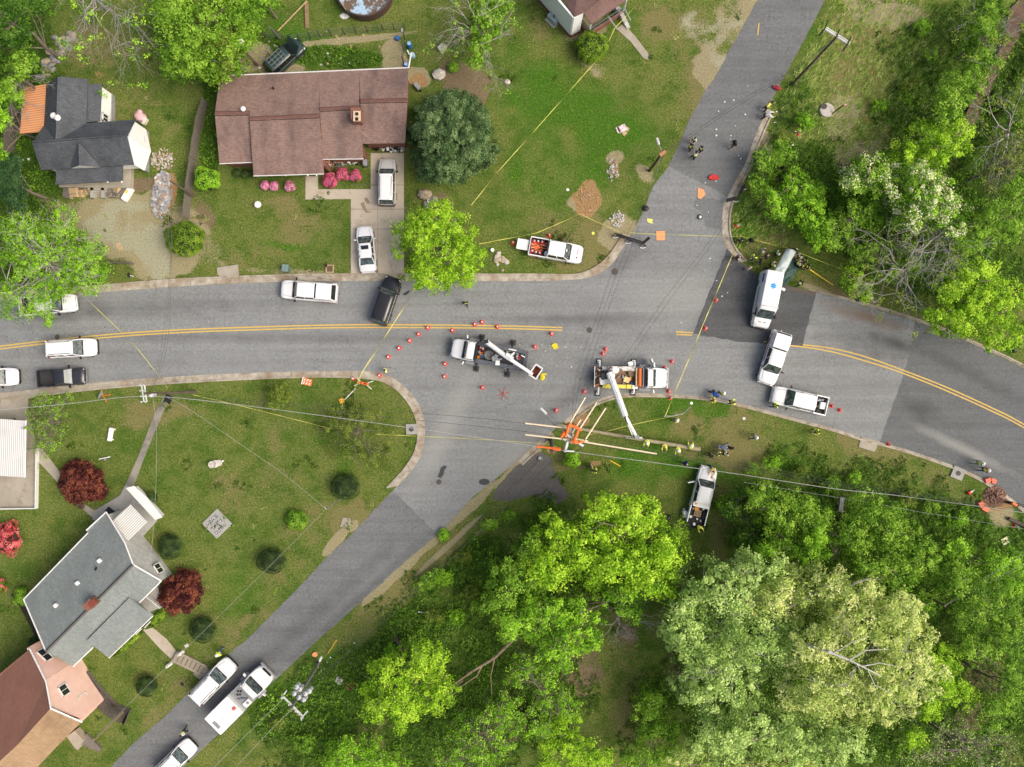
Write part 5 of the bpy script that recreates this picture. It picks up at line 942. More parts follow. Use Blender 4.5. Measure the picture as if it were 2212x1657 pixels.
# ---------------------------------------------------------------- vehicles
def paint(name, c, rough=.3, coat=.6):
    n = NT(name, rough, .5); n.b.inputs['Coat Weight'].default_value = coat; n.b.inputs['Coat Roughness'].default_value = .08
    n.col(n.mix(n.math('MULTIPLY', n.step(n.noise(1.4, 4, .7), .5, .8), .14), c, tuple(v * .7 + .02 for v in c))); MATS[name] = n.m; return n.m
for nm, c in (('paint_white', (.80, .81, .81)), ('paint_black', (.012, .012, .014)), ('paint_silver', (.50, .49, .47)), ('paint_green', (.022, .045, .043)), ('paint_charcoal', (.022, .024, .030))): paint(nm, c)
car_glass = NT('car_glass', .06, .9); car_glass.col(car_glass.ramp(car_glass.noise(3, 3), [(.4, (.030, .042, .042)), (.62, (.10, .135, .13))])); MATS['car_glass'] = car_glass.m
M('car_glass_dark', (.012, .014, .016), .06, spec=.9); M('tyre', (.018, .018, .018), .85); M('rim_metal', (.45, .45, .46), .3, metal=.8); M('lamp_clear', (.62, .64, .66), .15, spec=.8); M('lamp_red', (.35, .01, .01), .25); M('trim_black', (.016, .016, .017), .5)
M('bed_liner', (.035, .035, .037), .8); M('red_stripe', (.42, .02, .03), .4); M('cone_orange', (.72, .045, .02), .5, .1); M('reflective_white', (.78, .78, .76), .4); M('chrome', (.5, .5, .52), .2, metal=.9)
M('steel_grey', (.085, .098, .118), .55, .25, 3); M('truck_grey', (.26, .27, .28), .5)
def ring(w, zb, zt, tuck=.9):
    return [(-w * tuck, zb), (-w, zb + (zt - zb) * .3), (-w * 1.0, zt - (zt - zb) * .28), (-w * .93, zt - .06), (-w * .78, zt), (0, zt + .03), (w * .78, zt), (w * .93, zt - .06), (w, zt - (zt - zb) * .28), (w, zb + (zt - zb) * .3), (w * tuck, zb)]
def wheels(t, xs, w, r=.37, wd=.25, turn=0):
    for x in xs:
        for s in (-1, 1):
            m = Matrix.Rotation(R(90), 3, 'X'); c = (x, s * (w - wd / 2 + .02), r)
            o = MB().lathe([(r * .8, -wd / 2), (r, -wd / 2 + .04), (r, wd / 2 - .04), (r * .8, wd / 2)], 18, c, m).build('wheel', 'tyre', t, smooth=2)
            MB().lathe([(r * .6, -wd / 2 - .012), (r * .62, wd / 2 + .012)], 14, c, m).build('rim', 'rim_metal', o)
def cabin(t, paintm, xa, xb, xc, xd, wb, wt, zb, zr, glass='car_glass', rear=True, pillars=(0.5,), side_from=None, roof_name='roof'):
    """xa windshield base, xb roof front, xc roof rear, xd rear glass base"""
    W_ = lambda x, w, z, s: Vector((x, s * w, z)); g = .012
    MB().plate([W_(xa, wb, zb, -1), W_(xa, wb, zb, 1), W_(xb, wt, zr - .02, 1), W_(xb, wt, zr - .02, -1)], .03).build('windshield', glass, t)
    if rear: MB().plate([W_(xd, wb * .97, zb, -1), W_(xd, wb * .97, zb, 1), W_(xc, wt, zr - .02, 1), W_(xc, wt, zr - .02, -1)], .03).build('rear_window', 'car_glass_dark' if glass == 'car_glass_dark' else glass, t)
    for s in (-1, 1):
        mb = MB(); q = [W_(xa, wb, zb, s), W_(xb, wt, zr - .02, s), W_(xc, wt, zr - .02, s), W_(xd, wb * .97, zb, s)]
        mb.add([*q, *[v - Vector((0, s * .03, 0)) for v in q]], [(0, 1, 2, 3), (7, 6, 5, 4), (0, 4, 5, 1), (1, 5, 6, 2), (2, 6, 7, 3), (3, 7, 4, 0)]); mb.build('side_window', 'car_glass_dark', t)
    n_ = 5; top = []; mb = MB(); prof = [(-wt - .02, zr - .05), (-wt + .06, zr + .015), (-wt * .5, zr + .045), (0, zr + .055), (wt * .5, zr + .045), (wt - .06, zr + .015), (wt + .02, zr - .05)]
    secs = []
    for x, dz, k in ((xb + .02, -.03, .97), (xb - .12, 0, 1), ((xb + xc) / 2, .02, 1), (xc + .12, 0, 1), (xc - .02, -.03, .97)):
        r_ = [(y * k, z + dz) for y, z in prof]; secs.append((x, r_ + [(y * k, zr - .08) for y, z in reversed(prof)]))
    loft(mb, secs); mb.build(roof_name, paintm, t, smooth=2)
    for s in (-1, 1):
        for a_, b_, r_ in [(W_(xa + .02, wb, zb, s), W_(xb, wt + .01, zr, s), .045), (W_(xd - .02, wb * .97, zb, s), W_(xc, wt + .01, zr, s), .06)] + [(W_(xa + (xd - xa) * f, wb, zb, s), W_(xb + (xc - xb) * f, wt + .01, zr, s), .04) for f in pillars]: MB().tube([a_, b_], r_, 5).build('pillar', paintm, t, fix=False)
def cowl(t, xa, w, z): MB().box((xa + .1, 0, z), (.13, w * 1.55, .03), bev=.02).build('cowl', 'trim_black', t)
def mirrors(t, x, w, z, mat='trim_black', big=.0):
    for s in (-1, 1): MB().box((x, s * (w + .12 + big * .5), z), (.14, .26 + big, .2 + big), R(-12 * s), bev=.03).build('mirror', mat, t)
def lights(t, L, w, z, front=.84, zr=None):
    for s in (-1, 1):
        MB().box((L / 2 - .24, s * w * .66, z), (.26, .34, .14), R(-28 * s), bev=.05).build('headlight', 'lamp_clear', t); MB().box((-L / 2 + .03, s * w * .88, zr or z + .1), (.08, .16, .34), bev=.02).build('taillight', 'lamp_red', t)
def suv(name, label, cat, px, py, ang, L=5.1, W=1.98, H=1.78, pm='paint_white', group=None, kind='suv', hood=1.1, z0=0, glass='car_glass', rails=True, dark_rear=False, trimm='trim_black', wz=.8, sunroof=False):
    t = thing(name, label, cat, P(px, py, wz).xy.to_3d() + Vector((0, 0, z0)), R(ang), group); w = W / 2; belt = H * .60; hx = L / 2
    if kind == 'sedan': xa, xb, xc, xd, belt = hx - L * .265, hx - L * .40, -hx + L * .29, -hx + L * .15, H * .66
    elif kind == 'van': xa, xb, xc, xd = hx - .85, hx - 1.75, -hx + .08, -hx + .02
    else: xa, xb, xc, xd = hx - L * .27, hx - L * .385, -hx + L * .07, -hx + .06
    secs = [(hx, ring(w * .50, .38, belt * .68)), (hx - .05, ring(w * .68, .34, belt * .74)), (hx - .16, ring(w * .83, .30, belt * .82)), (hx - .42, ring(w * .94, .26, belt * .90)), (hx - .9, ring(w, .26, belt * .96)), (xa, ring(w, .26, belt)), ((xa + xd) / 2, ring(w, .26, belt)), (xd + .2, ring(w, .26, belt)), (-hx + .25, ring(w * .96, .28, belt * (.98 if kind == 'sedan' else 1))), (-hx + .09, ring(w * .88, .32, belt * .95)), (-hx, ring(w * .72, .38, belt * .82))]
    mb = MB(); loft(mb, secs); mb.build('body', pm, t, smooth=2)
    cabin(t, pm, xa + .05, xb, xc, xd, w * .90, w * (.70 if kind == 'sedan' else .76), belt - .01, H, glass, pillars=(.36, .68), rear=True)
    MB().box((hx - .02, 0, .48), (.16, W * .80, .22), bev=.07).build('front_bumper', trimm, t); MB().box((-hx + .02, 0, .5), (.16, W * .84, .24), bev=.06).build('rear_bumper', trimm, t)
    hd = MB()
    for s in (-1, 1): hd.tube([(hx - .3, s * w * .55, belt * .915), (hx - .8, s * w * .66, belt * .985), (xa + .1, s * w * .74, belt + .012)], .012, 3)
    hd.build('hood_seam', 'trim_black', t, fix=False)
    cowl(t, xa, w, belt + .022); lights(t, L, w, belt * .74); wheels(t, (hx - L * .185, -hx + L * .2), w, .36); mirrors(t, xa - .15, w, belt + .05, pm if kind == 'sedan' else 'trim_black')
    wip = MB(); wip.tube([(xa + .08, -.5, belt + .03), (xa - .05, .1, belt + .12)], .014, 3); wip.tube([(xa + .08, .1, belt + .03), (xa - .05, .65, belt + .12)], .014, 3); wip.build('wipers', 'trim_black', t, fix=False)
    if rails:
        for s in (-1, 1): MB().tube([(xb - .25, s * w * .64, H + .05), (xb - .35, s * w * .64, H + .11), (xc + .35, s * w * .64, H + .11), (xc + .25, s * w * .64, H + .05)], .025, 4, False).build('roof_rail', 'trim_black', t, fix=False)
    if sunroof: MB().box((xb - .45, 0, H + .085), (.42, .8, .03), bev=.04).build('sunroof', 'car_glass_dark', t)
    return t
def pickup(name, label, px, py, ang, L=5.8, W=2.0, H=1.9, pm='paint_white', group=None, cap=False, cabf=.52, crew=True, wz=.9, glass='car_glass', doors=None, z0=0, tailgate=True, bedf=None):
    t = thing(name, label, 'pickup truck', P(px, py, wz).xy.to_3d() + Vector((0, 0, z0)), R(ang), group); w = W / 2; belt = 1.16; hx = L / 2; xa = hx - L * .25; xb = xa - .55; xd = -hx + L * (bedf or .335); xc = xd + .16
    secs = [(hx, ring(w * .60, .42, .84)), (hx - .06, ring(w * .76, .38, .92)), (hx - .2, ring(w * .88, .36, 1.02)), (hx - .45, ring(w * .96, .32, 1.08)), (hx - 1.0, ring(w, .32, 1.13)), (xa, ring(w, .32, belt)), (xd + .2, ring(w, .32, belt)), (xd, ring(w * .99, .32, belt - .02))]
    mb = MB(); loft(mb, secs); mb.build('body', pm, t, smooth=2)
    cabin(t, pm, xa + .05, xb, xc, xd + .03, w * .89, w * .74, belt - .01, H, glass, pillars=(.48,) if crew else ())
    bed = MB(); bl = xd - .03 + hx; bc = (xd - .03 - hx) / 2
    for s in (-1, 1): bed.box((bc, s * (w - .07), .80), (bl, .13, .76), bev=.03)
    bed.box((-hx + .04, 0, .80), (.08, W - .26, .72), bev=.02) if tailgate else None; bed.build('bed_sides', pm, t)
    MB().box((bc, 0, .62), (bl - .08, W - .27, .08)).build('bed_floor', 'bed_liner', t)
    lin = MB()
    for s in (-1, 1): lin.box((bc, s * (w - .15), .86), (bl - .1, .03, .5)); lin.box((bc - .1, s * (w - .3), .74), (.9, .26, .22), bev=.05)
    lin.box((xd - .07, 0, .86), (.04, W - .3, .5)); lin.build('bed_lining', 'bed_liner', t)
    MB().box((hx - .03, 0, .52), (.2, W * .88, .26), bev=.07).build('front_bumper', 'chrome' if pm != 'paint_black' else 'trim_black', t); MB().box((-hx - .03, 0, .5), (.16, W * .86, .2), bev=.04).build('rear_bumper', 'chrome', t)
    hd = MB()
    for s in (-1, 1): hd.tube([(hx - .35, s * w * .58, 1.1), (xa + .1, s * w * .76, belt + .012)], .014, 3)
    hd.build('hood_seam', 'trim_black', t, fix=False)
    cowl(t, xa, w, belt + .022); MB().box((hx - .08, 0, .82), (.12, w * 1.1, .2), bev=.03).build('grille', 'trim_black', t); lights(t, L, w, .86, zr=.95); wheels(t, (hx - L * .17, -hx + L * .21), w, .40, .27); mirrors(t, xa - .2, w, belt + .1, 'trim_black', .06)
    if cap:
        mb = MB(); x0, x1 = xd - .04, -hx + .06
        loft(mb, [(x0, [(-w * .95, 1.16), (-w * .80, H - .02), (0, H + .05), (w * .80, H - .02), (w * .95, 1.16)]), ((x0 + x1) / 2, [(-w * .96, 1.16), (-w * .82, H + .01), (0, H + .08), (w * .82, H + .01), (w * .96, 1.16)]), (x1 + .3, [(-w * .96, 1.16), (-w * .80, H - .01), (0, H + .05), (w * .80, H - .01), (w * .96, 1.16)]), (x1, [(-w * .95, 1.16), (-w * .90, 1.2), (0, 1.2), (w * .90, 1.2), (w * .95, 1.16)])]); mb.build('bed_cap', pm, t, smooth=2)
        MB().plate([(x1 + .27, -w * .70, H), (x1 + .27, w * .70, H), (x1 - .01, w * .8, 1.26), (x1 - .01, -w * .8, 1.26)], .02).build('cap_rear_window', 'car_glass_dark', t)
        for s in (-1, 1):
            mb = MB(); q = [Vector((x0 - .3, s * w * .935, 1.32)), Vector((x0 - .3, s * w * .86, 1.72)), Vector((x1 + .45, s * w * .86, 1.72)), Vector((x1 + .35, s * w * .935, 1.32))]; mb.tube(q + [q[0]], .02, 4); mb.build('cap_side_frame', 'truck_grey', t, fix=False)
    return t
def bar(t, name, a, b, r, mat, n=6): return MB().tube([a, b], r, n).build(name, mat, t, fix=False)
suv('white_suv', 'white suv with black roof surround in the street below the feathery tree', 'suv', 156, 752, 3, 5.15, group='vehicles on the left part of the main street', trimm='trim_black')
pickup('pickup_truck', 'white pickup half hidden under the feathery tree at the left kerb', 104, 658, 5, 6.0, group='vehicles on the left part of the main street', cap=False)
pickup('pickup_truck', 'black pickup with an empty open bed and a pale rear window near the left kerb', 133, 815, 4, 5.0, 1.85, 1.7, pm='paint_charcoal', group='vehicles on the left part of the main street', crew=False, bedf=.42, glass='car_glass')
suv('white_car', 'white car with only its nose inside the left picture edge', 'car', -12, 815, 2, 5.0, 1.95, 1.6, group='vehicles on the left part of the main street')
t = pickup('pickup_truck', 'white capped pickup with red side stripe facing left in the main street', 667, 629, 175.4, 6.0, 2.05, 1.95, cap=True, glass='car_glass_dark')
MB().box((-1.9, -1.03, .95), (1.5, .01, .16), 0).build('side_stripe', 'red_stripe', t); MB().box((-1.9, 1.03, .95), (1.5, .01, .16), 0).build('side_stripe', 'red_stripe', t); bar(t, 'tow_hitch', (-3.0, 0, .4), (-3.25, 0, .4), .04, 'trim_black')
t = suv('black_suv', 'black ribbed-roof suv parked askew with its rear on the yellow line', 'suv', 834, 649.5, 71.6, 5.2, 2.0, 1.85, 'paint_black', rails=False)
rb = MB()
for y in (-.5, -.25, 0, .25, .5): rb.box((-.55, y, 1.9), (2.3, .07, .02))
rb.build('roof_ribs', 'trim_black', t)
suv('white_sedan', 'white sedan with a dark sunroof on the lower driveway', 'car', 790.7, 538, 95.5, 4.95, 1.85, 1.45, kind='sedan', rails=False, sunroof=True, trimm='paint_white')
suv('silver_suv', 'silver and white suv with a roof rack at the top of the driveway', 'suv', 836.5, 392.5, 89.5, 5.0, 1.9, 1.75, 'paint_silver', glass='car_glass')
o = [c for c in KIDS['silver_suv'] if c.name.startswith('roof') and 'rail' not in c.name][0]; o.data.materials[0] = MATS['paint_white']
t = suv('green_van', 'dark green van with raised hood and roof rack in the ranch house back yard', 'van', 615.6, 124, 43, 4.7, 1.85, 1.75, 'paint_green', rails=False, glass='car_glass_dark')
rk = MB()
for y in (-.6, -.2, .2, .6): rk.tube([(.1, y, 1.86), (-1.75, y, 1.86)], .02, 4)
for x in (.1, -.35, -.8, -1.25, -1.75): rk.tube([(x, -.62, 1.86), (x, .62, 1.86)], .02, 4)
rk.build('roof_rack', 'truck_grey', t, fix=False); MB().plate([(1.05, -.8, 1.25), (1.05, .8, 1.25), (1.75, .85, 2.1), (1.75, -.85, 2.1)], .04).build('open_hood', 'paint_green', t)
suv('white_car', 'white car cut off by the bottom edge of the picture on the side street', 'car', 379, 1641, 44, 5.0, 1.95, 1.6, group='white vehicles on the side street')
suv('white_suv', 'long white suv beside the garden steps on the side street', 'suv', 462, 1470, 46, 5.5, 2.05, 1.9, group='white vehicles on the side street')
# pickup with the cones
t = pickup('pickup_truck', 'white crew pickup on the grass with its open bed packed with orange cones and signs', 1201, 541, -10, 5.75, 2.05, 1.95, tailgate=True, glass='car_glass')
MB().wall([Vector((.85, 1.0, 1.72)), Vector((1.15, 1.95, 1.68))], .55, .08).build('open_door', 'trim_black', t)
MB().box((2.3, .15, 1.135), (.09, .7, .012), R(-8)).build('hood_lettering', M('faded_red', (.62, .25, .28), .5), t); MB().box((2.28, -.42, 1.135), (.16, .2, .014)).build('hood_badge', 'red_stripe', t)
MB().box((-2.3, -1.03, .92), (1.0, .012, .3)).build('side_marking', 'red_stripe', t); MB().box((1.05, .05, 1.7), (.26, .3, .015), 0, 0, R(35)).build('dash_papers', 'reflective_white', t)
# ambulance
t = thing('ambulance', 'white van ambulance with a blue six-armed star on its roof', 'ambulance', P(1657, 648, 1.3).xy.to_3d(), R(-101.2)); w = 1.03; H = 2.5; hx = 2.98; belt = 1.45
mb = MB(); rg_ = lambda w, zb, zt, zs=None: [(-w, zb), (-w, zt * .6), (-w * .95, zt - .35), (-w * .84, zt - .06), (-w * .6, zt), (0, zt + .03), (w * .6, zt), (w * .84, zt - .06), (w * .95, zt - .35), (w, zt * .6), (w, zb)]
loft(mb, [(hx, rg_(w * .72, .4, .75)), (hx - .12, rg_(w * .86, .32, .95)), (hx - .5, rg_(w * .96, .3, 1.12)), (hx - .95, rg_(w, .3, 1.28)), (hx - 1.0, rg_(w, .3, 1.3)), (hx - 1.85, rg_(w, .3, H - .12)), (hx - 2.1, rg_(w, .3, H)), (-hx + .2, rg_(w, .3, H)), (-hx + .03, rg_(w * .97, .32, H - .05)), (-hx, rg_(w * .95, .34, H - .12))]); mb.build('body', 'paint_white', t, smooth=2)
MB().plate([(hx - 1.0, -.86, 1.36), (hx - 1.0, .86, 1.36), (hx - 1.75, .78, H - .18), (hx - 1.75, -.78, H - .18)], .04).build('windshield', 'car_glass', t)
for s in (-1, 1): MB().box((hx - 1.55, s * 1.015, 1.6), (.95, .03, .5)).build('side_window', 'car_glass_dark', t); MB().box((hx - .6, s * .26, 1.16), (.12, .36, .03), R(6 * s)).build('hood_vent', 'trim_black', t)
MB().box((hx - .02, 0, .45), (.14, 1.7, .3), bev=.06).build('front_bumper', 'trim_black', t); MB().box((hx - .06, 0, .8), (.12, 1.0, .12), bev=.03).build('grille', 'trim_black', t); lights(t, 5.96, w, .85, zr=1.4); wheels(t, (hx - .95, -hx + 1.25), w, .36); mirrors(t, hx - 1.3, w, 1.45, 'trim_black', .05)
MB().box((hx - 2.15, 0, H + .05), (.12, 1.9, .12), bev=.04).build('light_bar', 'lamp_clear', t)
sb = MB(); sm_ = M('star_blue', (.0, .30, .72), .4, .05)
for k in range(3): sb.box((-1.35, 0, H + .045 + k * .003), (.62, .17, .02), R(60 * k))
sb.build('roof_star', sm_, t)
MB().box((-.2, -1.035, 1.25), (2.1, .012, .38)).build('side_lettering', M('lettering_grey', (.35, .37, .36), .5, .5, 9), t); MB().box((-2.15, -.99, 1.95), (.9, .02, .55), 0, R(-9)).build('side_logo', M('logo_blue', (.03, .03, .32), .4, .6, 6), t); MB().box((-.1, -1.034, .85), (5.0, .01, .14)).build('side_stripe', M('lime_stripe', (.62, .68, .40), .4), t)
MB().box((hx - 1.35, -.45, 1.78), (.2, .25, .015), 0, 0, R(50)).build('dash_papers', 'reflective_white', t)
t = pickup('pickup_truck', 'white capped pickup with red stripe across the centre line beyond the ambulance', 1672, 773.5, -108, 5.75, 2.05, 1.95, cap=True)
for s in (-1, 1): MB().box((-1.0, s * 1.03, .98), (3.2, .012, .15)).build('side_stripe', 'red_stripe', t)
bar(t, 'tow_hitch', (-2.9, 0, .4), (-3.15, 0, .4), .04, 'chrome')
t = pickup('pickup_truck', 'white crew pickup by the kerb with a white tool chest in its short open bed', 1727, 865, 167, 5.95, 2.05, 1.95, bedf=.24)
MB().box((-2.45, .0, .95), (.55, .75, .4), bev=.06).build('tool_chest', 'reflective_white', t); MB().box((-1.55, 0, 1.2), (.14, 1.75, .5), bev=.04).build('headache_rack', 'paint_white', t)
for x, y, c in ((-2.0, -.45, 'truck_grey'), (-2.1, .6, 'trim_black'), (-2.4, -.6, 'truck_grey'), (-1.9, .2, 'truck_grey')): MB().box((x, y, .8), (.25, .22, .25), .4, bev=.04).build('tool', c, t)
MB().box((-2.15, -.62, .82), (.3, .4, .05), .3).build('blue_sheet', M('sheet_blue', (.3, .45, .62), .6), t)
# pickup on the grass, driver's door open
t = pickup('pickup_truck', 'white pickup on the lawn with open door and dark bed full of gear', 1517, 1070, 76, 6.2, 2.05, 1.95, bedf=.36, tailgate=False)
MB().wall([Vector((1.35, 1.0, 1.15)), Vector((.95, 1.85, 1.15))], .5, .1).build('open_door', 'paint_white', t); MB().box((-1.0, .0, 1.28), (.55, 1.75, .4), bev=.04).build('cross_toolbox', 'paint_white', t); MB().box((-3.3, 0, .66), (.55, 1.7, .08)).build('open_tailgate', 'bed_liner', t)
pl = MB()
for y in (-.35, -.17, 0, .17, .35): pl.box((-2.0, y * .9, .86), (.7, .1, .04))
for x in (-2.3, -1.7): pl.box((x, 0, .80), (.1, .8, .07))
pl.build('pallet', woodb, t)
MB().lathe([(.24, .7), (.26, .9), (.2, .9)], 14, (-1.5, .2, 0)).build('hose_coil', M('hose_orange', (.75, .32, .03), .5), t)
for x, y in ((-2.5, .65), (-3.2, .1)): MB().lathe([(.13, .68), (.16, .95), (.13, .96)], 12, (x, y, 0)).build('bucket', 'reflective_white', t)
for x, y, c in ((-1.6, .6, 'truck_grey'), (-1.4, -.5, 'reflective_white'), (-2.7, -.5, 'truck_grey'), (-2.6, -.1, 'chrome')): MB().box((x, y, .78), (.28, .2, .2), .5, bev=.04).build('tool', c, t)
for x, y in ((2.1, -.45), (-.95, .6)): MB().box((x, y, 1.17 if x > 0 else 1.5), (.28, .24, .014)).build('warning_sticker', M('sticker_orange', (.75, .32, .12), .5, .4, 12), t)
# ---- heavy trucks
def truck_cab(t, hx, xd, w, pm='paint_white', H=2.45, hoodz=1.55, belt=1.62, mirr=True):
    xa = hx - 1.45; xb = xa - .35; xc = xd + .1
    mb = MB(); loft(mb, [(hx, ring(w * .55, .6, 1.15)), (hx - .07, ring(w * .72, .55, 1.25)), (hx - .22, ring(w * .85, .5, 1.38)), (hx - .55, ring(w * .92, .48, hoodz - .1)), (hx - 1.1, ring(w * .96, .48, hoodz)), (xa, ring(w * .97, .48, belt)), (xd, ring(w * .95, .48, belt))]); mb.build('body', pm, t, smooth=2)
    cowl(t, xa, w, belt + .025); MB().box((hx - .05, 0, 1.1), (.12, w, .35), bev=.03).build('grille', 'trim_black', t); cabin(t, pm, xa + .05, xb, xc, xd + .02, w * .88, w * .78, belt - .01, H, 'car_glass', pillars=()); lights(t, hx * 2, w, 1.05)
    MB().box((hx + .02, 0, .62), (.2, w * 1.9, .32), bev=.06).build('front_bumper', 'truck_grey', t); mirrors(t, xa - .1, w + .1, belt + .2, 'paint_white', .12)
    mk = MB()
    for y in (-.6, -.3, 0, .3, .6): mk.box((xb - .15, y * w, H + .06), (.05, .06, .04))
    mk.build('marker_lamps', M('lamp_amber', (.6, .25, .02), .3), t)
    for s in (-1, 1): MB().box((xa - .85, s * (w + .12), .62), (1.2, .32, .1), bev=.03).build('running_board', 'truck_grey', t)
def outriggers(t, spots, arm='truck_grey', pad='trim_black', wpad='rubber'):
    for x, y, ys in spots:
        MB().box((x, y, .03), (.62, .62, .06)).build('outrigger_pad', M('pad_rubber', (.06, .06, .06), .9), t); o = MB().tube([(x, ys, .95), (x, y * .97, .75), (x, y, .1)], .10, 6).build('outrigger', arm, t, fix=False)
        MB().box((x, y, .09), (.34, .3, .06)).build('foot', arm, o)
# bucket truck
t = thing('bucket_truck', 'white bucket truck with grey side boxes and its boom folded diagonally to the bucket behind', 'truck', P(1056, 765.5, .9).xy.to_3d(), R(169.7)); hx = 4.05; w = 1.12
truck_cab(t, hx, hx - 2.6, w); MB().box((-.9, 0, .72), (6.0, .9, .24)).build('chassis', 'trim_black', t)
for s in (-1, 1):
    MB().box((-1.25, s * (w - .2), 1.15), (5.1, .44, .8), bev=.03).build('side_box', 'steel_grey', t)
MB().box((-1.25, 0, .95), (5.1, 1.5, .1)).build('bed_floor', 'bed_liner', t); MB().box((1.3, 0, 1.45), (.12, 2.1, 1.0)).build('cab_guard', 'trim_black', t)
MB().box((-3.95, 0, .8), (.4, 2.0, .14)).build('rear_step', 'steel_grey', t)
cl = [('bucket', (.95, -.45), 'lamp_red', .2), ('bucket', (.8, .1), 'sticker_orange', .17), ('bucket', (1.0, .5), 'hose_orange', .17), ('bucket', (.6, -.2), 'flue_red', .17), ('bucket', (.62, .32), 'star_blue', .15), ('bucket', (.95, -.85), 'bark', .16)]
for nm, (x, y), c, r in cl: MB().lathe([(r * .8, 1.0), (r, 1.35), (r * .85, 1.36), (r * .8, 1.1)], 12, (x, y, 0)).build('pail', MATS[c] if c in MATS else c, t)
MB().lathe([(.48, 1.0), (.5, 1.3), (.42, 1.32), (.2, 1.2)], 18, (0, .1, 0)).build('wire_drum', M('drum_grey', (.13, .13, .12), .7), t); MB().lathe([(.33, 1.0), (.33, 1.5), (.28, 1.52)], 14, (-.7, .35, 0)).build('water_keg', 'truck_grey', t)
rng = random.Random(5)
for i in range(26):
    c = rng.choice(['truck_grey', 'chrome', 'trim_black', 'reflective_white', 'lamp_red', 'chrome', 'galvanised']); MB().box((rng.uniform(-3.7, -1.9) if i < 17 else rng.uniform(-1.6, 1.1), rng.uniform(-.7, .7), 1.08), (rng.uniform(.15, .5), rng.uniform(.08, .3), rng.uniform(.1, .3)), rng.uniform(0, 3), bev=.03).build('tool', c, t)
MB().box((-1.1, .75, 1.6), (.45, .5, .1), .1).build('step_stool', 'reflective_white', t); MB().box((-2.4, -.9, 1.62), (.85, .12, .12)).build('grab_box', 'reflective_white', t); MB().box((-1.5, 1.05, 1.2), (1.2, .05, .3)).build('lamp_tray', 'reflective_white', t)
MB().box((-1.25, -.62, 1.2), (.45, .25, .3)).build('crate', woodb, t)
outriggers(t, [(1.1, 1.75, .8), (1.1, -1.75, -.8), (-2.3, 1.75, .8), (-2.3, -1.75, -.8)], 'trim_black')
# boom from (1043,733) to (1155,806) in the photo
def loc_of(t, px, py, z): return (Matrix.LocRotScale(t.location, t.rotation_euler, t.scale).inverted() @ P(px, py, z))
b0, b1, b2 = loc_of(t, 1050, 738, 2.7), loc_of(t, 1100, 775, 3.0), loc_of(t, 1147, 806, 2.6)
MB().lathe([(.35, 1.0), (.3, 2.3), (.2, 2.4)], 14, b0.xy.to_3d()).build('turret', 'paint_white', t)
bm = MB(); bm.tube([b0, b1], [.26, .24], 8); bm.build('boom', 'paint_white', t, fix=False); MB().tube([b1, b2], [.2, .17], 8).build('upper_boom', 'paint_white', t, fix=False); MB().box(b1 + Vector((0, -.25, .15)), (.9, .35, .35), math.atan2((b1 - b0).y, (b1 - b0).x), bev=.04).build('hydraulic_box', 'paint_white', t)
MB().box(b2 + Vector((.25, -.1, .05)), (.95, .28, .3), math.atan2((b2 - b1).y, (b2 - b1).x)).build('jib', 'paint_white', t); MB().box(b0 + Vector((0, 0, .2)), (.5, .4, .3), .4).build('boom_elbow', 'trim_black', t)
bc = loc_of(t, 1157, 803, 2.0); bk = MB(); az = math.atan2(*(reversed((b2 - b1).xy))) + R(90)
m_ = Matrix.Rotation(az, 3, 'Z')
for dx, dy, sx, sy in ((0, .38, 1.25, .07), (0, -.38, 1.25, .07), (.6, 0, .07, .8), (-.6, 0, .07, .8)): bk.box(bc + m_ @ Vector((dx, dy, .0)), (sx, sy, 1.05), az, bev=0)
bkt = bk.build('bucket', 'paint_white', t); MB().box(bc + Vector((0, 0, -.45)), (1.18, .7, .06), az).build('bucket_floor', M('bucket_inner', (.20, .07, .03), .8), t)
lp = MB()
for s in (-1, 1): lp.tube([bc + m_ @ Vector((-.66, s * .43, .53)), bc + m_ @ Vector((.66, s * .43, .53))], .07, 6)
for s in (-1, 1): lp.tube([bc + m_ @ Vector((s * .66, -.43, .53)), bc + m_ @ Vector((s * .66, .43, .53))], .07, 6)
lp.build('bucket_rim', 'paint_white', t, fix=False); bar(t, 'hot_stick', bc + m_ @ Vector((-.5, .1, .3)), bc + m_ @ Vector((.5, -.2, .6)), .03, 'lamp_red')
# digger derrick truck
t = thing('derrick_truck', 'white digger derrick truck with yellow side deck and long white boom gripping a new pole', 'truck', P(1360, 815.5, .9).xy.to_3d(), R(-1)); hx = 3.95; w = 1.15
truck_cab(t, hx, hx - 2.35, w); MB().box((-1.0, 0, .72), (5.8, .9, .24)).build('chassis', 'trim_black', t); MB().box((-.9, 0, .95), (5.5, 2.2, .1)).build('bed_floor', M('bed_wood', (.20, .12, .07), .9, .4, 3), t)
rust = NT('worn_white_box', .7, .3); rust.col(rust.mix(rust.step(rust.noise(2.2, 5, .8), .48, .55), (.62, .60, .56), (.13, .12, .11))); MATS['worn_white_box'] = rust.m
MB().box((-.9, .92, 1.2), (4.3, .5, .7), bev=.03).build('side_box', 'worn_white_box', t); MB().box((-1.7, -.98, 1.2), (2.5, .42, .7), bev=.03).build('side_deck', M('deck_yellow', (.66, .58, .10), .6, .15, 3), t); MB().box((-.1, -.98, 1.2), (.6, .42, .7)).build('side_deck', 'deck_yellow', t)
MB().box((.45, -1.0, 1.35), (.7, .4, .4), bev=.03).build('small_box', 'paint_white', t)
bar(t, 'orange_pipe', (.95, -.95, 1.75), (.95, .95, 1.75), .19, M('pipe_orange', (.75, .17, .04), .5), 14); MB().box((.6, .0, 1.5), (.14, 2.0, .5)).build('cab_guard', woodb, t); MB().box((1.3, 0, 1.5), (.14, 2.1, .9)).build('rack', 'truck_grey', t)
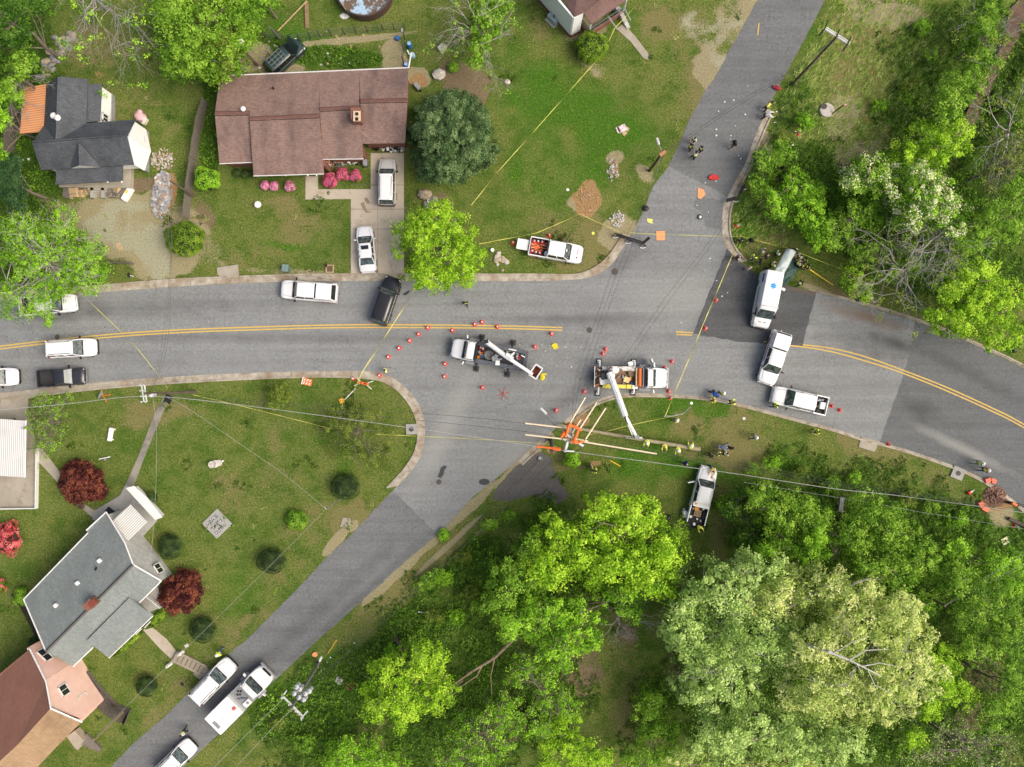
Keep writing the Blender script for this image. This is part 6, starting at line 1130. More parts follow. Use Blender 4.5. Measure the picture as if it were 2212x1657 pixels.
MB().lathe([(.36, 1.0), (.38, 1.35), (.3, 1.37)], 18, (.15, .45, 0)).build('rope_coil', M('rope_brown', (.20, .14, .09), .9, .4, 20), t); MB().box((-.35, -.25, 1.25), (.62, .6, .08), -.25).build('plywood_sheet', M('ply', (.66, .50, .25), .7), t)
MB().box((.25, -.65, 1.15), (.45, .3, .25), .2, bev=.05).build('blue_bag', M('bag_blue', (.05, .10, .30), .7), t)
for i in range(24):
    c = rng.choice(['truck_grey', 'trim_black', 'bark', 'sticker_orange', 'chrome', 'fresh_board', 'reflective_white']); x = rng.uniform(-3.7, -2.6) if i < 16 else rng.uniform(-1.2, .4)
    MB().box((x, rng.uniform(-.85, .85), 1.1), (rng.uniform(.15, .6), rng.uniform(.06, .25), rng.uniform(.1, .3)), rng.uniform(0, 3), bev=.02).build('tool', c, t)
bar(t, 'tail_rail', (-3.8, -1.1, 1.4), (-3.8, 1.1, 1.4), .05, 'reflective_white')
bar(t, 'front_post', (4.0, -1.05, 1.25), (4.0, 1.05, 1.25), .05, 'reflective_white'); MB().wall([Vector((2.55, 1.15, 1.6)), Vector((2.2, 2.0, 1.6))], .6, .14).build('open_door', 'paint_white', t); MB().box((.05, 1.45, 1.2), (.5, .45, .06), .3).build('drop_panel', 'reflective_white', t)
outriggers(t, [(-3.2, 1.7, 1.0), (.55, 1.75, 1.0), (-3.3, -1.75, -1.0), (.5, -1.6, -1.0)], 'paint_white')
b0, b1, b2 = loc_of(t, 1316, 806, 2.6), loc_of(t, 1351, 900, 3.8), loc_of(t, 1375, 944, 3.2)
MB().lathe([(.5, 1.0), (.45, 2.2), (.3, 2.3)], 16, loc_of(t, 1316, 812, 1).xy.to_3d()).build('turret', 'paint_white', t); MB().box(loc_of(t, 1306, 812, 2.2), (.75, .7, .5), .3, bev=.05).build('operator_seat', 'trim_black', t); MB().box(loc_of(t, 1305, 822, 1.9), (.95, .8, .3), .2, bev=.05).build('control_platform', 'paint_white', t)
MB().lathe([(.34, 2.3), (.38, 2.75), (.3, 2.8)], 16, loc_of(t, 1322, 800, 0)).build('winch_drum', 'reflective_white', t)
MB().tube([b0, b1], [.36, .34], 8).build('boom', 'paint_white', t, fix=False); MB().tube([b1, b2], [.2, .17], 8).build('boom_extension', 'paint_white', t, fix=False); bar(t, 'hose', loc_of(t, 1346, 895, 3.9), loc_of(t, 1366, 940, 3.3), .05, 'reflective_white')
ag = MB(); a0, a1 = loc_of(t, 1333, 845, 3.3), loc_of(t, 1343, 884, 3.6); ag.tube([a0, a1], .07, 6); N_ = 56; d_ = (a1 - a0).normalized(); u_ = d_.orthogonal().normalized(); v_ = d_.cross(u_); vs = []
for i in range(N_ + 1):
    p = a0.lerp(a1, i / N_); an = i / N_ * 2 * math.pi * 8; q = u_ * math.cos(an) + v_ * math.sin(an); vs += [p + q * .05, p + q * .24, p + q * .24 + d_ * .02, p + q * .05 + d_ * .02]
ag.add(vs, [(i * 4 + k, i * 4 + (k + 1) % 4, i * 4 + 4 + (k + 1) % 4, i * 4 + 4 + k) for i in range(N_) for k in range(4)]); ag.build('auger', M('auger_rust', (.36, .26, .16), .7, .4, 8), t, fix=False)
bar(t, 'auger_motor', a1, loc_of(t, 1352, 906, 3.7), .1, 'paint_white'); bar(t, 'auger_hose', loc_of(t, 1350, 900, 3.9), loc_of(t, 1357, 916, 3.6), .12, 'trim_black')
cw = MB()
for s in (-1, 1): cw.tube([b2, b2 + Vector((s * .35, -.1, -.5)), b2 + Vector((s * .75, -.15, -1.2)), b2 + Vector((s * .8, -.3, -2.0)), b2 + Vector((s * .5, -.35, -2.5))], [.12, .1, .09, .08, .05], 6)
cw.build('pole_claw', 'paint_white', t, fix=False); MB().box(b2, (.5, .45, .45), .4, bev=.06).build('boom_head', 'truck_grey', t)
# service truck
t = thing('service_truck', 'large white service truck with open equipment well behind its cab on the side street', 'truck', P(521, 1507, 1.2).xy.to_3d(), R(45)); hx = 3.85; w = 1.2
truck_cab(t, hx, hx - 2.45, w); MB().box((-1.2, 0, .6), (5.0, .9, .3)).build('chassis', 'trim_black', t)
MB().box((-2.1, 0, 1.45), (3.4, 2.45, 1.5), bev=.06).build('box_body', 'paint_white', t); MB().box((.5, 0, 1.2), (1.8, 2.4, .9), bev=.05).build('well_sides', 'truck_grey', t); MB().box((.35, .25, 1.66), (1.0, 1.35, .06)).build('equipment_well', M('well_grey', (.22, .23, .24), .6, .3, 6), t)
for x, y in ((.55, .75), (.75, .55), (.25, .55), (.45, .35)): MB().box((x, y - .05, 1.75), (.16, .14, .16)).build('battery', 'trim_black', t)
for k in range(3): MB().tube([(-.1 + k * .2, .2 - .1 * k, 1.74), (.5 + k * .15, -.35 - .1 * k, 1.74)], .05, 6).build('pipe', 'chrome', t, fix=False)
MB().box((.35, -.85, 1.75), (.85, .6, .14), bev=.04).build('hatch', 'reflective_white', t); MB().lathe([(.17, 1.82), (.17, 1.85), (.12, 1.86)], 14, (.45, -.85, 0)).build('hatch_cap', 'truck_grey', t)
MB().box((-.75, -.25, 2.28), (.36, .3, .2), bev=.06).build('fuel_can', M('can_red', (.72, .12, .06), .5), t); MB().box((-3.3, -.15, 2.22), (.35, .9, .03)).build('rear_hatch', 'truck_grey', t); MB().box((-3.84, 0, 1.0), (.06, 2.0, .25)).build('rear_stripe', 'sticker_orange', t); bar(t, 'roof_seam', (-3.2, -.1, 2.2), (-1.1, -.15, 2.2), .015, 'truck_grey')
for nm, xs in (('bucket_truck', (2.9, -1.9)), ('derrick_truck', (2.8, -1.7)), ('service_truck', (2.7, -1.9))): wheels(bpy.data.objects[nm], xs, 1.12, .5, .3)
# ---------------------------------------------------------------- poles, wires, tape
creo = M('creosote_pole', (.13, .095, .07), .9, .3, 4); newpole = M('new_pole', (.34, .30, .19), .85, .2, 3); stick_m = M('fibre_stick', (.78, .66, .46), .5, .08); orange = M('rubber_orange', (.80, .17, .035), .55, .15, 6); wire_d = M('wire_dark', (.06, .06, .06), .6); wire_l = M('wire_light', (.42, .42, .41), .5); tape_m = M('tape_yellow', (.56, .53, .12), .5, .1); insul = M('insulator_grey', (.50, .52, .53), .3); arm_w = M('crossarm_white', (.62, .63, .62), .7, .15, 3)
def top_of(base, z, lean=(0, 0)): b = P(*base); return Vector((b.x + lean[0], b.y + lean[1], z))
def pole(label, tp, z, name='utility_pole', mat=None, r=.16, base=None):
    """tp: image px of the top at height z (the base is straight below unless given)"""
    tpw = P(*tp, z); b = P(*base) if base else Vector((tpw.x, tpw.y, 0)); t = thing(name, label, 'pole', b); MB().tube([b, b.lerp(tpw, .5), tpw], [r, r * .85, r * .68], 10).build('pole', mat or creo, t, world=True, smooth=2, fix=False); return t
def part_tube(t, name, a, b, r, mat, n=6): return MB().tube([P(*a), P(*b)], r, n).build(name, mat, t, world=True, fix=False)
def insulators(t, a, b, n, dz=.18, r=.07):
    for i in range(n): p = P(*a).lerp(P(*b), i / max(1, n - 1)); MB().lathe([(r, .0), (r * 1.2, .08), (r * .7, .14), (r, .2)], 8, p + Vector((0, 0, dz))).build('insulator', insul, t, world=True)
def lamp(t, a, b, size=.55):
    """street lamp head at b with arm from a"""
    part_tube(t, 'lamp_arm', a, b, .035, galv); d = P(*b) - P(*a); MB().box(P(*b) + d.normalized() * .25, (size, .24, .13), math.atan2(d.y, d.x), bev=.08).build('lamp_head', M('lamp_housing', (.60, .62, .63), .4), t, world=True)
t = pole('utility pole beside the footpath with paired crossarms left of the main street label', (313, 850), 11)
for q in (((306, 833, 10.3), (311, 868, 10.3)), ((312, 833, 10.3), (317, 868, 10.3))): part_tube(t, 'crossarm', *q, .07, arm_w)
insulators(t, (306, 832, 10.4), (309, 868, 10.4), 4); insulators(t, (313, 832, 10.4), (318, 868, 10.4), 4); MB().lathe([(.22, 0), (.22, .8), (.1, .85)], 12, P(334, 853, 9)).build('transformer', insul, t, world=True)
t = pole('utility pole in the uphill verge with a white double crossarm and black insulators', (1808, 79), 11)
part_tube(t, 'crossarm', (1781, 62, 10.5), (1834, 96, 10.5), .09, arm_w); part_tube(t, 'crossarm', (1783, 58, 10.5), (1836, 92, 10.5), .07, arm_w)
for x, y in ((1783, 60), (1808, 77), (1832, 94)): part_tube(t, 'insulator_string', (x + 6, y - 14, 10.6), (x, y, 10.6), .07, 'trim_black'); part_tube(t, 'insulator_string', (x - 14, y + 18, 10.3), (x, y, 10.6), .07, 'trim_black')
t = pole('old leaning rust topped pole with a cobra street lamp on the uphill street verge', (1436, 324), 7.8, mat=M('rotten_pole', (.11, .07, .05), .95, .5, 4), r=.17, base=(1403, 369))
lamp(t, (1430, 330, 7.6), (1423, 310, 7.6), .75); part_tube(t, 'guy_wire', (1430, 332, 7.4), (1414, 390, 0), .015, wire_l); MB().box(P(1431, 332, 7.8), (.7, .3, .3), R(40)).build('broken_top', M('rust_top', (.42, .20, .10), .9), t, world=True)
t = pole('utility pole beside the service truck carrying a cluster of grey transformers and a pale crossarm', (628, 1532), 11, mat=M('grey_pole', (.16, .155, .15), .9), base=(690, 1430))
part_tube(t, 'crossarm', (612, 1505, 10.3), (655, 1548, 10.3), .09, M('crossarm_mint', (.52, .58, .56), .7)); part_tube(t, 'crossarm', (618, 1512, 10.0), (648, 1546, 10.0), .07, M('crossarm_tan', (.58, .48, .36), .8))
for x, y in ((640, 1492), (652, 1483), (664, 1492), (650, 1500), (660, 1505), (672, 1487), (645, 1478)): MB().lathe([(.24, 0), (.24, .75), (.16, .82), (.05, 1.0)], 12, P(x, y, 8.6)).build('transformer', insul, t, world=True)
for q in ((609, 1503, 608, 1509), (619, 1492, 613, 1500), (664, 1536, 656, 1545), (651, 1556, 650, 1549)): part_tube(t, 'bracket', (q[0], q[1], 10.5), (q[2], q[3], 10.3), .07, arm_w)
lamp(t, (686, 1440, 2.6), (691, 1427, 3.2), .6); insulators(t, (612, 1505, 10.4), (655, 1548, 10.4), 4)
t = pole('wooden pole in the back lawn with a white round yard lamp beside the ranch house', (502, 85), 7, base=(556, 140)); lamp(t, (502, 86, 6.8), (514, 88, 6.8)); MB().ell(P(520, 90, 6.7), (.28, .28, .14)).build('lamp_globe', 'reflective_white', t, world=True)
pole('dark pole rising over the rubble pile beside the board fence', (368, 391), 6.5, base=(420, 424), r=.14)
pole('bare dark pole behind the green van beside the mesh fence', (583, 58), 4, base=(604, 84), r=.13, mat=M('grey_pole2', (.14, .14, .15), .9))
pole('pale leaning wooden pole over the lawn corner by the pink house', (203, 1598), 6.5, base=(269, 1534), mat=M('pole_tan', (.26, .21, .13), .9), r=.14)
pole('short brown pole leaning over the brush near the right edge', (2042, 1309), 7, base=(1962, 1268), mat=M('pole_brown', (.16, .10, .075), .9), r=.15)
t = pole('slim grey metal pole on the corner lawn by the side street', (704, 1100), 6, base=(743, 1073), mat=galv, r=.07); part_tube(t, 'bracket', (704, 1100, 6), (701, 1094, 6.1), .04, wire_l)
t = pole('black topped pole cut by the right edge beside the mulch mound', (2198, 1093), 6, base=(2175, 1085), mat='trim_black'); part_tube(t, 'crossarm', (2178, 1084, 5.8), (2230, 1098, 5.8), .12, 'trim_black'); part_tube(t, 'cover', (2186, 1086, 6.1), (2196, 1092, 6.1), .16, orange)
tag(MB().tube([P(2178, 1120, .2), P(2230, 1142, .3)], .2, 10).build('log', bark_dark), 'dark log lying at the right edge beside the mulch mound', 'log')
# the new pole being dressed
t = pole('new utility pole wrapped in orange rubber covers with poles and arms reaching from its top', (1238, 940), 11, mat=newpole)
part_tube(t, 'crossarm', (1216.7, 933, 10.4), (1260, 964, 10.4), .13, arm_w); part_tube(t, 'crossarm', (1233.7, 927, 10.0), (1220, 976, 10.0), .14, arm_w)
lamp(t, (1217, 932, 9.4), (1178, 892, 9.2), .9)
for q in ((1134.7, 914.4, 1227, 925), (1134.7, 939, 1230, 950), (1232, 946, 1270, 953), (1252, 953, 1419, 980.4), (1246, 936, 1289.4, 869), (1227.6, 920, 1264.4, 858.4), (1226, 950, 1254.7, 906.4), (1265, 948.9, 1308.3, 881.5)): part_tube(t, 'hot_stick', (q[0], q[1], 10.2), (q[2], q[3], 10.2), .075, stick_m, 8)
for q, r in (((1221, 944, 10.6, 1229, 916, 10.9), .22), ((1229, 918, 10.8, 1256, 930, 10.8), .2), ((1212, 944, 10.5, 1221, 932, 10.5), .26), ((1249, 930, 10.8, 1240, 952, 10.8), .2), ((1234, 953, 10.6, 1247, 956, 10.6), .32), ((1246, 958, 10.5, 1262, 954, 10.5), .15), ((1226, 917, 10.7, 1233, 922, 10.9), .3)): MB().tube([P(*q[:3]), P(*q[:3]).lerp(P(*q[3:]), .5) + Vector((.05, .08, .1)), P(*q[3:])], [r * .55, r * .8, r * .5], 7).build('rubber_cover', orange, t, world=True, smooth=2, fix=False)
MB().tube([P(1160, 964.6, 8), P(1185, 967, 8), P(1211, 971, 8)], [.12, .1, .2], 8).build('line_hose', orange, t, world=True, fix=False)
for q in ((1229, 952, 1236, 958), (1216, 948, 1222, 951), (1222, 974, 1240, 975)): part_tube(t, 'insulator_string', (q[0], q[1], 10.4), (q[2], q[3], 10.2), .08, insul)
part_tube(t, 'jumper_cable', (1262, 948, 10.3), (1262, 960, 10.2), .03, 'trim_black'); part_tube(t, 'jumper_cable', (1260, 964, 10.3), (1244, 976, 10.1), .03, 'trim_black')
t = thing('lying_pole', 'long new wooden pole held low across the lawn by the truck claw and four workers', 'pole', P(1360, 946)); MB().tube([P(1204, 918, .55), P(1360, 945, .95), P(1512.5, 971, .95)], [.16, .19, .23], 12).build('pole', newpole, t, world=True, smooth=2, fix=False)
t = thing('pole_stub', 'short black broken pole stub standing beside the lower gravel verge', 'pole', P(1191, 950)); MB().tube([P(1190, 948, 0), P(1191.5, 962, 2.2), P(1191.5, 977, 3.6)], [.22, .2, .18], 9).build('pole', bark_dark, t, world=True, fix=False); MB().lathe([(.3, 0), (.3, .15), (.12, .2)], 10, P(1189, 948)).build('base_rim', 'trim_black', t, world=True)
t = thing('cable_coil', 'small grey cable coil where two side street wires end on the old gravel lot', 'coil', P(1168, 991)); MB().lathe([(.25, 0), (.3, .12), (.22, .25), (.15, .1)], 14, P(1167, 990)).build('coil', galv, t, world=True)
def wire(label, pts, r=.028, mat=None, group=None, name='power_line', n=4):
    t = MB(); q = smooth_line([P(*p) for p in pts], 5); t.tube(q, r * .62, n); o = t.build(name, mat or wire_d, fix=False); return tag(o, label, 'wire', group)
GL = 'dark wires strung across the left part of the lower lawn'; z = 9
wire('thick pale cable running from the footpath pole past the new pole to the lower right', [(-40, 889, 8), (150, 872, 8), (320, 856, 8), (536, 877, 7.7), (914, 928, 7.4), (1071, 951, 7.5), (1217, 973, 8), (1515, 1013, 7.5), (1607, 1026, 7.5), (1801, 1055.6, 7.5), (1956, 1072.5, 7.6), (2260, 1114, 8)], .045, wire_l)
for i, (a, b, c) in enumerate(((865, 907, 8.6), (871, 925, 8.6))): wire('thin dark wire above the pale cable between the footpath pole and the new pole', [(320, 848 + i * 6, 9.6), (536, a, 9.2), (1071, b, 9), (1225, 938 + i * 8, 9.6)], .026, group=GL)
for i in range(3): wire('thin dark wire of the bundle running from the new pole to the lower right edge', [(1240, 944 + i * 5, 9.8), (1314, 953.7 + i * 7, 9.5), (1607, 1002 + i * 6, 9), (1873, 1050 + i * 5, 9), (2260, 1104 + i * 4, 9.5)], .028, group='wires from the new pole to the right')
wire('pale low wire sagging over the lower right trees', [(1607, 1042, 6), (1873, 1085, 5.5), (2000, 1108, 5.5), (2260, 1150, 6)], .018, wire_l)
for i in range(3): wire('thin black wire crossing the junction from the new pole towards the rusty lamp pole', [(1236, 936 - i, 9.6), (1243 + i * 11, 820, 9), (1290 + i * 10, 680, 8.5), (1345 + i * 10, 530, 8), (1436, 326, 7.7)], .022, group='wires across the junction')
for i in range(2): wire('faint dark wire crossing the junction farther right towards the uphill street', [(1245, 932, 9.8), (1330 + i * 10, 800, 9.2), (1440 + i * 12, 640, 8.8), (1560 + i * 8, 480, 8.5), (1700 + i * 6, 220, 9), (1800, 75, 10.5)], .02, group='faint wires towards the uphill crossarm')
for i in range(2): wire('dark wire over the uphill street between the lamp pole and the white crossarm', [(1436, 324, 7.6), (1471, 303 + i * 6, 7.8), (1607, 213 + i * 7, 8.4), (1700, 160 + i * 5, 9), (1795, 88, 10.4)], .03, group='wires over the uphill street')
for i in range(3): wire('wire running up the side street from the transformer pole towards the gravel lot', [(628 + i * 12, 1520 + i * 10, 9.8), (761 + i * 14, 1377 + i * 8, 7), (951 + i * 13, 1205 + i * 3, 4), (1071 + i * 4, 1084 + i * 6, 2), (1168, 991, .25)] if i < 2 else [(640, 1500, 9.8), (800, 1370, 8.6), (955, 1225, 8), (1120, 1070, 8), (1240, 945, 9.5)], .026, wire_d, group='wires along the side street')
for i in range(4): wire('wire leaving the transformer pole for the lower left corner', [(616 + i * 10, 1506 + i * 11, 10.3), (560 + i * 10, 1560 + i * 11, 10), (420 + i * 16, 1700 + i * 10, 10)], .026, wire_d if i % 2 else wire_l, group='wires leaving the transformer pole')
for i in range(3): wire('dark wire hanging across the left street from the rubble pole to the footpath pole', [(368, 392, 6.4), (371 - i * 1, 547, 6.6), (361 - i * 6, 746, 7.4), (326 - i * 3, 850, 9)], .022, group='wires across the left street')
wire('twisted grey service wire from the footpath pole to the slim metal pole', [(360, 858, 8), (410, 885, 7), (536, 971, 5.6), (616, 1027, 5.6), (704, 1099, 6)], .02, wire_l)
wire('grey wire from the slim metal pole down to the garden statue', [(704, 1100, 6), (615, 1191, 5), (463, 1341, 4), (400, 1402, 3.5), (276, 1523, 4), (210, 1590, 6)], .018, wire_l)
wire('grey service wire from the footpath pole straight down to the grey roofed house', [(330, 858, 8.8), (338, 930, 6.6), (337, 1040, 5), (330, 1160, 4), (322, 1210, 3.5)], .018, wire_l)
wire('thin dark service wire over the ranch house roof to the driveway corner', [(778, 281, 4), (790, 293, 3.8), (812, 307, 3)], .015, wire_l)
for i in range(2): wire('pale wire at the right edge reaching the leaning brown pole', [(2042, 1308, 6.9), (2120, 1255 + i * 12, 6.5), (2240, 1180 + i * 24, 6.5)], .02, wire_l, group='wires of the leaning brown pole')
def tape(label, pts, w=.11, mat=None):
    q = [P(*p) for p in pts]; mb = MB(); vs = []; fs = []; out = []; w *= .6
    for a, b in zip(q[:-1], q[1:]):
        n_ = max(1, int((b - a).length / .8))
        for i in range(n_): out.append(a.lerp(b, i / n_) - Vector((0, 0, .12 * math.sin(math.pi * i / n_))))
    out.append(q[-1])
    for i, p in enumerate(out):
        d = (out[min(i + 1, len(out) - 1)] - out[max(i - 1, 0)]); nn = Vector((-d.y, d.x, 0)).normalized(); tw = math.sin(i * .9) * .9; o = (nn * math.cos(tw) + Vector((0, 0, 1)) * math.sin(tw)) * w / 2; vs += [p + o, p - o, p - o - Vector((0, 0, .004)), p + o - Vector((0, 0, .004))]
    for i in range(len(out) - 1): fs += [(i * 4 + k, i * 4 + (k + 1) % 4, i * 4 + 4 + (k + 1) % 4, i * 4 + 4 + k) for k in range(4)]
    mb.add(vs, fs); return tag(mb.build('caution_tape', mat or tape_m, fix=False), label, 'tape')
tape('yellow tape running down the big lawn from the white house to the lime maple', [(1395, -12, 1.2), (1384, 0, 1.2), (1328, 61, 1.1), (1311, 97, 1.1), (1284, 136, 1.1), (1071, 376, 1), (1018, 443, 1)])
tape('yellow tape round the cones pickup from the maple to the uphill street kerb', [(1035, 527, 1), (1071, 520, 1), (1160, 503, 1), (1253, 462, 1), (1338, 501, 1)])
tape('yellow tape straight across the mouth of the uphill street', [(1362, 503, 1), (1480, 508, .9), (1602, 511, 1), (1699, 535, 1), (1893, 610, 1), (1975, 645, 1)], .09)
tape('yellow tape crossing the main street beside the black suv to the fallen sign stand', [(897, 622, 1.2), (880, 652, 1.1), (783, 803, 1), (767, 838, 1), (765, 880, .3)], .16)
tape('yellow tape crossing the main street right of the ambulance patch down to the lower lawn', [(1601, 508, 1.1), (1560, 604, 1), (1477, 803, 1), (1437, 899, 1)], .16)
tape('yellow tape from the grey branch to the lying pole across the lower lawn', [(1454, 899, 1), (1368, 917, 1), (1314, 931, .8), (1275, 939, .6)])
tape('yellow tape from the feathery tree over the left street to the footpath pole', [(155, 625, 1.2), (176, 636, 1.2), (291, 746, 1.1), (362, 838, 1.1)], .1)
tape('yellow tape from the footpath pole over the corner lawn', [(417, 853, 1.1), (536, 881, 1.1), (715, 926, 1)], .1); tape('pale yellow tape over the side street mouth to the broken stub', [(814, 938, 1), (1071, 951, 1), (1188, 960, 1)], .1)
def guard(label, a, b): t = MB().tube([P(*a), P(*b)], .05, 6).build('guy_guard', M('guard_yellow', (.80, .50, .04), .5), fix=False); tag(t, label, 'guy wire guard')
guard('orange-yellow guy wire guard slanting over the verge right of the green tarp', (1749, 582, 2.2), (1800, 616, .1)); guard('yellow guy wire guard on the verge above the transformer pole', (727, 1383, 2), (708, 1412, .1)); guard('short yellow guy wire guard in the lower lawn below the new pole', (1318, 995, 1.6), (1340, 1007, .1))
# ---------------------------------------------------------------- cones and road gear
cone_m = M('cone_red', (.74, .035, .022), .5, .1)
def make_cone():
    t = thing('traffic_cone', 'x', 'traffic cone', group='orange traffic cones'); MB().box((0, 0, .025), (.44, .44, .05), bev=.04).build('cone_base', cone_m, t)
    MB().lathe([(.17, .05), (.125, .30)], 14).build('cone_body', cone_m, t, smooth=2); MB().lathe([(.126, .30), (.085, .52)], 14).build('reflective_band', 'reflective_white', t, smooth=2)
    MB().lathe([(.086, .52), (.078, .56)], 14).build('cone_middle', cone_m, t, smooth=2); MB().lathe([(.079, .56), (.05, .72), (.03, .76)], 14).build('reflective_tip', 'reflective_white', t, smooth=2); return t
cone0 = make_cone(); first = True
CONES = [(904, 722, 'cone second from the top left of the diagonal row leading to the double yellow line'), (924, 708, 'cone standing on the double yellow line at the top of the diagonal row'), (885, 736, 'cone third from the top of the diagonal row'), (862, 752, 'cone fourth from the top of the diagonal row'), (839, 771, 'cone at the lower left end of the diagonal row'),
 (977, 714, 'cone just below the yellow line above the bucket truck cab'), (1025, 701, 'left cone of the pair on the yellow line above the bucket truck'), (1041, 696, 'cone just above the yellow line above the bucket truck'), (1074, 706, 'cone on the yellow line above the bucket truck bed'), (961, 786, 'cone at the lower left corner of the bucket truck cab'), (960, 813, 'cone in the side street mouth below the bucket truck cab'),
 (1042, 837, 'lone cone in the road below the bucket truck boom'), (1191, 721, 'cone with a white bent strip just below the end of the yellow line'), (1155, 749, 'cone behind the bucket truck near the yellow cloth'), (1108, 525, 'cone left of the white plate behind the cones pickup'), (1186, 509, 'cone on the grass beyond the cones pickup bed'), (1308, 754, 'upper cone of the pair above the derrick truck tail'), (1302, 764, 'lower cone of the pair above the derrick truck tail'),
 (1451, 781, 'cone in the road ahead of the derrick truck cab'), (1436, 795, 'cone at the upper front corner of the derrick truck'), (1444, 845, 'cone at the lower front corner of the derrick truck'), (1448, 859, 'cone on the grass edge ahead of the derrick truck'), (1523, 709, 'lower cone of the two on the dark road patch edge'), (1546, 648, 'upper cone of the two on the dark road patch edge'),
 (1797, 877, 'left cone of the pair behind the kerbside pickup'), (1814, 886, 'right cone of the pair behind the kerbside pickup'), (1919, 960, 'lone cone on the lower kerb right of the cracked slabs'), (1201, 886, 'reddish cone at the lower junction corner beside the lamp arm'), (1262, 846, 'cone under the tail of the derrick truck at the kerb'), (820, 811, 'cone on the gutter of the grass corner beside the vested person'), (763, 818, 'cone at the left of the fallen sign stand'),
 (1591, 488, 'red cone lying on the grass inside the curved kerb'), (1724, 289, 'cone hidden in the brush beside the uphill street'), (2190, 1135, 'cone at the right edge below the mulch mound')]
for i, (x, y, lb) in enumerate(CONES):
    o = cone0 if i == 0 else dup(cone0, (0, 0, 0), 0); o['label'] = lb; o.location = P(x, y); o.rotation_euler = (0, 0, R(RS.randint(0, 90))); 
for x, y, rz, lb in ((1706, 385, -10, 'cone fallen on its side in the bare hollow of the brush'), (2091, 1066, 30, 'cone fallen on its side on the lower right grass verge'), (1119, 781 + 7, 100, 'brown cone tipped over beside the bucket truck tail') ): o = dup(cone0, P(x, y, .2), R(rz), lb); o.rotation_euler = (0, R(88), R(rz))
hero = [o for o in bpy.data.objects if o.get('label', '').startswith('white crew pickup on the grass')][0]
mw = Matrix.LocRotScale(hero.location, hero.rotation_euler, hero.scale)
for i, (x, y, lb) in enumerate(((-2.45, .6, 'cone in the upper rear corner of the pickup bed'), (-2.05, .62, 'second cone along the far side of the pickup bed'), (-1.6, .64, 'third cone along the far side of the pickup bed'), (-2.5, -.5, 'cone in the lower rear corner of the pickup bed'), (-2.1, -.55, 'second cone along the near side of the pickup bed'), (-1.7, -.55, 'third cone along the near side of the pickup bed beside the white jug'))):
    dup(cone0, mw @ Vector((x, y, .67)), R(-10), lb)
def plate(name, label, cat, px, py, sx, sy, rz, mat, z=.03, h=.04, group=None, tilt=0.0, bev=.02): return tag(MB().box(P(px, py, z + h / 2), (sx, sy, h), R(rz), rx=tilt, bev=bev).build(name, mat), label, cat, group)
c = mw @ Vector((-1.95, 0, .72)); t = thing('sign_stack', 'heap of folded orange and white road signs lying in the pickup bed', 'signs', c, R(-10))
for i in range(14): MB().box((rng.uniform(-.55, .75), rng.uniform(-.28, .3), .03 + i * .012), (rng.uniform(.5, .95), .09, .02), R(rng.uniform(-35, 35))).build('folded_sign', orange if i % 3 else M('sign_pink', (.78, .36, .28), .5), t)
MB().box((-.1, 0, .22), (.55, .32, .03), R(35)).build('folded_sign', orange, t); c = mw @ Vector((-.95, -.55, .72)); tag(MB().box(c + Vector((0, 0, .2)), (.42, .5, .42), R(-10), bev=.08).build('white_jug', 'reflective_white'), 'white plastic container in the pickup bed behind the cab', 'container')
tag(MB().tube([mw @ Vector((-1.7, .2, 1.15)), mw @ Vector((-.55, .75, 1.3))], .035, 5).build('orange_pole', orange, fix=False), 'thin orange pole lying across the pickup bed rim', 'pole')
t = thing('white_trailer_plate', 'square white tailgate platform standing off the rear of the cones pickup', 'platform', P(1129, 528, .8).xy.to_3d(), R(-11)); MB().box((0, 0, .85), (1.25, 1.15, .07), bev=.04).build('plate', 'reflective_white', t); bar(t, 'strut', (.55, 0, .8), (1.0, 0, .5), .05, 'trim_black'); MB().tube([(0, 0, 0), (0, 0, .85)], .06, 6).build('post', 'truck_grey', t, fix=False)
# fallen signs
t = thing('sign_stand', 'orange folded sign stand with white striped legs lying at the corner of the lawn', 'sign stand', P(786, 828), R(-12))
MB().box((0, 0, .2), (1.1, .28, .12), bev=.04).build('stand_body', orange, t)
for sx, sy in ((1, 1), (1, -1), (-1, 1), (-1, -1)): bar(t, 'leg', (sx * .35, sy * .1, .15), (sx * .95, sy * .45, .05), .045, 'reflective_white')
for x in (-.25, .1, .25): MB().box((x, 0, .28), (.12, .12, .03)).build('clamp', 'trim_black', t)
t = thing('striped_barricade', 'orange and white striped barricade board lying flat on the lawn edge', 'barricade', P(664, 825), R(-14)); MB().box((0, 0, .1), (1.0, .75, .12), bev=.04).build('board', orange, t)
for i in range(6): MB().box((-.3 + (i % 3) * .3, .17 - (i // 3) * .34, .168), (.1, .28, .01), R(-30)).build('stripe', 'reflective_white', t)
MB().box((-.52, 0, .12), (.1, .8, .1)).build('foot', 'reflective_white', t)
t = thing('paddle_sign', 'small orange diamond sign on a white pole fallen on the corner lawn', 'sign', P(750, 855)); part_tube(t, 'sign_pole', (768, 839, .1), (744, 864, .15), .05, 'reflective_white'); MB().box(P(738, 866, .15), (.5, .5, .04), R(20)).build('sign_panel', M('sign_amber', (.80, .36, .04), .5, .5, 8), t, world=True)
t = thing('star_stand', 'red six-legged star shaped sign base lying flat in the side street mouth', 'sign stand', P(1087, 851))
for k in range(6): a = R(15 + 60 * k); bar(t, 'leg', (0, 0, .06), (.72 * math.cos(a), .72 * math.sin(a), .04), .03, M('faded_stand', (.48, .09, .05), .6))
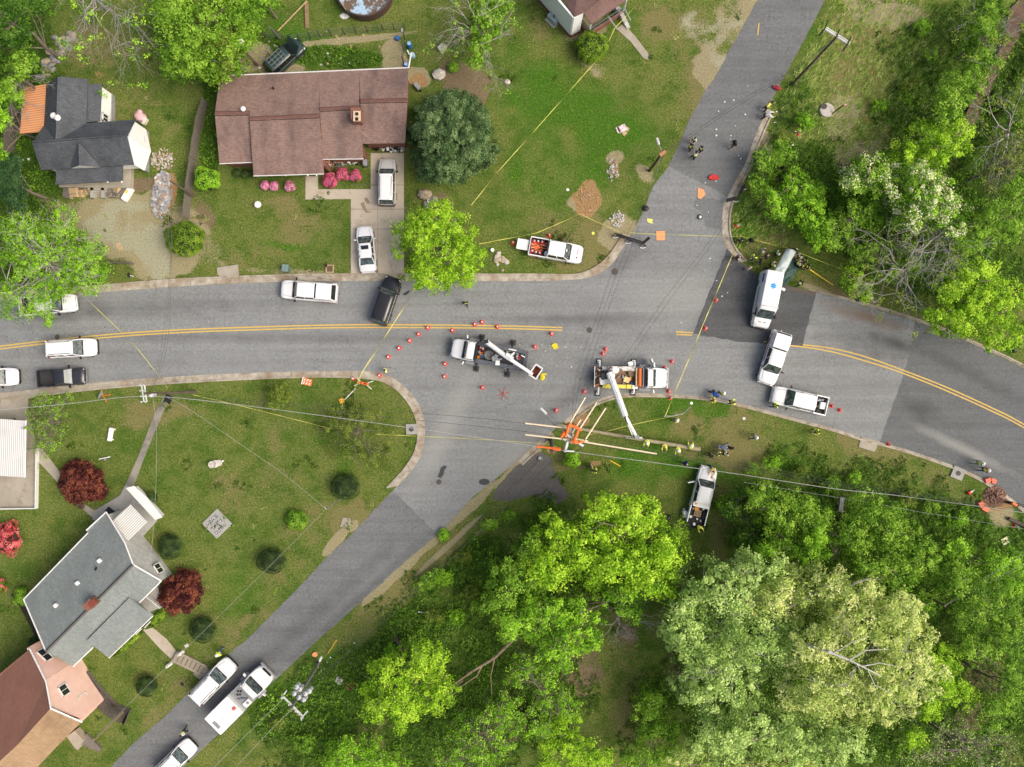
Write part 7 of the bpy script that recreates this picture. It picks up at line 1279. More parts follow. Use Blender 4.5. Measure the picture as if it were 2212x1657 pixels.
t = thing('folded_sign_stand', 'grey mesh folding sign on thin orange legs at the left lawn edge', 'sign stand', P(218, 855)); MB().plate([P(211, 858, .5), P(219, 843, .9), P(222, 852, .5), P(211, 864, .1)], .03).build('sign_sheet', galv, t, world=True); part_tube(t, 'leg', (220, 854, .3), (240, 853, .05), .03, orange); part_tube(t, 'leg', (221, 852, .3), (231, 870, .05), .03, orange); part_tube(t, 'leg', (219, 842, .9), (223, 854, .3), .03, orange)
plate('road_sign', 'square orange sign panel lying on the road at the mouth of the uphill street', 'sign panel', 1427, 509, .95, 1.0, 2, M('flat_orange', (.80, .33, .14), .6, .06), .02)
tag(MB().prism(PP([(1507, 405), (1520, 410), (1524, 420), (1513, 431), (1507, 427)]), .02, .05).build('road_sign', 'flat_orange'), 'five sided orange panel lying at the edge of the uphill road patch', 'sign panel')
tag(MB().prism([P(1541 + (11 + 2 * math.sin(a * 3)) * math.cos(a), 384 + 6 * math.sin(a)) for a in np.linspace(0, 6, 14)], .02, .28).build('red_tarp', M('tarp_red', (.55, .025, .025), .6, .3, 3, .6)), 'crumpled bright red tarp bundle on the uphill street', 'tarp')
tag(MB().prism([P(1199 + (7 + 1.6 * math.sin(a * 4)) * math.cos(a), 748 + 7 * math.sin(a)) for a in np.linspace(0, 6, 12)], .014, .1).build('yellow_cloth', M('cloth_yellow', (.66, .54, .03), .7, .2, 5, .5)), 'bright yellow cloth lying on the road behind the bucket truck', 'cloth')
t = thing('yellow_rain_suit', 'yellow cloth lying beside the bucket at the end of the bucket truck boom', 'cloth', P(1171, 814)); MB().ell((0, 0, .12), (.28, .4, .12), noise=.2).build('jacket', 'cloth_yellow', t); MB().ell((.25, .3, .1), (.25, .12, .1), noise=.2).build('sleeve', 'cloth_yellow', t)
tag(MB().prism([P(x, y) for x, y in ((1398, 472), (1410, 474), (1408, 480), (1412, 483), (1403, 482), (1398, 478))], .014, .05).build('yellow_tape_heap', M('cloth_pale', (.78, .74, .16), .7)), 'pale yellow heap of tape on the uphill street', 'tape')
# black barrier frames with white reflective feet
def barrier(label, pts, feet, arm=None):
    t = thing('black_tripod_boom', label, 'barrier', P(*pts[0][:2])); q = [P(*p) for p in pts]; MB().tube(q, .13, 6).build('beam', 'trim_black', t, world=True, fix=False); MB().tube([p + Vector((0, .16, .1)) for p in q], .05, 5).build('rail', 'trim_black', t, world=True, fix=False)
    for x, y in feet:
        o = MB().tube([P(x - 6, y + 1, .05), P(x, y - 5, .7), P(x + 6, y + 2, .05)], .06, 5).build('foot', 'trim_black', t, world=True, fix=False); MB().tube([P(x - 6, y + 5, .1), P(x, y + 6, .12), P(x + 6, y + 4, .1)], .05, 5).build('reflector', 'reflective_white', t, world=True, fix=False)
    if arm: MB().tube([P(*arm[0]), P(*arm[1])], .15, 6).build('arm', 'trim_black', t, world=True, fix=False)
barrier('long black boom barrier on white-edged feet across the kerb of the uphill street', [(1331, 508, .8), (1360, 517, .9), (1388, 526, .8)], [(1330, 508), (1357, 520), (1389, 530)], ((1388, 526, .8), (1403, 513, 1.2)))
barrier('short black boom on white-edged foot at the right kerb of the uphill street', [(1569, 434, .7), (1590, 429, .8)], [(1590, 430)])
barrier('small black boom on white feet half hidden in the grass above the kerb', [(1598, 418, .6), (1608, 402, .7)], [(1606, 404)])
# green tarp and silver sheet
def cloth(name, label, mat, quad, nx_, ny_, zf, amp, cat='tarp', seed=1):
    q = [P(*p) for p in quad]; V = []; 
    for j in range(ny_ + 1):
        for i in range(nx_ + 1):
            u, v = i / nx_, j / ny_; p = q[0] * (1 - u) * (1 - v) + q[1] * u * (1 - v) + q[2] * u * v + q[3] * (1 - u) * v; p.z = zf(u, v) + amp * math.sin(u * 9 + math.sin(v * 7 + seed) * 2) * math.sin(v * 4 + seed) + amp * .6 * math.sin(v * 17 + u * 6); V.append(tuple(p))
    F_ = [(j * (nx_ + 1) + i, j * (nx_ + 1) + i + 1, (j + 1) * (nx_ + 1) + i + 1, (j + 1) * (nx_ + 1) + i) for j in range(ny_) for i in range(nx_)]
    mb = MB(); mb.add(V, F_); o = mb.build(name, mat, smooth=True); s = o.modifiers.new('thick', 'SOLIDIFY'); s.thickness = .02; tag(o, label, cat); return o
cloth('silver_sheet', 'long pale silver privacy sheet held up behind the ambulance', M('sheet_silver', (.46, .54, .53), .45, .1), [(1670, 590, 1.5), (1692, 597, 1.5), (1722, 541, 1.5), (1699, 537, 1.5)], 10, 26, lambda u, v: 1.7 - .25 * (2 * u - 1) ** 2 - .1 * v, .05)
cloth('green_tarp', 'dark green crumpled tarp spread on the grass beside the ambulance', M('tarp_green', (.035, .085, .072), .5, .3, 2), [(1691, 620, .2), (1694, 594, .6), (1716, 556, 1.1), (1726, 578, .2)], 22, 22, lambda u, v: .25 + .5 * u * v, .09, seed=3)
tag(MB().prism(PP([(1702, 597), (1722, 580), (1712, 600), (1694, 618)]), .02, .15).build('green_tarp', 'tarp_green'), 'loose corner fold of the green tarp nearest the road', 'tarp')
plate('paper_sheet', 'pale blue-white sheet on the road beside the ambulance rear wheel', 'paper', 1692.5, 625, .4, .3, -30, 'reflective_white')
# ---------------------------------------------------------------- people
skinm = M('skin', (.42, .26, .19), .6, .1); M('hair_dark', (.03, .02, .015), .8); M('hair_bald', (.45, .28, .20), .5); M('helmet_white', (.80, .80, .80), .35)
for nm, c in (('hi_vis', (.80, .92, .12)), ('hi_vis_pale', (.72, .84, .36)), ('cloth_black', (.014, .014, .016)), ('cloth_white', (.66, .66, .64)), ('cloth_blue', (.02, .08, .35)), ('cloth_navy', (.02, .02, .14)), ('cloth_amber', (.80, .48, .03)), ('cloth_yellow2', (.88, .78, .12)), ('cloth_tan', (.46, .33, .22)), ('cloth_greyblue', (.16, .22, .34)),
              ('jeans', (.04, .09, .18)), ('trousers_black', (.016, .016, .018)), ('trousers_brown', (.13, .085, .055)), ('trousers_khaki', (.30, .25, .18)), ('trousers_grey', (.30, .30, .29))): M(nm, c, .85, .2, 9)
def skin_mesh(name, vs, es, rad, sub=1):
    me = bpy.data.meshes.new(name); me.from_pydata(vs, es, []); o = bpy.data.objects.new(name, me); C.objects.link(o); sk = o.modifiers.new('s', 'SKIN'); sk.use_smooth_shade = True
    for v, r in zip(me.skin_vertices[0].data, rad): v.radius = (r, r)
    me.skin_vertices[0].data[0].use_root = True
    if sub: o.modifiers.new('d', 'SUBSURF').levels = sub
    dg = bpy.context.evaluated_depsgraph_get(); m2 = bpy.data.meshes.new_from_object(o.evaluated_get(dg)); bpy.data.objects.remove(o); bpy.data.meshes.remove(me); m2.name = name; return m2
def pose(lean=0.0, step=.0, arms='down', kneel=0.0):
    """joint positions, forward = +x"""
    lz = .93 - kneel * .4; S = lambda x, z: Vector((x * math.cos(lean) + z * math.sin(lean), 0, lz + z * math.cos(lean) - x * math.sin(lean)))
    J = {'pelvis': Vector((0, 0, lz)), 'waist': S(0, .17), 'chest': S(.01, .38), 'neck': S(0, .56), 'head': S(.02, .68), 'crown': S(.03, .77)}
    for s, n in ((1, 'L'), (-1, 'R')):
        st = step * s; hp = Vector((0, .09 * s, lz - .04)); ft = Vector((st, .12 * s, .08)); kn = (hp + ft) / 2 + Vector((.05 + kneel * .35, .02 * s, 0)); J['hip' + n] = hp; J['knee' + n] = kn; J['ank' + n] = ft; J['toe' + n] = ft + Vector((.19, .02 * s, -.045))
        sh = S(0, .50); sh.y = .185 * s
        if arms == 'down': el = sh + Vector((-.02 - st * .3, .06 * s, -.28)); wr = el + Vector((.10 - st * .3, .0, -.24))
        elif arms == 'front': el = sh + Vector((.10, .07 * s, -.25)); wr = el + Vector((.24, -.07 * s, -.04))
        elif arms == 'reach': el = sh + Vector((.24, .05 * s, -.14)); wr = el + Vector((.23, -.04 * s, -.08))
        else: el = sh + Vector((.08, .08 * s, -.26)); wr = el + Vector((.2, -.06 * s, .1)) if s > 0 else el + Vector((-.02, 0, -.25))
        J['sh' + n] = sh; J['el' + n] = el; J['wr' + n] = wr; J['hand' + n] = wr + (wr - el).normalized() * .08
    return J
CACHE = {}
def pose_meshes(key):
    if key in CACHE: return CACHE[key]
    J = pose(*key); seq = lambda names, es, rd: skin_mesh('m', [tuple(J[n]) for n in names], [(names.index(a), names.index(b)) for a, b in es], rd)
    names = ['pelvis', 'waist', 'chest', 'neck', 'head', 'crown'] + [k + s for s in 'LR' for k in ('hip', 'knee', 'ank', 'toe', 'sh', 'el', 'wr', 'hand')]
    es = [('pelvis', 'waist'), ('waist', 'chest'), ('chest', 'neck'), ('neck', 'head'), ('head', 'crown')]
    for s in 'LR': es += [('pelvis', 'hip' + s), ('hip' + s, 'knee' + s), ('knee' + s, 'ank' + s), ('ank' + s, 'toe' + s), ('chest', 'sh' + s), ('sh' + s, 'el' + s), ('el' + s, 'wr' + s), ('wr' + s, 'hand' + s)]
    RD = dict(pelvis=.13, waist=.12, chest=.15, neck=.055, head=.095, crown=.08, hip=.09, knee=.06, ank=.042, toe=.038, sh=.065, el=.042, wr=.028, hand=.036)
    body = seq(names, es, [RD[n.rstrip('LR')] for n in names])
    bm_ = bmesh.new(); bm_.from_mesh(body); ex = MB(); h = J['head']; f = Vector((.09, 0, 0))
    ex.ell(h + Vector((.1, 0, -.005)), (.022, .014, .022), 6, 4)
    for s in (-1, 1): ex.ell(h + Vector((.0, .093 * s, 0)), (.02, .012, .03), 6, 4); ex.ell(h + Vector((.085, .034 * s, .022)), (.012, .012, .01), 6, 4)
    ex.box(h + Vector((.09, 0, -.045)), (.012, .04, .01))
    for s, n in ((1, 'L'), (-1, 'R')):
        hd = J['hand' + n]; d = (J['hand' + n] - J['wr' + n]).normalized(); sd = d.cross(Vector((0, 0, 1))).normalized() if abs(d.z) < .9 else Vector((1, 0, 0)); cu = d.cross(sd)
        for k, L in enumerate((.07, .08, .075, .06)): p = hd + sd * (k - 1.5) * .018 + d * .02; ex.tube([p, p + d * L * .55, p + d * L * .9 + cu * L * .35], [.009, .008, .006], 5)
        ex.tube([hd + sd * .03 * s - d * .02, hd + sd * .055 * s + d * .02, hd + sd * .05 * s + d * .05], [.010, .009, .007], 5)
    tmp = bpy.data.meshes.new('x'); tmp.from_pydata(ex.v, [], ex.f); bm_.from_mesh(tmp); bm_.to_mesh(body); bm_.free(); bpy.data.meshes.remove(tmp)
    for p in body.polygons: p.use_smooth = True
    top = ['pelvis', 'waist', 'chest', 'neck'] + [k + s for s in 'LR' for k in ('sh', 'el')]; J2 = dict(J)
    shirt = seq(top, [('pelvis', 'waist'), ('waist', 'chest'), ('chest', 'neck'), ('chest', 'shL'), ('shL', 'elL'), ('chest', 'shR'), ('shR', 'elR')], [.14, .14, .17, .06, .085, .06, .085, .06])
    for s in 'LR': J['frm' + s] = J['el' + s].lerp(J['wr' + s], .8)
    ls = top + ['frmL', 'frmR']; jacket = seq(ls, [('pelvis', 'waist'), ('waist', 'chest'), ('chest', 'neck'), ('chest', 'shL'), ('shL', 'elL'), ('chest', 'shR'), ('shR', 'elR'), ('elL', 'frmL'), ('elR', 'frmR')], [.155, .155, .19, .07, .10, .075, .10, .075, .055, .055])
    for s, q in (('L', 1), ('R', -1)): J['vs' + s] = J['chest'].lerp(J['sh' + s], .8)
    vest = seq(['pelvis', 'waist', 'chest', 'vsL', 'vsR'], [('pelvis', 'waist'), ('waist', 'chest'), ('chest', 'vsL'), ('chest', 'vsR')], [.16, .16, .20, .125, .125])
    tr_ = ['pelvis'] + [k + s for s in 'LR' for k in ('hip', 'knee', 'ank')]; trousers = seq(tr_, [('pelvis', 'hipL'), ('hipL', 'kneeL'), ('kneeL', 'ankL'), ('pelvis', 'hipR'), ('hipR', 'kneeR'), ('kneeR', 'ankR')], [.145, .105, .078, .062, .105, .078, .062])
    def simple(fn): mb = MB(); fn(mb); me = bpy.data.meshes.new('m'); me.from_pydata(mb.v, [], mb.f); [setattr(p, 'use_smooth', True) for p in me.polygons]; return me
    hair = simple(lambda mb: mb.ell(J['head'] + Vector((-.018, 0, .045)), (.112, .104, .095), 12, 8)); 
    def hel(mb): mb.lathe([(.175, 0), (.17, .015), (.135, .02), (.13, .07), (.10, .12), (.04, .145)], 14, J['head'] + Vector((0, 0, .03)))
    helmet = simple(hel)
    def sh(mb):
        for s in 'LR': mb.ell((J['ank' + s] + J['toe' + s]) / 2 + Vector((.01, 0, -.02)), (.14, .055, .05), 8, 5)
    CACHE[key] = dict(body=body, shirt=shirt, jacket=jacket, vest=vest, trousers=trousers, hair=hair, helmet=helmet, boots=simple(sh)); return CACHE[key]
def put(name, me, mat, par):
    o = bpy.data.objects.new(name, me); C.objects.link(o); o.parent = par; me.materials.clear() if len(me.materials) > 1 else None
    if not me.materials: me.materials.append(MATS[mat])
    o.material_slots[0].link = 'OBJECT'; o.material_slots[0].material = MATS[mat]; KIDS.setdefault(par.name, []).append(o); return o
POSES = dict(stand=(.05, .02, 'down', 0), walk=(.08, .24, 'down', 0), hold=(.15, .08, 'front', 0), reach=(.45, .16, 'reach', 0), point=(.1, .1, 'one', 0), bend=(1.0, .18, 'reach', .2))
def person(px, py, ang, ps, top, legs, head, label, vest=None, sc=1.0, group=None, z0=0):
    m_ = pose_meshes(POSES[ps]); t = thing('person', label, 'person', P(px, py, 1.1).xy.to_3d() + Vector((0, 0, z0)), R(ang), group, sc)
    put('body', m_['body'], 'skin', t); put('trousers', m_['trousers'], legs, t); put('shirt' if vest else 'jacket', m_['shirt' if vest else 'jacket'], top, t)
    if vest: put('vest', m_['vest'], vest, t)
    put('helmet' if head == 'helmet_white' else 'hair', m_['helmet' if head == 'helmet_white' else 'hair'], head, t); put('boots', m_['boots'], 'trousers_black', t); return t
V_, K_, HW, HD = 'hi_vis', 'cloth_black', 'helmet_white', 'hair_dark'
PEOPLE = [
 (1500, 301, -130, 'hold', 'cloth_white', 'trousers_black', HD, 'person in grey shirt and pale vest, topmost of the four on the uphill street', 'hi_vis_pale'), (1492, 318, 20, 'stand', K_, 'trousers_black', HD, 'person in bright yellow vest, leftmost of the four on the uphill street', V_),
 (1515, 322, 200, 'stand', K_, 'trousers_black', HD, 'person with arms out in a yellow vest, rightmost of the four on the uphill street', 'hi_vis_pale'), (1501, 336, 80, 'point', 'cloth_white', 'trousers_black', HD, 'person with pale vest and dark trousers, lowest of the four on the uphill street', 'hi_vis_pale'),
 (1587, 310, 200, 'walk', K_, 'trousers_brown', HD, 'lone person in black shirt and brown trousers walking on the uphill street', None), (1657, 230, 40, 'bend', K_, 'trousers_black', HD, 'person in yellow vest bending at the uphill kerb', V_), (1654, 247, 0, 'bend', 'cloth_white', 'trousers_black', HD, 'person in white shirt and black trousers bending at the uphill kerb', None),
 (1706, 369, -60, 'hold', K_, 'trousers_black', HD, 'person in pale vest standing in the brush above a fallen cone', 'hi_vis_pale'), (1601, 521, 120, 'hold', K_, 'trousers_black', HD, 'person in black leaning at the tape corner inside the curved kerb', None), (1621, 521, 40, 'walk', K_, 'trousers_khaki', HD, 'person in black shirt walking in the grass right of the tape corner', None),
 (1593, 555, -60, 'hold', K_, 'trousers_brown', 'hair_bald', 'person in black with brown trousers standing at the dark patch corner holding papers', None), (1647, 542, -30, 'stand', 'cloth_white', 'trousers_khaki', HD, 'person in white shirt among the group left of the silver sheet', None), (1629, 555, -140, 'walk', V_, 'jeans', HD, 'person in yellow jacket and jeans at the left of the group by the ambulance', None),
 (1655, 554, 170, 'stand', K_, 'trousers_khaki', 'hair_bald', 'bald person in black, middle of the group left of the silver sheet', None), (1642, 567, 160, 'walk', K_, 'trousers_khaki', HD, 'person in black with khaki trousers nearest the kerb in the group by the ambulance', None), (1679, 547, 10, 'stand', 'cloth_white', 'trousers_black', HD, 'person in patterned pale vest right beside the silver sheet', 'hi_vis_pale'),
 (1668, 572, 10, 'hold', 'cloth_white', 'trousers_black', HD, 'person in yellow and red vest beside the silver sheet', V_), (1657, 583, -150, 'walk', K_, 'trousers_khaki', HD, 'person in dark jacket just behind the rear of the ambulance', None), (1617, 580, 100, 'stand', 'trousers_grey', 'trousers_khaki', 'hair_bald', 'person in grey standing at the road edge left of the ambulance', None),
 (1720, 538, -120, 'reach', K_, 'trousers_black', HD, 'person in vest holding the far end of the silver sheet', 'hi_vis_pale'), (1728, 553, -150, 'hold', 'cloth_white', 'trousers_black', HD, 'person with striped vest uppermost in the cluster right of the green tarp', 'hi_vis_pale'), (1740, 562, 180, 'hold', K_, 'trousers_black', HD, 'person at the right of the cluster above the green tarp', 'hi_vis_pale'),
 (1723, 569, 0, 'hold', 'cloth_white', 'trousers_black', HD, 'person with red and yellow vest standing on the green tarp', V_), (1733, 574, 150, 'hold', K_, 'trousers_black', HD, 'person in the middle of the cluster beside the green tarp', V_), (1745, 577, 170, 'hold', K_, 'trousers_black', HD, 'person in full yellow vest lowest in the cluster beside the green tarp', V_),
 (1728, 612, 20, 'walk', K_, 'trousers_black', HD, 'person in pale green vest striding at the road edge right of the ambulance', 'hi_vis_pale'), (1005, 654, -80, 'walk', K_, 'trousers_black', HD, 'lone person in yellow vest walking in the main street right of the maple', V_), (832, 800, 20, 'walk', 'hi_vis_pale', 'trousers_grey', HD, 'person in yellow vest at the gutter of the grass corner', V_),
 (1541, 846, -60, 'bend', 'cloth_blue', 'trousers_black', HD, 'person in bright blue jacket bending at the lower kerb', None), (1560, 850, 60, 'stand', V_, 'trousers_black', HW, 'person in yellow with white helmet standing in the road by the lower kerb', None), (1543, 863, 190, 'hold', 'cloth_yellow2', 'trousers_brown', 'hair_bald', 'person in yellow sitting low at the kerb beside the blue jacket', None),
 (1580, 869, 10, 'hold', V_, 'trousers_black', HD, 'person in yellow vest kneeling at the kerb, right of the blue jacket group', None), (1461, 909, 130, 'stand', V_, 'jeans', HW, 'worker in yellow and white helmet on the lawn near the end of the tape', None), (1397, 950, -100, 'reach', V_, 'trousers_black', HW, 'first worker at the claw holding the lying pole', None),
 (1434, 959, -90, 'reach', 'cloth_yellow2', 'trousers_black', 'hair_bald', 'second worker along the lying pole from the claw', None), (1463, 966, -90, 'reach', V_, 'trousers_black', HW, 'third worker along the lying pole from the claw', None), (1491, 969, 90, 'reach', V_, 'trousers_black', HW, 'fourth worker at the thick end of the lying pole', None),
 (1556, 966, 0, 'bend', 'cloth_greyblue', 'trousers_grey', 'hair_bald', 'person in grey-blue crouching beyond the end of the lying pole', None), (1578, 968, 70, 'walk', K_, 'trousers_black', HD, 'person in black striding at the top of the group beyond the lying pole', None), (1535, 984, 30, 'stand', 'trousers_brown', 'trousers_black', HD, 'person in brown at the left of the group above the grass pickup', None),
 (1552, 980, 160, 'stand', 'hi_vis_pale', 'trousers_grey', HD, 'person in pale green vest in the middle of the group above the grass pickup', V_), (1566, 980, 30, 'hold', 'cloth_white', 'trousers_black', HD, 'person in pale vest at the right of the group above the grass pickup', 'hi_vis_pale'), (1480, 1001, -40, 'walk', 'cloth_navy', 'jeans', 'hair_bald', 'person in navy shirt and jeans walking left of the grass pickup', None),
 (1540, 1011, -110, 'reach', 'cloth_amber', 'jeans', HD, 'person in orange-yellow leaning over the hood of the grass pickup', None), (1277, 1007, 20, 'stand', 'cloth_tan', 'trousers_black', 'hair_bald', 'person in tan shirt standing in the lower lawn', None), (1288, 1016, 180, 'point', V_, 'trousers_black', HD, 'person in yellow beside the tan shirt in the lower lawn', None),
 (1508, 1136, -60, 'reach', V_, 'trousers_black', HD, 'person in yellow reaching into the rear of the grass pickup', None), (1674, 876, 10, 'walk', V_, 'jeans', HD, 'person in yellow and jeans at the front corner of the kerbside pickup', None), (1632, 944, -150, 'walk', 'cloth_white', 'jeans', HW, 'person in white shirt and helmet alone on the verge', 'hi_vis_pale'), (1766, 932, -170, 'hold', V_, 'jeans', HD, 'person in yellow vest alone on the verge below the kerb cones', None),
 (2115, 1000, 0, 'walk', 'cloth_white', 'trousers_grey', HW, 'person in pale trousers and white helmet, upper of the two walkers at the right', V_), (2127, 1015, 0, 'walk', 'lamp_red', 'jeans', HW, 'person in jeans and white helmet, lower of the two walkers at the right', V_), (474, 1410, -140, 'walk', V_, 'jeans', HW, 'person in yellow and white helmet on the grass above the long white suv', None), (396, 1582, -110, 'walk', 'cloth_white', 'trousers_black', HD, 'person in pale green vest walking down the side street', 'hi_vis_pale')]
for q in PEOPLE: person(*q[:8], vest=q[8], sc=1.08)
person(1512, 1050, 166, 'hold', V_, 'trousers_black', HD, 'person in yellow seated in the open driver door of the grass pickup', None, .9)
# ---------------------------------------------------------------- yard things and litter
def rock(px, py, r, label, mat, group=None, name='boulder', z=.5):
    mb = MB(); mb.ell(P(px, py) + Vector((0, 0, r * .35)), (r, r * random.uniform(.7, 1.0), r * z), 8, 5, .16); return tag(mb.build(name, mat), label, 'rock', group)
tanrock = M('rock_tan', (.38, .31, .22), .9, .25, 3, .4); greyrock = M('rock_grey', (.25, .24, .23), .9, .3, 3, .4); palerock = M('rock_pale', (.50, .46, .40), .9, .2, 4)
rock(919, 422, .85, 'big tan boulder between the driveway and the lime maple', tanrock); rock(936, 434, .6, 'dark round boulder touching the big tan one', greyrock); rock(923, 443, .45, 'small dark boulder below the big tan one', greyrock); tag(MB().lathe([(.16, 0), (.22, .35), (.2, .45), (.14, .35)], 14, P(928, 436)).build('garden_pot', 'reflective_white'), 'small white garden pot between the dark boulders', 'pot')
rock(950, 163, .75, 'pale boulder below the bare limbs beside the mulch bed', palerock); tag(MB().box(P(955, 104, .2), (.9, .8, .5), R(40), bev=.12).build('stone_block', palerock), 'square pale stone block below the bare limbs', 'rock')
rock(1096, 178, .35, 'small pale stone in the long grass right of the mulch bed', palerock)
for i in range(46):
    a = i / 45; x = 150 - 60 * a + RS.normal() * 9; y = 75 + 95 * a + RS.normal() * 5
    rock(x, y, .22 + .25 * RS.rand(), 'rough stone in the line of rocks along the upper left lawn edge', [greyrock, tanrock, greyrock][i % 3], 'rocks along the upper left lawn edge', 'stone')
for i in range(18): rock(1078 + RS.normal() * 8, 560 + RS.normal() * 7, .16 + .2 * RS.rand(), 'rock of the small heap behind the cones pickup', [palerock, tanrock][i % 2], 'rock heap behind the cones pickup', 'stone')
tag(MB().lathe([(.18, 0), (.2, .3), (.12, .3)], 12, P(1064, 541)).build('pipe_end', 'reflective_white'), 'white pipe end sticking up beside the rock heap', 'pipe')
def heap(label, name, px, py, rx, ry, rot, n_, mats, s=(.1, .3), zz=.4, seed=3):
    rg_ = random.Random(seed); c = P(px, py); t = thing(name, label, 'rubble', c); mbs = [MB() for _ in mats]
    for i in range(n_):
        a = rg_.random() * 6.28; r = rg_.random() ** .6; x = r * rx / SC * math.cos(a); y = r * ry / SC * math.sin(a); k = R(rot); q = Vector((x * math.cos(k) - y * math.sin(k), x * math.sin(k) + y * math.cos(k), zz * (1 - r) * rg_.random() + .06)); ss = rg_.uniform(*s)
        mbs[i % len(mats)].box(q, (ss, ss * rg_.uniform(.4, 1), ss * .5), rg_.uniform(0, 3.1), rg_.uniform(-.4, .4), rg_.uniform(-.4, .4))
    for mb, m_ in zip(mbs, mats): o = mb.build('chunks', m_, t, fix=False); o['kind'] = 'stuff'
    o = None; t['kind'] = 'stuff'; return t
slate = M('slate_blue', (.30, .31, .33), .8, .3, 3); brk = M('brick_bits', (.36, .27, .21), .9, .3, 6)
heap('long heap of grey and white broken block rubble beside the gravel drive', 'rubble_heap', 350, 420, 20, 52, -6, 420, [slate, M('plaster_white', (.48, .48, .46), .8, .3, 3), slate, brk], (.12, .42), .7)
heap('scattered brick and stick debris between the white gable and the board fence', 'brick_debris', 352, 345, 26, 24, 0, 150, [brk, MATS['plaster_white'], tanrock], (.08, .28), .2, 8)
heap('white and tan rubble on the bare patch beside the leaning lamp pole', 'rubble', 1324, 368, 13, 26, 0, 70, [MATS['plaster_white'], tanrock], (.08, .25), .15, 9)
heap('clay and stone spill on the bare patch in the big lawn', 'clay_spill', 1270, 430, 22, 26, 0, 60, [M('clay_chunks', (.55, .34, .20), .9, .2, 4), tanrock], (.06, .15), .06, 10)
heap('white scatter of gravel near the tape corner', 'gravel_scatter', 1333, 475, 16, 20, 0, 80, [MATS['plaster_white'], palerock], (.06, .22), .1, 12)
heap('heap of loose brush and clutter in front of the ranch garage', 'clutter', 850, 322, 26, 6, 0, 90, [black, MATS['reflective_white'], black, galv], (.1, .35), .5, 13)
heap('clutter of tools and bins along the ranch house front wall', 'clutter', 738, 352, 40, 6, 0, 70, [black, galv, orange, MATS['reflective_white']], (.1, .3), .4, 14)
heap('mulch mound ringed by orange netting at the right edge', 'mulch_mound', 2148, 1072, 24, 22, -10, 900, [M('mulch', (.20, .11, .075), .95, .4, 9), M('mulch_light', (.32, .20, .15), .95, .3, 9)], (.06, .2), .6, 15)
t = thing('silt_netting', 'orange netting strip round the mulch mound at the right edge', 'netting', P(2148, 1072))
for q in ([(2130, 1040), (2142, 1037), (2152, 1042)], [(2118, 1085), (2124, 1096), (2136, 1103)]): MB().wall([P(*p, .35) for p in q], 0, .5).build('net', M('net_coral', (.72, .17, .10), .7), t, world=True)
t = heap('low pile of lumber offcuts beside the porch steps', 'lumber_pile', 165, 418, 20, 6, 6, 14, [woodb, woodg], (.5, 1.1), .3, 16); t = heap('lumber boards right of the porch steps', 'lumber_pile', 250, 414, 22, 6, -10, 14, [woodb, woodg], (.4, 1.2), .3, 17)
t = thing('white_tub', 'long white tub with a yellow item inside, lying right of the porch steps', 'tub', P(278, 421), R(58)); MB().box((0, 0, .25), (1.6, .62, .5), bev=.08).build('tub', 'reflective_white', t); MB().box((.2, .05, .52), (.35, .2, .08), .3).build('yellow_item', M('item_yellow', (.75, .55, .05), .6), t)
t = thing('toy_car', 'pink and cream toddler ride-in car beside the white gable wall', 'toy car', P(309, 257), R(-35)); MB().ell((0, 0, .5), (.75, .55, .45), 14, 8).build('shell', M('toy_pink', (.72, .42, .44), .4), t, smooth=True); MB().box((.45, -.1, .45), (.6, .85, .6), bev=.15).build('hood', M('toy_cream', (.60, .56, .45), .5), t); MB().box((.35, -.35, .72), (.45, .3, .2), .3, bev=.08).build('window', M('toy_purple', (.22, .17, .22), .4), t); MB().ell((-.35, .4, .6), (.3, .3, .25)).build('roof_knob', 'toy_pink', t, smooth=True)
# lawn furniture
t = thing('white_bench', 'white stone bench standing on the lawn between carport and footpath', 'bench', P(243.7, 938), R(80)); MB().box((0, 0, .45), (1.45, .5, .1), bev=.03).build('seat', 'reflective_white', t); MB().box((-.55, 0, .2), (.15, .4, .4)).build('leg', 'reflective_white', t); MB().box((.55, 0, .2), (.15, .4, .4)).build('leg', 'reflective_white', t)
t = thing('garden_ornament', 'small white and grey ornament beside a plank on the lawn left of the footpath', 'ornament', P(228, 990), R(12)); MB().box((0, .05, .15), (1.2, .1, .12)).build('plank', 'reflective_white', t); MB().ell((.05, -.12, .2), (.2, .12, .2)).build('bird', galv, t); MB().ell((.25, -.1, .3), (.08, .06, .12)).build('bird_head', 'trim_black', t)
t = thing('stone_fountain', 'round tiered stone fountain on the corner lawn', 'fountain', P(467, 1002)); MB().lathe([(.42, 0), (.42, .12), (.2, .2), (.14, .7), (.36, .85), (.38, .95), (.3, .9), (.08, .92), (.07, 1.15)], 18, (-.1, 0, 0)).build('basin', M('stone_pale', (.50, .47, .42), .85, .2, 5), t, smooth=2); MB().lathe([(.3, 0), (.34, .08)], 14, (.35, .12, 0)).build('footing', 'stone_pale', t); MB().box((.75, .3, .08), (.2, .15, .15), .5).build('figurine', 'reflective_white', t)
t = thing('paver_square', 'large square patterned paver slab set diagonally on the corner lawn', 'slab', P(469.5, 1131), R(45)); MB().box((0, 0, .05), (2.3, 2.3, .12)).build('slab', MATS['grey_concrete'], t)
pv = NT('pebble_pattern', .8, .3); vo = pv.new('ShaderNodeTexVoronoi', feature='DISTANCE_TO_EDGE'); pv.put(vo.inputs['Vector'], pv.co); vo.inputs['Scale'].default_value = 5; pv.col(pv.ramp(vo.outputs['Distance'], [(.1, (.10, .10, .10)), (.25, (.52, .52, .50))])); MATS['pebble_pattern'] = pv.m
for y in (-.65, 0, .65): MB().box((-.1, y, .115), (1.5, .38, .012), 0).build('pebble_inlay', 'pebble_pattern', t)
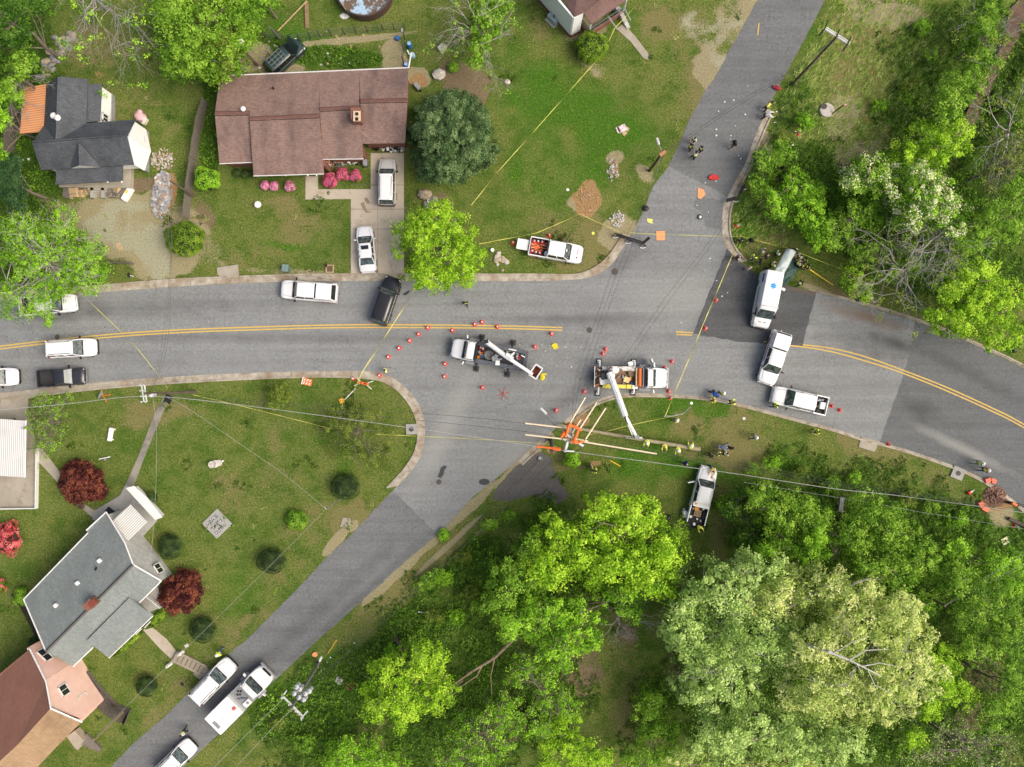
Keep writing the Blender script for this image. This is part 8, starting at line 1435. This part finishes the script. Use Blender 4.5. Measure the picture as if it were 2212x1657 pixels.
t = thing('garden_table', 'white octagonal garden table on the ranch house lawn', 'table', P(561.5, 445)); MB().lathe([(.37, .62), (.37, .68)], 8).build('table_top', 'reflective_white', t); MB().lathe([(.06, 0), (.05, .62)], 8).build('leg', 'reflective_white', t)
t = thing('trash_bin', 'teal wheeled trash bin on the verge left of the planter', 'bin', P(621.5, 582), R(-8)); MB().box((0, 0, .5), (.62, .72, 1.0), bev=.07).build('bin_body', M('bin_teal', (.10, .17, .155), .6), t); MB().box((0, 0, 1.03), (.68, .78, .07), bev=.07).build('lid', M('bin_lid', (.15, .24, .22), .6), t)
t = thing('planter_box', 'square timber planter with mailbox between the bin and the driveway', 'planter', P(713, 581))
for s in (-1, 1): MB().box((0, s * .38, .12), (.86, .1, .24)).build('side', woodb, t); MB().box((s * .38, 0, .12), (.1, .66, .24)).build('side', woodb, t)
MB().box((0, 0, .1), (.7, .7, .1)).build('soil', M('soil_dark', (.12, .09, .06), .95, .4, 20), t); MB().box((-.2, .28, .9), (.2, .42, .22), bev=.05).build('mailbox', black, t); MB().tube([(-.2, .28, 0), (-.2, .28, .85)], .05, 5).build('post', woodb, t)
t = thing('mailbox', 'black mailbox on a white post by the gravel drive mouth', 'mailbox', P(288, 597)); MB().box((0, 0, 1.0), (.2, .5, .22), bev=.05).build('box', black, t); MB().tube([(0, 0, 0), (0, 0, .95)], .05, 5).build('post', 'reflective_white', t)
t = thing('mailbox', 'black mailbox on a bent arm by the side street below the garden steps', 'mailbox', P(402, 1470), R(35)); MB().box((0, 0, 1.0), (.2, .42, .2), bev=.05).build('box', black, t); MB().tube([(.5, 0, 0), (.4, 0, .9), (0, 0, .95)], .03, 5).build('post', black, t)
for lb, x, y in (('white garden statue left of the garden steps', 369, 1433), ('white garden statue above the garden steps', 394, 1408)):
    t = thing('garden_statue', lb, 'statue', P(x, y), group=None); MB().lathe([(.22, 0), (.18, .3), (.12, .4), (.2, .7), (.1, .85)], 12).build('pedestal', 'reflective_white', t); MB().ell((0, 0, 1.0), (.13, .2, .16)).build('figure', 'stone_pale', t)
plate('paving_stone', 'small pale square stone above the garden statues', 'stone', 403, 1395, .45, .35, 30, 'stone_pale'); plate('door_mat', 'dark square mat on the footpath beside the footpath pole', 'mat', 363, 862, .8, .9, -22, 'trim_black', .06); plate('door_mat', 'dark mat on the patio beside the ribbed canopy', 'mat', 237, 1105, .9, .7, -40, 'trim_black', .07)
plate('cardboard_sheet', 'pale tan plywood sheet on the gravel drive beside the feathery tree', 'board', 257, 532, .9, .55, -60, woodb)
t = thing('ac_unit', 'grey air conditioning unit with round fan beside the white house', 'air conditioner', P(1196, 43), R(45)); MB().box((.15, 0, .45), (1.25, 1.25, .9), bev=.06).build('housing', M('ac_grey', (.30, .37, .37), .5), t); MB().lathe([(.3, .9), (.3, .93), (.25, .91)], 18).build('fan_ring', galv, t); MB().box((0, 0, .925), (.42, .12, .02), .6).build('fan_blade', 'trim_black', t); MB().box((0, 0, .05), (1.4, 1.4, .1)).build('pad', 'grey_concrete', t)
t = thing('poster_board', 'printed pink and white sheet lying on tan cardboard in the big lawn', 'poster', P(1343, 280), R(25)); MB().box((0, .1, .05), (1.1, .7, .03)).build('printed_sheet', M('poster_pink', (.72, .50, .54), .6, .6, 5), t); MB().box((.1, -.45, .03), (.5, .5, .03), .2).build('cardboard', woodb, t); MB().box((.55, -.2, .03), (.4, .4, .03), .6).build('cardboard', woodb, t); MB().box((-.3, .12, .07), (.2, .6, .01)).build('printed_figure', 'trim_black', t)
for lb, x, y, m_, h in (('blue barrel inside the mesh fence corner', 859, 84, 'bag_blue', .3), ('tall blue barrel outside the mesh fence', 886, 102, M('barrel_blue', (.03, .16, .38), .5), .9), ('small grey-blue drum beside the downpipe', 892, 122, 'sheet_blue', .5), ('blue bucket at the ranch house corner', 878, 142, M('pail_blue', (.01, .03, .30), .5), .4)):
    t = thing('barrel', lb, 'barrel', P(x, y)); MB().lathe([(.26, 0), (.28, h * .5), (.26, h), (.22, h + .03)], 14).build('drum', m_, t); MB().lathe([(.2, h + .02), (.2, h + .05)], 12).build('lid', 'sheet_blue' if m_ != 'bag_blue' else 'barrel_blue', t)
t = thing('gray_cart', 'grey tipped utility cart at the ranch house corner', 'cart', P(902, 189), R(-50)); MB().box((0, 0, .35), (.85, .5, .4), bev=.08).build('tray', 'truck_grey', t); MB().lathe([(.18, -.05), (.18, .05)], 12, (.5, 0, .2), Matrix.Rotation(R(90), 3, 'X')).build('wheel', 'tyre', t)
t = thing('black_pot', 'round black tub in front of the garage', 'tub', P(813, 321)); MB().lathe([(.3, 0), (.34, .4), (.28, .4), (.26, .1)], 16).build('tub', black, t)
t = thing('grill', 'grey barrel grill at the ranch house garage corner', 'grill', P(791, 355), R(90)); MB().box((0, 0, .75), (.8, .5, .4), bev=.12).build('lid', 'truck_grey', t); MB().box((0, 0, .5), (.8, .5, .12)).build('body', 'trim_black', t)
for s in (-1, 1): MB().tube([(s * .35, .2, 0), (s * .35, .2, .5)], .03, 4).build('leg', 'trim_black', t); MB().tube([(s * .35, -.2, 0), (s * .35, -.2, .5)], .03, 4).build('leg', 'trim_black', t)
t = thing('ladder', 'metal ladder lying along the ranch house front wall', 'ladder', P(724, 357), R(1))
for s in (-1, 1): MB().box((0, s * .2, .2), (1.9, .05, .06)).build('rail', galv, t)
for i in range(6): MB().box((-.8 + i * .32, 0, .2), (.04, .4, .04)).build('rung', galv, t)
t = thing('timber_beams', 'two old crossed timber beams in the overgrown yard below the pool', 'beams', P(650, 35)); part_tube(t, 'beam', (600, 67, .1), (663, 2, .2), .07, woodb); MB().box(P(663, 32, .12), (.4, 2.9, .15), R(2)).build('beam', M('beam_brown', (.24, .16, .09), .9, .3, 4), t, world=True)
t = thing('white_fabric', 'crumpled white sheet on the grass beside the pool', 'sheet', P(745, 35)); MB().ell((0, 0, .05), (.5, .3, .08), 10, 5, .3).build('sheet', 'cloth_white', t)
tag(MB().lathe([(.75, 0), (.75, .35), (.5, .4)], 20, P(1784, 240)).build('manhole_riser', 'stone_pale'), 'round concrete manhole riser in the rough field', 'manhole'); tag(MB().lathe([(.3, .4), (.3, .45)], 14, P(1777, 233)).build('riser_lid', iron), 'iron lid on the round concrete riser', 'manhole cover')
t = thing('marker_post', 'black post with a pink top slanting beside the round concrete riser', 'post', P(1793, 248)); part_tube(t, 'post', (1793, 249, .1), (1822, 227, 1.6), .06, 'trim_black'); MB().box(P(1825, 227, 1.7), (.3, .2, .15), bev=.04).build('pink_top', M('pink_cap', (.62, .30, .30), .6), t, world=True)
t = thing('red_bag', 'dark red bag left on the uphill kerb', 'bag', P(1677, 191), R(-20)); MB().ell((0, 0, .18), (.5, .25, .18), 10, 6, .1).build('bag', M('bag_red', (.30, .01, .03), .6), t); MB().box((-.35, 0, .25), (.12, .25, .05)).build('strap', 'reflective_white', t)
tag(MB().ell(P(1395, 450, .2), (.33, .33, .2), 12, 6, .05).build('black_tub', black), 'round black tub at the left kerb of the uphill street', 'tub')
t = thing('hard_hat', 'white hard hat upside down in a black ring on the uphill street', 'hat', P(1511.5, 469)); MB().lathe([(.28, 0), (.3, .08), (.22, .08)], 16).build('ring', black, t); MB().ell((.02, 0, .1), (.17, .17, .12)).build('hat', 'helmet_white', t)
for lb, x, y, mm in (('black bag on the grass at the left edge of the wood behind the pickup', 1442, 1118, black), ('dark camp chair under the sapling', 1459, 1143, black), ('dark blue bag nearest the huge lime tree', 1433, 1148, M('bag_navy', (.04, .06, .12), .7)), ('black bag on the upper verge of the curved street, left of its twin', 1853.5, 647, black), ('black bag on the upper verge of the curved street, right of its twin', 1865, 646, black), ('black bag at the right edge under the bright maple', 2190, 755, black)):
    t = thing('bag', lb, 'bag', P(x, y), R(RS.randint(0, 90))); MB().ell((0, 0, .25), (.42, .28, .25), 10, 6, .15).build('bag', mm, t); MB().tube([(-.2, 0, .4), (0, 0, .6), (.2, 0, .4)], .03, 4).build('handle', 'truck_grey', t)
t = thing('water_cooler', 'white upright cooler on the grass beside the pickup bed', 'cooler', P(1478, 1109), R(5)); MB().box((0, 0, .35), (.5, .75, .7), bev=.1).build('box', 'reflective_white', t); MB().box((-.1, .5, .3), (.2, .25, .3)).build('tap', 'truck_grey', t)
t = thing('sign_board', 'cream square board lying in the brush at the right edge', 'board', P(2170, 1168), R(30)); MB().box((0, 0, .1), (.75, .7, .05)).build('board', M('board_cream', (.68, .66, .42), .7), t)
tag(MB().tube([P(1434, 899, 1.0), P(1452, 899, 1.1), P(1477, 893, 1.3), P(1491, 879, 2.2)], .05, 6).build('bent_lamp_arm', wire_l, fix=False), 'bent pale metal lamp arm lying at the end of the tape', 'lamp arm')
tag(MB().tube([P(1562, 1125, .1), P(1572, 1098, .15)], .09, 5).build('plank', woodg, fix=False), 'grey plank in the brush right of the grass pickup', 'plank')
tag(MB().tube([P(903, 1322, .2), P(931, 1324, .3)], .08, 5).build('white_rail', 'reflective_white', fix=False), 'white rail lying in the brush right of the side street', 'rail')
tag(MB().wall([P(851, 1375, .6), P(858, 1385, .6), P(872, 1408, .6)], 0, .35).build('low_wall', bark_dark), 'low rusty brown wall in the brush below the side street', 'wall')
tag(MB().lathe([(.32, 0), (.36, .35), (.3, .3), (.25, .1)], 14, P(757, 1481)).build('clay_pot', M('clay_pot', (.30, .10, .06), .8)), 'round red clay pot in the ivy beside the transformer pole', 'pot'); tag(MB().box(P(732, 1470, .2), (.8, .65, .35), R(-30), bev=.1).build('white_box', 'plaster_white'), 'broken white box in the ivy left of the clay pot', 'box')
tag(MB().lathe([(.3, 0), (.28, .2)], 12, P(681, 1413)).build('tree_stump', 'flat_orange'), 'fresh cut orange tree stump above the transformer pole', 'stump')
tag(MB().box(P(1817, 1090, .3), (.45, 1.6, .2), R(-8)).build('culvert_pipe', 'truck_grey'), 'grey culvert pipe end above the small dark stream', 'pipe')
for lb, x, y in (('white disc shaped marker on the big lawn right of the maple', 1226, 410), ('white round marker on the lawn left of the drainage slab kerb', 1493.5, 871), ('white round marker beside the worn verge patch', 1607, 904), ('small round yellow marker on the lawn below the big clay spill', 1281, 504)): tag(MB().lathe([(.14, 0), (.16, .04), (.07, .06)], 14, P(x, y)).build('ground_marker', 'cloth_yellow2' if 'yellow' in lb else 'reflective_white'), lb, 'marker')
def litter(n_, box, label, group, mats, s=(.08, .28), seed=1, skip=None):
    rg_ = random.Random(seed)
    for i in range(n_):
        x, y = rg_.uniform(box[0], box[2]), rg_.uniform(box[1], box[3]); ss = rg_.uniform(*s)
        if skip is not None and not inpoly(np.array([P(x, y).x]), np.array([P(x, y).y]), ROAD)[0] == skip: continue
        k_n = rg_.randint(4, 6); mb = MB(); mb.prism([P(x, y) + Vector((ss * rg_.uniform(.35, .6) * math.cos(a), ss * rg_.uniform(.2, .6) * math.sin(a), 0)) for a in np.linspace(0, 5.2, k_n)], .016, .05); tag(mb.build('litter', rg_.choice(mats)), label, 'litter', group)
pap = MATS['reflective_white']
litter(18, (1330, 400, 1580, 700), 'scrap of white paper on the junction asphalt', 'paper scraps on the junction', [pap, pap, pap, 'sheet_blue' and MATS['sheet_blue']], seed=4, skip=True, s=(.08, .2))
litter(20, (1500, 180, 1660, 400), 'scrap of white paper on the uphill street', 'paper scraps on the uphill street', [pap], (.08, .22), 5, True)
litter(26, (1640, 230, 1720, 420), 'scrap of litter along the uphill kerb', 'litter along the uphill kerb', [pap, woodb], (.08, .3), 6, False)
litter(18, (1100, 730, 1260, 860), 'small dark scrap on the road behind the bucket truck', 'scraps behind the bucket truck', [black, pap, MATS['bark']], (.08, .22), 7, True)
litter(24, (690, 60, 875, 140), 'scrap of rubbish in the ranch house back yard', 'rubbish in the ranch house yard', [pap, woodb, tanrock], (.12, .4), 8)
litter(16, (560, 85, 600, 150), 'piece of clutter beside the green van', 'clutter beside the green van', [pap, galv, tanrock], (.12, .4), 9)
litter(22, (620, 1380, 860, 1500), 'white scrap in the ivy bank of the side street', 'scraps on the ivy bank', [pap], (.08, .22), 10, False)
litter(14, (20, 290, 70, 430), 'white scrap left of the charcoal roofed house', 'scraps left of the charcoal roofed house', [pap], (.1, .4), 11)
